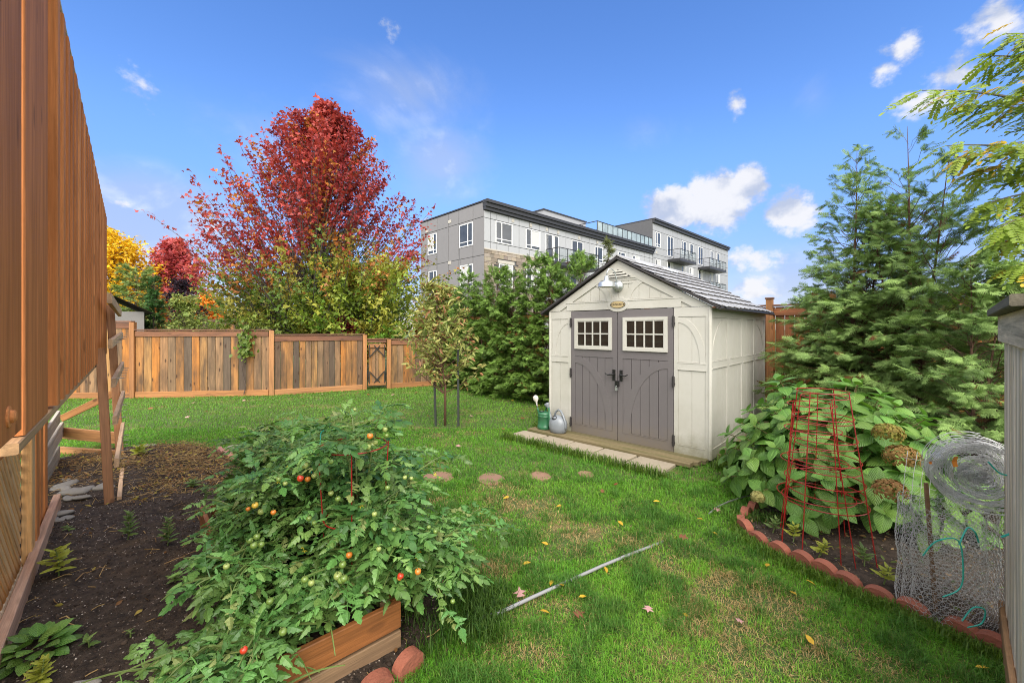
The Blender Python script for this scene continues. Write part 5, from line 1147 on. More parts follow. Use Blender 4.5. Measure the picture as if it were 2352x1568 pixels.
# ------------------------------------------------------------------ tomatoes
BOXW = mat_wood('planter_timber', [(.30, .115, .035), (.27, .10, .03)], .5, (.12, .055, .025), .5, .4); BOXW2 = mat_wood('weathered_planter_timber', [(.26, .16, .085), (.23, .145, .08)], .65, (.14, .085, .05), .5, .3)
box = thing('raised_planter', 'low wooden raised planter under the tomato plants', 'planter', D(.6, 3.0))
A0, A1, Bn, Bf = .42, 1.02, 1.98, 4.1
for z, m_, w in ((.215, BOXW, .135), (.068, BOXW2, .13)):
    plank('board', D(A0, Bn, z), D(A1 + .012, Bn, z), w, .032, -WB, m_, box); plank('board', D(A0, Bf, z), D(A1, Bf, z), w, .03, WB, m_, box)
    plank('board', D(A1, Bn + .02, z), D(A1, Bf, z), w, .032, WA, m_, box); plank('board', D(A0, Bn + .02, z), D(A0, Bf, z), w, .03, -WA, m_, box)
for a in (A0 + .03, A1 - .04):
    for b_ in (Bn + .04, Bf - .04): plank('corner_post', D(a, b_, 0), D(a, b_, .27), .05, .05, WA, BOXW2, box)
b = MB(); c = [D(A0 + .02, Bn + .02, .18), D(A1 - .02, Bn + .02, .18), D(A1 - .02, Bf - .02, .18), D(A0 + .02, Bf - .02, .18)]; b.add(c, [(0, 1, 2, 3)]); ob = b.build('soil_fill', M_SOIL, None); put(ob, box, Matrix())
def leaflet(b, p, d, l, w, fold, rr):
    d = Vector(d).normalized(); up = Vector((0, 0, 1)); s = d.cross(up).normalized(); up = s.cross(d).normalized()
    mid = [0, .3, .65, 1.0]; mz = [0, .04, .02, -.10]
    ed = [(.10, .42), (.27, .62), (.36, .44), (.55, .50), (.64, .30), (.80, .28)]
    base = len(b.v)
    for t, z in zip(mid, mz): b.v.append(tuple(p + d * (t * l) + up * (z * l)))
    for sg in (-1, 1):
        for t, e in ed: b.v.append(tuple(p + d * (t * l * rr.uniform(.96, 1.04)) + s * (sg * e * w * rr.uniform(.9, 1.1)) + up * ((-fold * e - .09 * t * t) * l)))
    for o, fl in ((4, 1), (10, -1)):
        for f in ((0, o, o + 1, 1), (1, o + 1, o + 2), (1, o + 2, o + 3, 2), (2, o + 3, o + 4), (2, o + 4, o + 5, 3)):
            b.f.append([base + i for i in (f if fl > 0 else f[::-1])]); b.mi.append(b.m)
def tomato_leaf(seed):
    rr = random.Random(seed); b = MB(); dr_ = rr.uniform(.12, .62); tw_ = rr.uniform(-.14, .14); curve = lambda x: Vector((x, .06 * math.sin(x * 3 + seed) + tw_ * x * x, .10 * x - dr_ * x * x))
    b.tube([curve(x) for x in np.linspace(0, .86, 6)], [.017, .015, .013, .011, .009, .006], 3, False)
    for t, l, w in ((.30, .26, .15), (.36, .26, .15), (.56, .30, .17), (.62, .30, .17)):
        sg = 1 if int(t * 100) % 4 == 0 or t in (.36, .62) else -1
        leaflet(b, curve(t), (.45, sg * .9, -.12 + rr.uniform(-.25, .2)), l * rr.uniform(.85, 1.1), w, .18, rr)
    for t in (.46, .74):
        for sg in (-1, 1): leaflet(b, curve(t), (.5, sg, rr.uniform(-.3, .1)), .10 if t < .5 else .16, .05 if t < .5 else .09, .1, rr)
    leaflet(b, curve(.84), (1, rr.uniform(-.15, .15), -.55), .36, .20, .2, rr)
    return b
def tomato_simple():
    V, T = [], []
    for t, a, l, w in ((.30, .95, .30, .10), (.36, -.95, .30, .10), (.56, .95, .34, .11), (.62, -.95, .34, .11), (.80, 0, .40, .13), (.74, .9, .18, .07), (.74, -.9, .18, .07)):
        b0 = len(V); p = np.array((t, 0, .1 * t - .3 * t * t)); d = np.array((math.cos(a), math.sin(a), -.25)); d /= np.linalg.norm(d); s = np.array((-math.sin(a), math.cos(a), 0))
        V += [p, p + d * l * .30 + s * w - [0, 0, .03], p + d * l * .62 + s * w * .75 - [0, 0, .05], p + d * l - [0, 0, .06], p + d * l * .62 - s * w * .75 - [0, 0, .05], p + d * l * .30 - s * w - [0, 0, .03]]
        T += [(b0, b0 + i, b0 + i + 1) for i in range(1, 5)]
    return np.array(V, np.float32), np.array(T)
TSIMP = tomato_simple()
M_TOM = mat_leaf('tomato_leaf', (.125, .25, .06), .34, .32, .42, hue=.022, spec=.4); M_TOML = mat_leaf('pale_tomato_leaf', (.26, .31, .10), .45, .3, .2)
TLM = [tomato_leaf(s).mesh('tomato_leaf', M_TOM) for s in range(10)]; TLY = [tomato_leaf(s + 20).mesh('pale_tomato_leaf', M_TOML) for s in range(2)]
STEMM = mat_basic('tomato_stem', (.13, .18, .045), .55, .15)
rr = np.random.default_rng(12)
plants = [  # a, b, height, reach, name of its place, bias of its stems (a, b)
    (.98, 2.36, 1.24, .42, 'tallest tomato plant, held in the red wire cage', (.12, 0)),
    (.76, 2.85, .92, .44, 'dense tomato plant just left of the caged one', (.0, 0)),
    (.92, 3.35, .92, .44, 'tomato plant at the back right of the planter', (.10, 0)),
    (.74, 3.66, .80, .40, 'tomato plant at the far left end of the planter', (.03, .06)),
    (.52, 3.10, .56, .40, 'sprawling tomato plant spilling over the dark soil', (-.10, .02)),
    (.46, 2.50, .55, .42, 'low tomato plant at the left front of the planter', (-.06, -.05)),
    (.40, 2.12, .40, .36, 'short tomato plant at the bottom edge of the photo', (-.10, -.12)),
    (.88, 4.0, .80, .42, 'tomato plant nearest the lawn at the far end', (.10, .10)),
    (1.02, 2.16, .80, .26, 'slender tomato plant before the red cage', (.02, .0)),
    (.80, 2.16, .46, .30, 'small tomato plant right behind the front board of the planter', (0, .05)),
    (1.22, 2.12, .58, .36, 'trailing tomato plant at the right corner of the planter', (.12, -.03)),
    (1.14, 2.85, .80, .40, 'leaning tomato plant on the lawn side of the planter', (.20, 0)),
]
ANCH = []; PROOT = []
def to_px(v): return (CX + v.x / v.y * F, HY + (CH - v.z) / v.y * F) if v.y > .05 else (-9999, -9999)
for pi, (a, b_, H, reach, lab, bias) in enumerate(plants):
    base = D(a, b_, .17 if A0 < a < A1 else .03); root = thing('tomato_plant', lab, 'plant', base, 0, 'tomato plants in the raised planter'); PROOT.append(root)
    sm = MB(); leaves = []
    ns = 8
    for s in range(ns):
        th = 2 * math.pi * (s + rr.uniform(-.3, .3)) / ns; rch = reach * rr.uniform(.35, 1.1); hh = H * (1.02 - .42 * (rch / reach) ** 2 * rr.uniform(.6, 1.2)) if s else H
        if s == 0: rch = .08
        e = base + Vector((math.cos(th) * rch, math.sin(th) * rch, 0)) + WA * bias[0] * rr.uniform(.5, 1.4) + WB * bias[1] * rr.uniform(.5, 1.4); e.z = max(.10, hh)
        am = (.40 if WB.dot(e) < 3.1 else .66) if WB.dot(e) > 2.7 else .34 - .45 * (2.7 - WB.dot(e))
        if WA.dot(e) < am: e += WA * (am - WA.dot(e))
        c = base.lerp(e, .35); c.z = base.z + (e.z - base.z) * rr.uniform(.8, 1.15) + .05
        N = 14; pts = [base * (1 - u) ** 2 + c * 2 * u * (1 - u) + e * u * u for u in np.linspace(0, 1, N)]
        sm.tube(pts, [.0085 * (1 - .6 * k / N) for k in range(N)], 5)
        L = sum((pts[i + 1] - pts[i]).length for i in range(N - 1)); nl = int(L / .034)
        chains = [(pts, nl)]
        for _ in range(4):                                             # side shoots
            k = rr.integers(4, N - 1); tg = (pts[k] - pts[k - 1]).normalized(); az = rr.uniform(0, 2 * math.pi); ln = rr.uniform(.18, .36)
            dv = (tg * .4 + Vector((math.cos(az), math.sin(az), rr.uniform(-.15, .5)))).normalized(); q = pts[k]
            sp = [q + dv * ln * u + Vector((0, 0, -.10 * u * u)) for u in np.linspace(0, 1, 7)]; 
            if min(p_.z for p_ in sp) < .05: continue
            sm.tube(sp, [.006 - .0006 * j for j in range(7)], 4); chains.append((sp, 7))
        for ch, n_ in chains:
            for j in range(n_):
                u = .16 + .84 * (j + rr.uniform(0, .8)) / n_; x = min(u, .999) * (len(ch) - 1); k = int(x); p = ch[k].lerp(ch[k + 1], x - k); tg = (ch[k + 1] - ch[k]).normalized()
                az = j * 2.4 + rr.uniform(-.5, .5) + s; out = Vector((math.cos(az), math.sin(az), 0)); rad = Vector((p.x - base.x, p.y - base.y, 0)); rad = rad.normalized() if rad.length > .05 else out
                ax = out * .9 + tg * .35 + rad * .45 + Vector((0, 0, rr.uniform(-.35, .45)))
                leaves.append((p, ax, Vector((rr.normal(0, .3), rr.normal(0, .3), 1)), rr.uniform(.115, .195) * (1 if u < .85 else .75)))
    put(sm.build('stems', STEMM, None), root, Matrix()); bpy.data.objects[sm and root.children[0].name]['kind'] = 'stuff' if root.children else 'stuff'
    rr.shuffle(leaves); n_ok = 0; extra = []
    # keep the front boards of the planter partly clear, as in the photo
    def clear(p, ax, s):
        for t in (0.0, .5, .95):
            q = p + Vector(ax).normalized() * s * t; x, y = WA.dot(q), WB.dot(q)
            if y < Bn + .03 and q.z < .40 and .52 < x < 1.04: return False
            if q.z < .02: return False
        return True
    for p, ax, nr, s in leaves:
        if not clear(p, ax, s): continue
        q_ = p + ax.normalized() * s * .8
        if WA.dot(q_) < ((.34 if WB.dot(q_) < 3.2 else .52) if WB.dot(q_) > 2.75 else .30 - .5 * (2.75 - WB.dot(q_))) - .12 * rr.random(): continue
        x = ax.normalized(); z = (nr - x * nr.dot(x)).normalized(); y = z.cross(x)
        Mw = Matrix(((x.x * s, y.x * s, z.x * s, p.x), (x.y * s, y.y * s, z.y * s, p.y), (x.z * s, y.z * s, z.z * s, p.z), (0, 0, 0, 1)))
        me = TLY[rr.integers(2)] if rr.random() < .07 else TLM[rr.integers(10)]
        if n_ok >= 300: extra.append((p, x, nr, s))
        else:
            link('leaf', me, None, root, Mw); n_ok += 1; m_ = p + x * s * .5; ANCH.append((*to_px(m_), m_.y, pi))
    if extra:
        tv_, tt_ = TSIMP
        V, T, Q, C = scatter(tv_, tt_, None, np.array([q[0] for q in extra]), frames(np.array([q[1] for q in extra]), np.array([q[2] for q in extra])), np.array([q[3] for q in extra]), np.ones((len(extra), 3)))
        ob = link('foliage', np_mesh('foliage', V, T), M_TOM, None); ob['kind'] = 'stuff'; put(ob, root, Matrix())
    print('tomato', pi, n_ok, len(extra))
AN = np.array(ANCH)
TMAT = {k: mat_basic(k + '_tomato_skin', c, .22, .08, 3, 0, spec=.6) for k, c in (('green', (.16, .24, .05)), ('pale green', (.30, .36, .10)), ('orange', (.62, .20, .03)), ('red', (.55, .05, .02)), ('yellow', (.55, .36, .05)))}
def tom_mesh(k):
    b = MB(); b.lathe([(0, -.92), (.4, -.88), (.75, -.62), (.97, -.15), (.98, .2), (.8, .62), (.45, .82), (.12, .80), (0, .74)], 16); b.m = 1
    for j in range(5):
        a = j * 1.2566; b.add([(0, 0, .78), (.22 * math.cos(a - .3), .22 * math.sin(a - .3), .86), (.7 * math.cos(a), .7 * math.sin(a), .84), (.22 * math.cos(a + .3), .22 * math.sin(a + .3), .86)], [(0, 1, 2, 3)])
    b.tube([(0, 0, .76), (.05, 0, 1.1), (.2, .05, 1.6)], .08, 5); return b.mesh('tomato', [TMAT[k], STEMM], True)
TMESH = {k: tom_mesh(k) for k in TMAT}
fruit = [(850, 1001, 'orange', .024), (855, 1022, 'pale green', .028), (845, 1026, 'pale green', .024), (862, 1016, 'pale green', .022), (690, 1098, 'red', .026), (707, 1100, 'orange', .025), (700, 1068, 'pale green', .024), (722, 1092, 'pale green', .022),
         (586, 1160, 'yellow', .024), (600, 1174, 'pale green', .026), (610, 1160, 'green', .022), (570, 1168, 'orange', .018), (628, 1176, 'orange', .02), (574, 1240, 'green', .024), (590, 1232, 'green', .023), (583, 1252, 'green', .024), (600, 1250, 'green', .022),
         (802, 1274, 'orange', .023), (787, 1296, 'green', .024), (776, 1322, 'pale green', .027), (790, 1328, 'green', .024), (783, 1332, 'green', .022), (920, 1322, 'red', .022), (918, 1326, 'orange', .018), (960, 1312, 'orange', .022), (1100, 1448, 'orange', .022), (1062, 1440, 'green', .02),
         (884, 986, 'pale green', .022), (888, 1000, 'green', .02), (930, 1096, 'pale green', .018), (945, 1098, 'pale green', .016), (760, 1132, 'pale green', .022), (776, 1145, 'green', .021), (890, 1120, 'green', .02), (650, 1450, 'green', .022), (560, 1492, 'red', .02), (1082, 1420, 'green', .016), (815, 940, 'pale green', .014), (640, 1100, 'green', .02), (655, 1110, 'pale green', .018), (710, 1190, 'green', .02), (722, 1200, 'green', .018), (860, 1180, 'pale green', .018), (905, 1215, 'green', .018), (700, 1330, 'green', .022), (715, 1338, 'pale green', .02), (620, 1380, 'green', .022), (870, 1260, 'pale green', .017), (985, 1210, 'green', .016), (1000, 1220, 'green', .016), (760, 1060, 'green', .018), (520, 1300, 'pale green', .02), (1040, 1380, 'green', .016)]
for px, py, k, rd_ in fruit:
    q = AN[(np.hypot(AN[:, 0] - px, AN[:, 1] - py) < 34)]
    if len(q) == 0: continue
    j = q[:, 2].argmin(); d = q[j, 2] - .02; p = P(px, py, d); root = PROOT[int(q[j, 3])]
    if p.z < .06: continue
    link('tomato', TMESH[k], None, root, Matrix.Translation(p) @ Matrix.Rotation(rr.uniform(0, 6), 4, 'Z') @ Matrix.Rotation(rr.uniform(-.4, .4), 4, 'X') @ Matrix.Scale(rd_ * .72, 4))['label'] = f'{k} tomato'
M_TFL = mat_leaf('yellow_tomato_flower', (.75, .55, .03), .5, .3, 0)
bf = MB()
for j in range(5): a = j * 1.2566; bf.add([(0, 0, 0), (.45 * math.cos(a - .25), .45 * math.sin(a - .25), .1), (math.cos(a), math.sin(a), -.2), (.45 * math.cos(a + .25), .45 * math.sin(a + .25), .1)], [(0, 1, 2, 3)])
FLM = bf.mesh('flower', M_TFL)
for px, py in ((662, 1072), (640, 1108), (940, 1078), (830, 1162), (700, 1265), (695, 1258), (1000, 1090), (1010, 1096), (958, 1282), (962, 1268), (1008, 1462), (545, 1182)):
    q = AN[(np.hypot(AN[:, 0] - px, AN[:, 1] - py) < 34)]
    if len(q) == 0: continue
    j = q[:, 2].argmin(); p = P(px, py, q[j, 2] - .03)
    link('flower', FLM, None, PROOT[int(q[j, 3])], Matrix.Translation(p) @ Matrix.Rotation(rr.uniform(0, 6), 4, 'Z') @ Matrix.Rotation(rr.uniform(.2, 1.2), 4, 'X') @ Matrix.Scale(.016, 4))
# ------------------------------------------------------------------ red wire cages
REDM = mat_basic('red_coated_wire', (.28, .014, .012), .35, .1, spec=.5)
def cage(base, H, rt, rb, rings, label, legs=4, wr=.0036, rot=0.0, tilt=(0, 0), group='red wire tomato cages', z0=0.0):
    root = thing('tomato_cage', label, 'plant cage', base, rot, group); rad = lambda z: rb + (rt - rb) * z / H
    cen = lambda z: Vector((tilt[0] * z, tilt[1] * z, z))
    for z in rings:
        b = MB(); n = 36; b.tube([cen(z) + Vector((math.cos(t) * rad(z), math.sin(t) * rad(z), 0)) for t in np.linspace(0, 2 * math.pi, n + 1)], wr, 6, False); b.build('ring', REDM, root)
    for k in range(legs):
        a = 2 * math.pi * k / legs; b = MB(); b.tube([cen(z) + Vector((math.cos(a) * (rad(z) + wr * 2), math.sin(a) * (rad(z) + wr * 2), 0)) for z in (z0, H * .25, H * .5, H * .75, H)], wr, 6); b.build('leg', REDM, root)
    return root
cb = Vector((2.40, 3.16, .03))
cage(cb, 1.20, .165, .315, (.36, .52, .68, .84, 1.0, 1.195), 'red wire tomato cage standing in the flower bed, outermost of the nested cages', 4, .0036, .5, (-.03, 0))
cage(cb + Vector((.03, .02, 0)), 1.15, .15, .29, (.42, .60, .78, .96, 1.145), 'red wire tomato cage standing in the flower bed, inner of the nested cages', 4, .0034, 1.2, (.0, .01))
cage(cb + Vector((-.05, .01, 0)), 1.10, .155, .30, (.40, .66, .90, 1.09), 'red wire tomato cage standing in the flower bed, slightly lower and leaning left', 4, .0034, .15, (-.045, 0))
cage(D(.93, 2.32, .02), 1.03, .18, .12, (1.02, .62), 'red wire cage around the tallest tomato plant', 4, .0034, .3, group='red wire tomato cages')
TEAL = mat_basic('teal_twine', (.02, .34, .27), .5, .1)
def twine(pts, label, r_=.003, w=None):
    o = thing('twine', label, 'twine', pts[0], 0, 'teal twine'); b = MB()
    P_ = [Vector(p) for p in pts]; sm = []
    for i in range(len(P_) - 1):
        for u in np.linspace(0, 1, 6, endpoint=False): 
            p0, p1, p2, p3 = P_[max(i - 1, 0)], P_[i], P_[i + 1], P_[min(i + 2, len(P_) - 1)]
            sm.append(.5 * ((2 * p1) + (p2 - p0) * u + (2 * p0 - 5 * p1 + 4 * p2 - p3) * u * u + (3 * p1 - p0 - 3 * p2 + p3) * u ** 3))
    sm.append(P_[-1]); b.tube(sm, r_, 5); put(b.build('strand', TEAL, None), o, Matrix()); return o
twine([P(775, 985, 2.5), P(740, 990, 2.48), P(735, 1020, 2.46), P(722, 1050, 2.45), P(715, 1085, 2.5)], 'teal twine tying the caged tomato plant to its cage', .004)
# ------------------------------------------------------------------ hydrangea
def hyd_leaf(seed):
    rr_ = random.Random(seed); nu, nv = 8, 4; V, Q, UV = [], [], []
    for i in range(nu + 1):
        t = i / nu; w = .34 * (math.sin(math.pi * min(1, t ** .78)) ** .8) * (1 if t < .97 else .2)
        if i == 0: w = .03
        if i == nu: w = .004
        for j in range(-nv, nv + 1):
            s = j / nv; ser = 1 + (.05 if (i % 2) and abs(j) == nv else 0)
            V.append((t, s * w * ser, .05 * math.sin(t * 3) - .30 * t * t * .7 + .10 * abs(s) * w - .16 * s * s * w + rr_.uniform(-.004, .004))); UV.append((t, s * w / .34))
    k = 2 * nv + 1
    for i in range(nu):
        for j in range(2 * nv): Q.append((i * k + j, (i + 1) * k + j, (i + 1) * k + j + 1, i * k + j + 1))
    return V, Q, UV
M_HYD = mat_leaf('hydrangea_leaf', (.13, .25, .048), .38, .28, .30, True, .4, hue=.012)
HYM = []
for s in range(4):
    V, Q, UV = hyd_leaf(s); me = np_mesh('hydrangea_leaf', V, None, Q, None, UV, True); me.materials.append(M_HYD); HYM.append(me)
hc = Vector((3.12, 3.98, 0)); hy = thing('hydrangea', 'large hydrangea bush with broad green leaves and fading brown flowers', 'shrub', hc)
HST = mat_basic('hydrangea_stem', (.17, .12, .05), .7, .2)
rr = np.random.default_rng(23); sm = MB(); nl = 0; inner = []
def put_leaf(me, p, ax, nr, s, root, name='leaf'):
    x = Vector(ax).normalized(); z = Vector(nr); z = (z - x * z.dot(x)).normalized(); y = z.cross(x)
    return link(name, me, None, root, Matrix(((x.x * s, y.x * s, z.x * s, p.x), (x.y * s, y.y * s, z.y * s, p.y), (x.z * s, y.z * s, z.z * s, p.z), (0, 0, 0, 1))))
golden = math.pi * (3 - math.sqrt(5)); NS = 92; stemtips = []
for i in range(NS):
    cz = 1 - (i + .5) / NS * .98; ph = i * golden; sr = math.sqrt(1 - cz * cz)
    dv = Vector((sr * math.cos(ph), sr * math.sin(ph), cz)); 
    tip = hc + Vector((dv.x * .98, dv.y * .98, .12 + dv.z * 1.06)) * 1.0; tip += Vector((rr.normal(0, .04), rr.normal(0, .04), rr.normal(0, .04)))
    tip.z = max(tip.z, .16)
    toward = dv.dot(Vector((-.6, -.8, .15))); stemtips.append((toward, tip, dv))
stemtips.sort(key=lambda q: -q[0])
for toward, tip, dv in stemtips:
    bs_ = hc + Vector((dv.x * .12, dv.y * .12, .02)); c = bs_.lerp(tip, .5) + Vector((-dv.x * .1, -dv.y * .1, .16)); pts = [bs_ * (1 - u) ** 2 + c * 2 * u * (1 - u) + tip * u * u for u in np.linspace(0, 1, 8)]
    sm.tube(pts, [.008 - .0006 * k for k in range(8)], 5); tg = (pts[-1] - pts[-2]).normalized(); tg = (tg + Vector((0, 0, .5))).normalized()
    a = tg.orthogonal().normalized(); bq = tg.cross(a); off = rr.uniform(0, 6)
    for lv, (back, sz, nlv) in enumerate(((0.0, .10, 2), (.02, .155, 2), (.075, .19, 2), (.15, .195, 2))):
        p = tip - (pts[-1] - pts[-3]).normalized() * back
        for q in range(nlv):
            an = off + lv * math.pi / 2 + q * math.pi + rr.normal(0, .2); ax = (a * math.cos(an) + bq * math.sin(an)) + tg * (.75 if lv == 0 else .15 if lv == 1 else -.05) + Vector((0, 0, -.12 if lv > 1 else .1))
            nr = tg + Vector((rr.normal(0, .18), rr.normal(0, .18), .5)); s = sz * rr.uniform(.85, 1.15)
            if (p + ax.normalized() * s).z < .02: continue
            if nl < 300 and toward > -.75: put_leaf(HYM[rr.integers(4)], p, ax, nr, s, hy); nl += 1
            else: inner.append((p, ax, nr, s))
ob = sm.build('stems', HST, None); ob['kind'] = 'stuff'; put(ob, hy, Matrix())
for toward, tip, dv in stemtips:
    for k in range(6):
        p = hc + (tip - hc) * rr.uniform(.5, .9); ax = Vector((dv.x, dv.y, 0)) + Vector((rr.normal(0, .8), rr.normal(0, .8), rr.normal(-.1, .3))); inner.append((p, ax, Vector((rr.normal(0, .4), rr.normal(0, .4), 1)), rr.uniform(.13, .19)))
V, Q, UV = hyd_leaf(9); pos = np.array([q[0] for q in inner]); V, T, Q, C = scatter(np.array(V, np.float32), None, np.array(Q), pos, frames(np.array([q[1] for q in inner]), np.array([q[2] for q in inner])), np.array([q[3] for q in inner]), np.ones((len(inner), 3)))
me = np_mesh('inner_leaves', V, None, Q, None, np.tile(np.array(UV, np.float32), (len(inner), 1)), True); me.materials.append(M_HYD); ob = link('inner_leaves', me, None, None); ob['kind'] = 'stuff'; put(ob, hy, Matrix())
M_FLO = mat_leaf('faded_flower', None, .8, .2, 0)
def flower(p, r_, c1, c2, lab, sq=.75):
    k = 520; v = unit(rr.normal(0, 1, (k, 3))); v[:, 2] = np.where(v[:, 2] < -.5, -v[:, 2], v[:, 2]); pos = v * r_ * rr.uniform(.86, 1.05, (k, 1)) * [1, 1, sq]
    ax = unit(np.cross(v, rr.normal(0, 1, (k, 3)))); col = cmix(c1, c2, rr.random(k))
    V, T, Q, C = scatter(np.array([(0, 0, 0), (.5, .42, .1), (1, 0, 0), (.5, -.42, .1)], np.float32), None, [(0, 3, 2, 1)], pos, frames(ax, v + rr.normal(0, .3, v.shape)), rr.uniform(.016, .026, k), col)
    o = link('flower_head', np_mesh('flower_head', V, None, Q, C), M_FLO, None); o['kind'] = 'stuff'; put(o, hy, Matrix.Translation(p)); o['label'] = lab
flower(P(2040, 995, 3.0), .092, (.28, .27, .05), (.20, .13, .03), 'olive green flower head'); flower(P(2072, 1050, 2.92), .105, (.26, .14, .045), (.30, .20, .06), 'rusty brown flower head'); flower(P(2044, 1127, 2.88), .10, (.30, .13, .055), (.24, .17, .05), 'pinkish brown flower head'); flower(P(1740, 1142, 3.55), .052, (.40, .38, .14), (.34, .30, .10), 'small pale yellow flower head', .95)
# ------------------------------------------------------------------ brick edging
BRICK = mat_basic('red_concrete', (.30, .095, .055), .9, .18, 14, .7, 55, dirt=(.12, .06, .04), dirt_s=6, dirt_a=.5); BRICKP = mat_basic('pink_concrete', (.40, .19, .145), .9, .12, 14, .6, 55, dirt=(.2, .12, .09), dirt_s=6, dirt_a=.4)
def scallop(mat):
    b = MB(); w, h, t = .078, .10, .03; pts = [(-w, -.06), (w, -.06), (w, h * .35)] + [(w * math.cos(a), h * .35 + h * .62 * math.sin(a)) for a in np.linspace(0, math.pi, 11)[1:-1]] + [(-w, h * .35)]
    b.prism(pts, 2 * t, Matrix.Translation((0, -t, 0))); return b.mesh('edging_brick', mat)
SCA, SCP = scallop(BRICK), scallop(BRICKP)
def edging(pts, me, root, step, outward, tilt=0.0):
    acc = 0; i = 0; q = []
    for i in range(len(pts) - 1):
        L = (pts[i + 1] - pts[i]).length; x = -acc
        while x + step <= L + 1e-6:
            x += step; q.append((pts[i].lerp(pts[i + 1], max(0, x - step / 2) / L), (pts[i + 1] - pts[i]).normalized()))
        acc = L - x
    for p, d in q:
        n = d.cross(Vector((0, 0, 1))); a = math.atan2(d.y, d.x) + random.uniform(-.12, .12)
        link('edging_brick', me, None, root, Matrix.Translation((p.x, p.y, random.uniform(-.018, .012))) @ Matrix.Rotation(a, 4, 'Z') @ Matrix.Rotation(random.uniform(-.13, .13) + tilt, 4, 'X') @ Matrix.Rotation(random.uniform(-.10, .10), 4, 'Y'))
e1 = thing('brick_edging', 'curved row of red scalloped edging bricks around the flower bed', 'garden edging', RB[6].copy()); edging([p.copy() for p in RB], SCA, e1, .157, 1, .12)
# loose red brick by the flower bed's far end
e2 = thing('brick_edging', 'row of pinkish scalloped edging bricks at the far side of the vegetable bed', 'garden edging', Vector((-3.6, 5.25, 0))); edging([Vector((-4.06, 5.66, 0)), Vector((-2.95, 4.73, 0))], SCP, e2, .15, 1)
e3 = thing('brick_edging', 'few red edging bricks half hidden at the right corner of the planter', 'garden edging', Vector((-.5, 2.4, 0))); edging([Vector((-.53, 2.76, 0)), Vector((-.41, 2.62, 0))], SCA, e3, .165, 1); edging([Vector((-.46, 2.10, 0)), Vector((-.58, 1.97, 0)), Vector((-.72, 1.86, 0))], SCA, e3, .165, 1)
# ------------------------------------------------------------------ chicken wire
WIRE = mat_basic('zinc_wire', (.48, .475, .46), .4, .1, metallic=.3)
def hexnet(fn, nu, nv, r_, rr_, jit=.0, skip=0.0):
    """hexagonal netting mapped by fn(u, v); u, v counted in cells"""
    segs = []
    for i in range(nu):
        for j in range(nv):
            o = .5 if j % 2 else 0.0; x = i + o; y = j * .75
            A = (x, y); B = (x, y + .45); C = (x + .5, y + .75); E = (x - .5, y + .75)
            for s in ((A, B), (B, C), (B, E)):
                if rr_.random() >= skip: segs.append((fn(*s[0]), fn(*s[1])))
    p = np.array(segs, np.float32); p += rr_.normal(0, jit, p.shape) if jit else 0
    return tubes_np(p, np.full(p.shape[:2], r_), 3)
rr = np.random.default_rng(77); wc = Vector((2.595, 2.44, .03)); wr_ = thing('chicken_wire_roll', 'upright loose roll of chicken wire standing in the flower bed', 'wire roll', wc)
Vs, Qs, o = [], [], 0
for lay, (r0, r1, h) in enumerate(((.255, .245, .63), (.225, .21, .62), (.18, .15, .63))):
    nu = int(2 * math.pi * r0 / .034)
    fn = lambda u, v, r0=r0, r1=r1, nu=nu, lay=lay: (wc.x + (r0 + (r1 - r0) * u / nu + .012 * math.sin(v * .6 + lay)) * math.cos(2 * math.pi * u / nu + lay) , wc.y + (r0 + (r1 - r0) * u / nu) * .82 * math.sin(2 * math.pi * u / nu + lay), wc.z + v * .031 + .01 * math.sin(u * .5))
    V, Q = hexnet(fn, nu, int(h / .0233), .0010, rr, .0013, .01); Vs.append(V); Qs.append(Q + o); o += len(V)
ob = link('wire_mesh', np_mesh('wire_mesh', np.concatenate(Vs), None, np.concatenate(Qs)), WIRE, None); ob['kind'] = 'stuff'; put(ob, wr_, Matrix())
ob = MB().bar((wc.x - .08, wc.y, 0), (wc.x - .12, wc.y + .02, .78), .018, .012, (0, 1, 0)).build('support_stick', STAKEW, None); put(ob, wr_, Matrix())
cc = P(2244, 1088, 2.40); WIREC = mat_basic('bright_zinc_wire', (.64, .64, .63), .35, .08, metallic=.2); coil = thing('chicken_wire_coil', 'silvery coiled bundle of chicken wire resting on the upright roll', 'wire coil', cc)
view = Vector((cc.x, cc.y, cc.z - CH + .35)).normalized(); view = Vector((.62, .76, -.05)).normalized(); ux = view.cross(Vector((0, 0, 1))).normalized(); uz = ux.cross(view).normalized()
paths = []
for k in range(125):
    R = .008 + .196 * rr.random() ** 1.15; n = 26; t0_ = rr.uniform(0, 6.28); span = rr.uniform(2.5, 6.0); dep = rr.uniform(-.12, .12); ec = rr.uniform(.86, 1.0); ph = rr.uniform(-.3, .3); ox, oz = rr.normal(0, .009, 2); fr_ = rr.uniform(18, 30)
    row = []
    for q in range(n):
        t = t0_ + span * q / (n - 1); Rq = R + .012 * (q / n) + .0045 * (1 if q % 2 else -1)
        v = cc + ux * (math.cos(t) * Rq + ox) + uz * (math.sin(t) * Rq * ec + oz) + view * (dep + .02 * math.sin(t * 2 + ph)); row.append(tuple(v))
    paths.append(row)
    # companion wire twisted with it, so the pairs read as flattened cells
    row2 = [tuple(Vector(p) + (ux * math.cos(t0_ + span * q / (n - 1)) + uz * math.sin(t0_ + span * q / (n - 1))) * (.009 if q % 2 == 0 else 0) + view * .012) for q, p in enumerate(row)]; paths.append(row2)
V, Q = tubes_np(np.array(paths), np.full((len(paths), 26), .0017), 3)
ob = link('wire_mesh', np_mesh('wire_mesh', V, None, Q), WIREC, None); ob['kind'] = 'stuff'; put(ob, coil, Matrix())
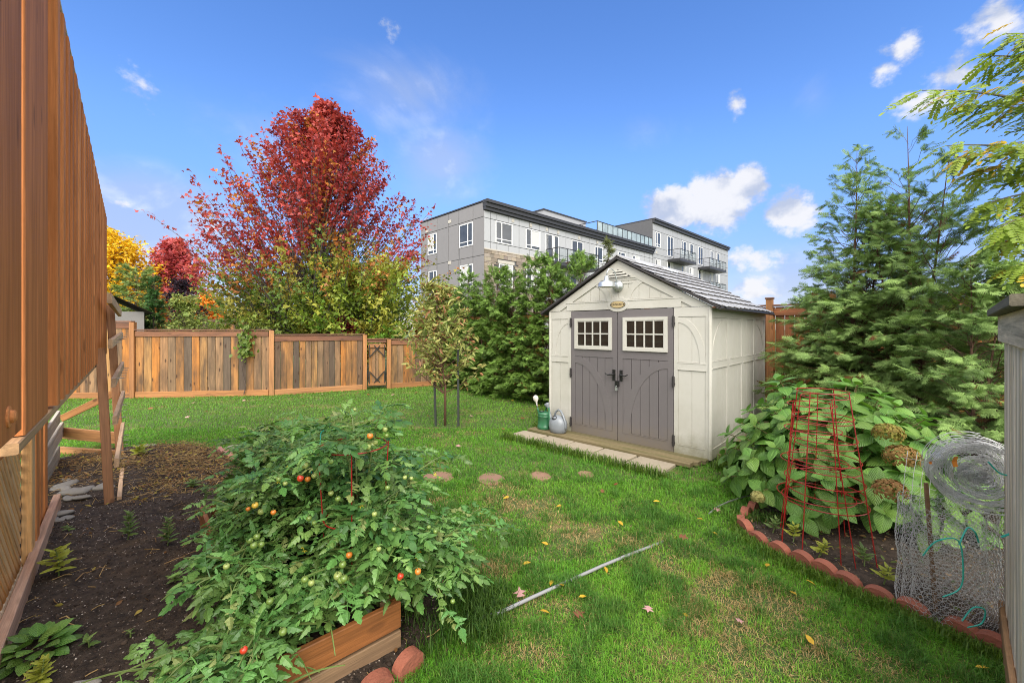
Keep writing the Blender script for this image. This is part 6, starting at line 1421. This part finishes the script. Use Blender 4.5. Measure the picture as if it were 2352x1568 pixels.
twine([P(2120, 1275, 2.18), P(2150, 1243, 2.14), P(2200, 1240, 2.12), P(2212, 1300, 2.12), P(2205, 1350, 2.13), P(2165, 1370, 2.14)], 'long teal twine knotted through the front of the upright wire roll', .0035)
twine([P(2203, 1250, 2.12), P(2222, 1212, 2.13), P(2240, 1222, 2.11), P(2248, 1245, 2.12)], 'short curl of teal twine at the top of the wire roll', .004)
twine([P(2300, 1233, 2.05), P(2325, 1224, 2.03), P(2345, 1220, 2.0)], 'teal twine tied round the leaning stake', .005)
twine([P(2270, 1060, 2.2), P(2295, 1085, 2.18), P(2320, 1092, 2.16)], 'teal twine caught on the wire coil', .004)
twine([P(2210, 1425, 2.16), P(2235, 1395, 2.15), P(2262, 1400, 2.13), P(2255, 1430, 2.14), P(2222, 1440, 2.15)], 'tangled teal twine on the ground before the wire roll', .0035)
ORA = mat_basic('orange_tag', (.75, .26, .03), .6, .1)
for pts_, lab in (((2196, 1060, .028, .055), 'larger orange paper tag on the wire coil'), ((2140, 1062, .018, .016), 'small orange tag at the left rim of the wire coil')):
    p = P(pts_[0], pts_[1], 2.17); o = thing('paper_tag', lab, 'tag', p); w, h = pts_[2] / 2, pts_[3]; b = MB(); b.add([(-w, 0, -h / 2), (w, .004, -h / 2), (w * 1.1, .01, 0), (w * .8, 0, h / 2), (-w * .9, -.004, h / 2), (-w * 1.1, .006, 0)], [(0, 1, 2, 5), (5, 2, 3, 4)]); b.add([(x, y + .0015, z) for x, y, z in b.v[:6]], [(5, 2, 1, 0), (4, 3, 2, 5)]); b.build('tag', ORA, o)
fw = thing('wire_fence_panel', 'bent grid of thin wire leaning in the hydrangea beside the roll', 'wire panel', P(2105, 1110, 2.75)); b = MB()
for k in range(4): b.tube([P(2085 + 22 * k, 1035 + 3 * k, 2.75), P(2078 + 20 * k, 1090, 2.7), P(2070 + 20 * k, 1180, 2.62)], .0014, 4)
for k in range(3): b.tube([P(2070, 1050 + 30 * k, 2.72), P(2110, 1056 + 30 * k, 2.74), P(2150, 1066 + 30 * k, 2.76)], .0014, 4)
ob = b.build('wire_mesh', WIRE, None); ob['kind'] = 'stuff'; put(ob, fw, Matrix())
# ------------------------------------------------------------------ pipe and hose
PIPE = mat_basic('grey_plastic_pipe', (.27, .265, .27), .4, .08)
pp = thing('garden_hose', 'straight grey hose lying across the lawn in front', 'hose', G(1300, 1340)); b = MB()
hp_ = [G(1100, 1420, .03), G(1150, 1405, .035), G(1220, 1372, .03), G(1300, 1336, .03), G(1380, 1300, .032), G(1440, 1275, .03), G(1500, 1252, .012), G(1530, 1240, -.01)]; b.tube(hp_, .0108, 10); put(b.build('hose', PIPE, None, smooth=True), pp, Matrix())
p2 = thing('garden_hose', 'thin dark hose end curving out beside the flower bed', 'hose', G(1680, 1150)); b = MB(); b.tube([G(1628, 1180, .02), G(1645, 1165, .03), G(1672, 1152, .03), G(1710, 1140, .03), G(1745, 1134, .02)], .008, 8); put(b.build('hose', mat_basic('dark_grey_hose', (.17, .17, .16), .5), None, smooth=True), p2, Matrix())
# ------------------------------------------------------------------ stones
STN = mat_basic('river_stone', (.23, .21, .18), .75, .2, 5, .3, 40, dirt=(.18, .15, .12), dirt_s=4, dirt_a=.5)
def stone_mesh(seed):
    r_ = np.random.default_rng(seed); b = MB(); n = 12; prof = [(0, -.4), (.6, -.36), (.95, -.12), (1, .08), (.82, .3), (.45, .42), (0, .45)]; b.lathe(prof, n)
    b.v = [tuple(np.array(v) * (1 + .13 * math.sin(3 * math.atan2(v[1], v[0]) + seed) + .08 * math.sin(2 * math.atan2(v[1], v[0]) + seed * 2))) for v in b.v]; return b.mesh('stone', STN, True)
STM = [stone_mesh(s) for s in range(5)]
stones = [(118, 1192, .055, 'rounded pale stone next to the end of the edging board'), (150, 1112, .10, 'broad flat grey stone under the whitewashed boards'), (168, 1128, .11, 'largest flat stone of the pile by the deck'), (196, 1122, .08, 'mottled stone at the right of the pile by the deck'), (140, 1122, .07, 'pale stone at the left edge of the pile by the deck'), (158, 1142, .06, 'thin dark slab stone at the front of the pile'), (185, 1140, .06, 'narrow stone lying at the front right of the pile'), (238, 1116, .085, 'pale stone lying by itself left of the trellis post'), (135, 1178, .08, 'large light stone standing between pile and edging board'), (148, 1188, .05, 'tan flat stone in front of the large light stone'), (150, 1100, .05, 'small stone on top of the pile'), (186, 1572, .05, 'grey stone at the bottom edge of the photo')]
for i, (px, py, s, lab) in enumerate(stones):
    g = G(px, py, .06); o = thing('stone', lab, 'stone', (g.x, g.y, .04), 0, 'river stones beside the deck'); link('stone_body', STM[i % 5], None, o, Matrix.Translation((g.x, g.y, .05)) @ Matrix.Rotation(random.uniform(0, 3), 4, 'Z') @ Matrix.Rotation(random.uniform(-.2, .2), 4, 'X') @ Matrix.Diagonal((s * 1.25, s * .8, s * .7, 1)))
# ------------------------------------------------------------------ soil litter
rr = np.random.default_rng(55)
def bed_pts(n, poly, fn=None):
    P_ = np.array(poly); x = rr.uniform(P_[:, 0].min(), P_[:, 0].max(), n * 3); y = rr.uniform(P_[:, 1].min(), P_[:, 1].max(), n * 3); k = inpoly(x, y, poly)
    if fn is not None: k &= rr.random(len(x)) < fn(x, y)
    return x[k][:n], y[k][:n]
x, y = bed_pts(11000, BED_L); z = soil_h(x, y); V0 = np.array([(1, 0, 0), (-1, 0, 0), (0, 1, 0), (0, -1, 0), (0, 0, .7), (0, 0, -.7)], np.float32); T0 = np.array([(0, 2, 4), (2, 1, 4), (1, 3, 4), (3, 0, 4), (2, 0, 5), (1, 2, 5), (3, 1, 5), (0, 3, 5)])
kind = rr.random(len(x)); sc = np.where(kind < .72, rr.uniform(.003, .012, len(x)) * (1 + .9 * (rr.random(len(x)) < .06)), rr.uniform(.0015, .0065, len(x))); col = np.where((kind < .72)[:, None], cmix((.025, .017, .013), (.085, .06, .044), rr.random(len(x))), cmix((.22, .17, .13), (.55, .48, .42), rr.random(len(x))))
V, T, Q, C = scatter(V0, T0, None, np.stack([x, y, z], -1), frames(rr.normal(0, 1, (len(x), 3)), rr.normal(0, 1, (len(x), 3))), sc, col)
MLIT = mat_leaf('soil_litter', None, .9, 0, 0, spec=.2); tag(link('soil_clods', np_mesh('soil_clods', V, T, None, C), MLIT), 'crumbs of dark soil and pale grit on the vegetable bed', kind='stuff')
dryf = lambda x, y: np.clip(sstep(y, 3.9, 4.7) * 1.0 + .07 + .5 * np.exp(-(((x + 3.9) / .5) ** 2 + ((y - 4.0) / .25) ** 2)), 0, 1) * (.25 + sstep(fbm(x, y, .4, 13), .42, .6))
x, y = bed_pts(9500, BED_L, dryf); z = soil_h(x, y) + rr.uniform(.0, .06, len(x)) * sstep(y, 4.2, 5.2); k = len(x)
L_ = rr.uniform(.03, .14, k); az = rr.uniform(0, 6.28, k); dz = rr.normal(.05, .25, k); mid = np.stack([np.cos(az), np.sin(az), dz], -1) * L_[:, None] * .5; p0 = np.stack([x, y, z], -1); sd_ = rr.normal(0, .25, (k, 3)) * L_[:, None]
paths = np.stack([p0, p0 + mid + sd_ * .5, p0 + mid * 2 * [1, 1, .3]], 1); paths[..., 2] = np.maximum(paths[..., 2], .012); V, Q = tubes_np(paths, np.repeat(rr.uniform(.0012, .0036, (k, 1)), 3, 1), 3)
C = np.repeat(cmix((.46, .31, .13), (.17, .095, .045), rr.random(k)), 9, 0); tag(link('dry_stalks', np_mesh('dry_stalks', V, None, Q, C), MLIT), 'tangled dry stalks and straw on the vegetable bed', kind='stuff')
x, y = bed_pts(3600, BED_L, dryf); k = len(x); p0 = np.stack([x, y, soil_h(x, y) + .012 + rr.uniform(0, .05, k) * sstep(y, 4.4, 5.2)], -1)
V, T, Q, C = scatter(LEAF6[0], LEAF6[1], None, p0, frames(rr.normal(0, 1, (k, 3)) * [1, 1, .4], rr.normal(0, .6, (k, 3)) + [0, 0, 1]), rr.uniform(.02, .055, k), np.where((rr.random(k) < .45)[:, None], cmix((.45, .33, .07), (.36, .30, .06), rr.random(k)), cmix((.20, .10, .04), (.32, .16, .06), rr.random(k))))
tag(link('withered_leaves', np_mesh('withered_leaves', V, T, None, C), M_BRO), 'withered yellow and brown leaves on the vegetable bed', kind='stuff')
x, y = bed_pts(1500, BED_RT, lambda x, y: np.where(y < 4.2, 1.0, .1)); k = len(x); p0 = np.stack([x, y, .05 + 0 * x], -1)
V, T, Q, C = scatter(LEAF6[0], LEAF6[1], None, p0 + [0, 0, .01], frames(rr.normal(0, 1, (k, 3)) * [1, 1, .4], rr.normal(0, .6, (k, 3)) + [0, 0, 1]), rr.uniform(.015, .05, k), np.where((rr.random(k) < .35)[:, None], cmix((.06, .11, .02), (.14, .18, .04), rr.random(k)), cmix((.14, .08, .035), (.30, .20, .09), rr.random(k))))
tag(link('bed_litter', np_mesh('bed_litter', V, T, None, C), M_BRO), 'dead leaves and small weeds on the flower bed soil', kind='stuff')
# ------------------------------------------------------------------ small plants in the bed
M_WEED = mat_leaf('weed_leaf', (.13, .20, .05), .5, .3, .25, hue=.01); M_WEEDY = mat_leaf('yellowing_leaf', (.34, .36, .05), .5, .35, .2); M_SQ = mat_leaf('crinkled_leaf', (.075, .16, .05), .5, .25, .25, True)
b = MB(); r_ = random.Random(2)
leaflet(b, Vector((0, 0, 0)), (1, 0, 0), 1, .42, .1, r_); WLM = b.mesh('weed_leaf', M_WEED); b2 = MB(); leaflet(b2, Vector((0, 0, 0)), (1, 0, 0), 1, .55, .1, r_); WLY = b2.mesh('yellowing_leaf', M_WEEDY)
def weed(px, py, h, n, size, lab, me=WLM, spread=.5, name='weed', z=.06, cat='plant'):
    g = G(px, py, z); o = thing(name, lab, cat, g, 0, 'small plants in the vegetable bed'); top = g + Vector((rr.normal(0, .02), rr.normal(0, .02), h)); st = MB().tube([g - Vector((0, 0, .03)), g.lerp(top, .5) + Vector((.01, 0, 0)), top], [.005, .004, .0025], 5); put(st.build('stem', STEMM, None), o, Matrix())
    for k in range(n):
        u = .15 + .85 * k / n; a = k * 2.4; put_leaf(me, g.lerp(top, u), (math.cos(a), math.sin(a), rr.uniform(0, .9) * (1 - spread) + u * .5), (rr.normal(0, .2), rr.normal(0, .2), 1), size * (1.15 - .6 * u) * rr.uniform(.8, 1.2), o)
    return o
weed(293, 1235, .20, 26, .075, 'upright pale green weed left of the burrow hole'); weed(385, 1250, .20, 26, .07, 'upright pale green weed right of the burrow hole', spread=.4)
weed(135, 1315, .17, 14, .11, 'low plant with yellow green leaves by the edging board', WLY, .8); weed(440, 1115, .06, 12, .10, 'flat dark green rosette near the dry stalks', WLM, .9); weed(470, 1135, .08, 10, .07, 'small weed behind the tomato leaves', WLM, .6)
weed(85, 1572, .10, 24, .06, 'bright small weed at the bottom left edge', WLY, .3); weed(400, 1330, .04, 10, .07, 'flat grey green weed beside the tomato leaves', WLM, .9); weed(160, 1215, .03, 9, .05, 'tiny weed near the end of the edging board', WLM, .9); weed(300, 1455, .02, 6, .03, 'tiny seedling in the middle of the dark soil', WLM, .8); weed(205, 1478, .04, 4, .07, 'pair of leaves beside the crinkled clump', WLM, .8)
for px, py, lab in ((320, 1045, 'yellow green squash leaves at the far end of the bed'), (275, 1010, 'pale green leaves behind the trellis slats')): weed(px, py, .12, 14, .13, lab, WLY if px > 300 else WLM, .7)
cl = G(85, 1500, .05); o = thing('leafy_clump', 'low clump of crinkled green leaves in the near left corner of the soil', 'plant', cl)
for k in range(40):
    a = k * 2.4; rad = .02 + .19 * math.sqrt(k / 40); ax = (math.cos(a), math.sin(a), .7 - .8 * k / 40); put_leaf(HYM[k % 4], cl + Vector((math.cos(a) * rad * .5, math.sin(a) * rad * .5,   .06 * (1 - k / 40) + .015)), ax, (rr.normal(0, .3), rr.normal(0, .3), 1), rr.uniform(.065, .105), o)

for px, py, lab in ((1822, 1235, 'small weed between the left legs of the red cages'), (1880, 1270, 'weed standing in front of the red cages'), (1905, 1215, 'weed in the shade under the red cages'), (1775, 1215, 'small weed near the pale flower head'), (1985, 1290, 'low weed behind the brick edging'), (2030, 1330, 'weed beside the foot of the wire roll')): weed(px, py, .10, 12, .075, lab, WLM if px % 2 else WLY, .5)['group'] = 'small weeds in the flower bed'
# ------------------------------------------------------------------ grass
rr = np.random.default_rng(404)
DRY = [(1190, 1160, .30, 1.0), (1235, 1185, .22, .8), (1130, 1300, .22, .8), (1330, 1232, .35, .7), (1400, 1250, .22, .6), (1480, 1300, .18, .6), (1690, 1360, .28, .9), (1790, 1400, .24, .7), (1720, 1470, .30, .8), (1860, 1500, .26, .7), (1150, 1120, .22, .7), (1210, 1500, .18, .6), (1520, 1305, .16, .5), (1250, 1400, .22, .5), (1010, 1000, .25, .6), (1075, 995, .2, .5), (1000, 1150, .2, .6), (1640, 1345, .2, .7), (1560, 1540, .22, .5), (1980, 1540, .2, .6)]
DG = [(G(a, b_), r_, w) for a, b_, r_, w in DRY]
def dryness(x, y):
    d = np.zeros(len(x))
    for g, r_, w in DG: d = np.maximum(d, .92 * w * np.exp(-(((x - g.x) / (r_ * 1.1)) ** 2 + ((y - g.y) / (r_ * .7)) ** 2)))
    d = d + .16 * sstep(fbm(x, y, .7, 21), .60, .74) * sstep(-y, -6.5, -2.0) * sstep(x, -1.2, .0)
    return np.clip(d * (.45 + 1.25 * sstep(vnoise(x, y, .10, 31), .25, .7)), 0, 1)
def shed_local(x, y): dx, dy = x - SH0.x, y - SH0.y; return dx * E1.x + dy * E1.y, dx * E2.x + dy * E2.y
def ab(x, y): return x * WA.x + y * WA.y, x * WB.x + y * WB.y
def allowed(x, y):
    k = ~inpoly(x, y, BED_L) & ~inpoly(x, y, BED_RT); u, v = shed_local(x, y)
    k &= ~((u > -.02) & (u < SW + .02) & (v > -.02) & (v < SL + .05)); k &= ~((u > -.20) & (u < SW - .05) & (v > -.40) & (v < .0)); k &= ~((u > -.24) & (u < 2.30) & (v > -.86) & (v < -.36))
    a, b_ = ab(x, y); k &= ~((a > A0 - .02) & (a < A1 + .02) & (b_ > Bn - .02) & (b_ < Bf + .02)); k &= (a > -.6) | (b_ > 8.0)
    for sx, sy, s in STEPS: k &= ((x - sx) / (s * .86)) ** 2 + ((y - sy) / (s * .62)) ** 2 > .55 + .8 * vnoise(x, y, .07, 77)
    # behind the fences and under the hedge nothing of the lawn shows
    k &= (x * .684 + y * .729 < 7.9 + .0 * x) | (x < 0.6); k &= y < 12.9 + .25 * x
    return k
bands = [(1.55, 3.0, 15000), (3.0, 4.6, 7000), (4.6, 7.0, 3000), (7.0, 13.2, 1100)]
PX, PY, TF = [], [], []
for d0, d1, den in bands:
    w = 1.32 * d1; n = int(den * 2 * w * (d1 - d0)); x = rr.uniform(-w, w, n); y = rr.uniform(d0, d1, n); k = (np.abs(x) < 1.32 * y + .2) & allowed(x, y); x, y = x[k], y[k]
    PX.append(x); PY.append(y)
x = np.concatenate(PX); y = np.concatenate(PY); n = len(x)
dr = dryness(x, y); tuft = sstep(vnoise(x, y, .19, 41) * .6 + vnoise(x, y, .08, 43) * .4, .51, .70) * sstep(-y, -6.5, -3.5)
keep = rr.random(n) > dr * .55; x, y, dr, tuft = x[keep], y[keep], dr[keep], tuft[keep]; n = len(x)
straw = rr.random(n) < dr * .92 + .015
big = fbm(x, y, 1.6, 51); fine = vnoise(x, y, .18, 53)
h = (.036 + .020 * rr.random(n) + .045 * tuft) * (.8 + .5 * fine); h = np.where(straw, h * .75, h)
wd = (.0015 + .00066 * y) * rr.uniform(.75, 1.3, n)
bright = cmix((.095, .28, .02), (.19, .41, .036), np.clip(big * 1.6 - .3 + rr.normal(0, .15, n), 0, 1)); dark = cmix((.052, .165, .02), (.095, .23, .03), rr.random(n))
far = cmix((.12, .29, .035), (.18, .36, .05), rr.random(n)); ff_ = sstep(y, 6.0, 9.5)[:, None] * sstep(-x, -.5, 1.5)[:, None]
col = bright * (1 - tuft[:, None]) + dark * tuft[:, None]; col = col * (1 - ff_ * .8) + far * ff_ * .8
ol = (rr.random(n) < .14 + .25 * sstep(-y, -5, -2)); col = np.where(ol[:, None], col * [1.15, .95, 1.1] + [.02, .01, .005], col)
col = np.where(straw[:, None], cmix((.38, .25, .10), (.56, .41, .19), rr.random(n)), col); col *= rr.uniform(.82, 1.2, (n, 1))
az = rr.uniform(0, 6.28, n) + 1.5 * (vnoise(x, y, .25, 61) - .5); lean = np.where(straw, rr.uniform(.9, 1.9, n), rr.uniform(.45, 1.6, n))
dv = np.stack([np.cos(az), np.sin(az), 0 * az], -1); sd_ = np.stack([-np.sin(az), np.cos(az), 0 * az], -1); tw = rr.normal(0, .5, n); sd_ = sd_ * np.cos(tw)[:, None] + dv * np.sin(tw)[:, None]
p = np.stack([x, y, np.zeros(n)], -1); up = np.array([0, 0, 1.]); l1 = h[:, None]
c1 = p + up * l1 * .62 * np.minimum(1, 1.15 - .35 * lean)[:, None] + dv * l1 * (.22 * lean)[:, None]; c2 = p + up * l1 * np.clip(1.05 - .55 * lean, .08, 1)[:, None] + dv * l1 * (.75 * lean)[:, None]
w2 = (sd_ * wd[:, None]) / 2
V = np.stack([p - w2, p + w2, c1 + w2 * .8, c1 - w2 * .8, c2], 1).reshape(-1, 3); b_ = np.arange(n)[:, None] * 5
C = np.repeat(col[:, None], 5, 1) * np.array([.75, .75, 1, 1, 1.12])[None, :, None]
M_GR = mat_leaf('grass_blade', None, .5, .35, 0, spec=.25)
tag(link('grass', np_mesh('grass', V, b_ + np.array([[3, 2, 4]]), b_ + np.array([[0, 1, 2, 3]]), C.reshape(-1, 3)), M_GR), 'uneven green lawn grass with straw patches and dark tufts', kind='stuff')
print('blades', n)
# longer tufts against the shed, the edging and the bed rims
def tufts(pts, per, hh, spread, c0, c1, seed):
    r_ = np.random.default_rng(seed); k = len(pts) * per; base = np.repeat(np.array([(p.x, p.y, 0) for p in pts]), per, 0) + np.concatenate([r_.normal(0, spread, (k, 2)), np.zeros((k, 1))], 1)
    az_ = r_.uniform(0, 6.28, k); ln = r_.uniform(.2, 1.0, k); h_ = hh * r_.uniform(.5, 1.2, k); d_ = np.stack([np.cos(az_), np.sin(az_), 0 * az_], -1); s_ = np.stack([-np.sin(az_), np.cos(az_), 0 * az_], -1) * (.0015 + .0006 * base[:, 1:2])
    a1 = base + up * (h_ * .6)[:, None] + d_ * (h_ * .2 * ln)[:, None]; a2 = base + up * (h_ * (1 - .4 * ln))[:, None] + d_ * (h_ * .7 * ln)[:, None]
    return np.stack([base - s_, base + s_, a1 + s_ * .8, a1 - s_ * .8, a2], 1).reshape(-1, 3), np.repeat(cmix(c0, c1, r_.random(k)), 5, 0)
tp = [S(SW + .12 + .08 * (i % 3), -.15 + i * .06) for i in range(40)] + [S(-.16, -.1 + i * .07) for i in range(36)] + [S(-.2 + .1 * i, -.88) for i in range(26)]
V1, C1 = tufts(tp, 60, .13, .05, (.05, .11, .015), (.14, .22, .03), 1)
tb_ = [RB[i].lerp(RB[i + 1], u) - (RB[i + 1] - RB[i]).normalized().cross(Vector((0, 0, 1))) * .0 + Vector((-.07, -.07, 0)) for i in range(len(RB) - 1) for u in (.0, .25, .5, .75)]
V2, C2 = tufts(tb_, 60, .085, .035, (.06, .13, .015), (.15, .24, .03), 2)
tb2 = [D(A1 + .12 + .05 * (i % 3), Bn + .08 * i - .1) for i in range(20)] + [Vector((-.28, 2.25, 0)) + Vector((.05 * (i % 5), .12 * (i // 5), 0)) for i in range(20)] + [G(1740 + 12 * i, 1205, 0) for i in range(5)]
V3, C3 = tufts(tb2, 70, .12, .05, (.03, .085, .012), (.09, .16, .025), 3)
V = np.concatenate([V1, V2, V3]); C = np.concatenate([C1, C2, C3]); n = len(V) // 5; b_ = np.arange(n)[:, None] * 5
ok = allowed(V[::5, 0], V[::5, 1]) | True
tag(link('long_grass', np_mesh('long_grass', V, b_ + np.array([[3, 2, 4]]), b_ + np.array([[0, 1, 2, 3]]), C), M_GR), 'longer grass against the shed, slabs and brick edging', kind='stuff')
# ------------------------------------------------------------------ fallen leaves on the lawn
LCOL = {'yellow': (.60, .36, .03), 'pinkish': (.50, .27, .25), 'brown': (.26, .10, .045), 'red': (.30, .04, .03)}
LMESH = {}
for k, c in LCOL.items():
    me = np_mesh('fallen_leaf', LEAFM[0] if k != 'yellow' else LEAF6[0] * [1, 1.1, 1], LEAFM[1] if k != 'yellow' else LEAF6[1]); me.materials.append(mat_leaf(k + '_fallen_leaf', c, .6, .2, .25)); LMESH[k] = me
spots = [(440, 925, 'pinkish'), (470, 945, 'brown'), (432, 940, 'pinkish'), (620, 935, 'pinkish'), (425, 958, 'pinkish'), (690, 912, 'brown'), (740, 905, 'pinkish'), (780, 908, 'brown'), (820, 900, 'pinkish'), (850, 906, 'red'), (905, 905, 'pinkish'), (700, 930, 'brown'), (955, 900, 'brown'), (1085, 955, 'pinkish'), (1125, 945, 'red'), (1150, 970, 'brown'), (1052, 1025, 'pinkish'), (1160, 985, 'brown'), (1010, 930, 'pinkish'), (985, 955, 'red'), (1240, 930, 'yellow'), (1385, 1130, 'brown'), (1410, 1112, 'red'), (1290, 1160, 'yellow'), (1640, 1165, 'pinkish'), (1550, 1235, 'yellow'), (1600, 1190, 'yellow'), (1420, 1195, 'yellow'), (1635, 1220, 'yellow'), (1560, 1228, 'brown'), (1200, 1295, 'yellow'), (1285, 1340, 'yellow'), (1270, 1330, 'yellow'), (1390, 1300, 'yellow'), (1330, 1370, 'yellow'), (1195, 1370, 'pinkish'), (1240, 1400, 'yellow'), (1490, 1390, 'pinkish'), (1320, 1410, 'brown'), (1580, 1415, 'yellow'), (1870, 1480, 'yellow'), (1830, 1365, 'yellow'), (1760, 1300, 'yellow'), (1850, 1330, 'yellow'), (1690, 1420, 'pinkish'), (2240, 1530, 'yellow'), (1110, 1180, 'yellow'), (1170, 1140, 'yellow'), (1500, 1150, 'yellow'), (1260, 1250, 'yellow'), (560, 920, 'pinkish'), (880, 918, 'pinkish'), (350, 935, 'brown'), (1180, 920, 'yellow'), (1205, 960, 'red')]
for px, py, k in spots:
    g = G(px, py, .045); o = bpy.data.objects.new('fallen_leaf', LMESH[k]); COL.objects.link(o); s = random.uniform(.05, .085) if k != 'yellow' else random.uniform(.045, .07); s *= 1 + max(0, g.y - 5) * .06
    o.location = g; o.rotation_euler = (random.uniform(-.35, .35), random.uniform(-.35, .35), random.uniform(0, 6.3)); o.scale = (s, s, s)
    where = ('near the foot of the back fence' if g.y > 9.6 else 'around the staked young tree' if (g - sb).length < 1.6 else 'on the far lawn behind the vegetable bed' if g.x < -2.4 else 'beside the grey hose' if abs(px * .437 + py - 1908) < 45 and px < 1520 else 'before the row of slabs' if py < 1175 and px > 1180 else 'near the brick edging of the flower bed' if px > 1530 and py < 1400 else 'at the lower right of the lawn' if px > 1560 else 'on the near lawn right of the tomatoes' if py > 1280 else 'between the tomatoes and the stepping stones')
    tag(o, {'yellow': 'yellow fallen leaf lying ', 'pinkish': 'upturned pinkish fallen leaf lying ', 'brown': 'curled brown fallen leaf lying ', 'red': 'dark red fallen leaf lying '}[k] + where, 'leaf', k + ' leaves fallen ' + where)
# vine on the fence
vn = thing('climbing_vine', 'small green vine climbing over the top of the weathered fence', 'vine', G(563, 907)); vb = MB(); r_ = np.random.default_rng(8); fy = P(563, 800, FP[1].lerp(FP[2], .8).y - .10)
pts = [P(560 + 4 * math.sin(k * .9), 905 - 10.5 * k, FP[1].lerp(FP[2], .8).y - .07) for k in range(15)]; vb.tube(pts, .012, 5); put(vb.build('stem', BARK, None), vn, Matrix())
k = 150; q = r_.random(k); pos = np.stack([P(565, 905 - 150 * u_, fy.y - .02) for u_ in (.55 + .47 * q)], 0) + r_.normal(0, .11, (k, 3)) * [1, .3, .9]
V, T, Q, C = scatter(LEAF6[0] * [1, 1.6, 1], LEAF6[1], None, pos, frames(r_.normal(0, 1, (k, 3)) + [0, 0, -.8], r_.normal(0, .5, (k, 3)) + [0, -1, .3]), r_.uniform(.07, .13, k), cmix((.06, .13, .02), (.20, .26, .05), r_.random(k)))
ob = link('foliage', np_mesh('foliage', V, T, None, C), M_BRO, None); ob['kind'] = 'stuff'; put(ob, vn, Matrix())

print('tris', sum(len(o.data.polygons) for o in bpy.data.objects if o.type == 'MESH'), len(bpy.data.objects))
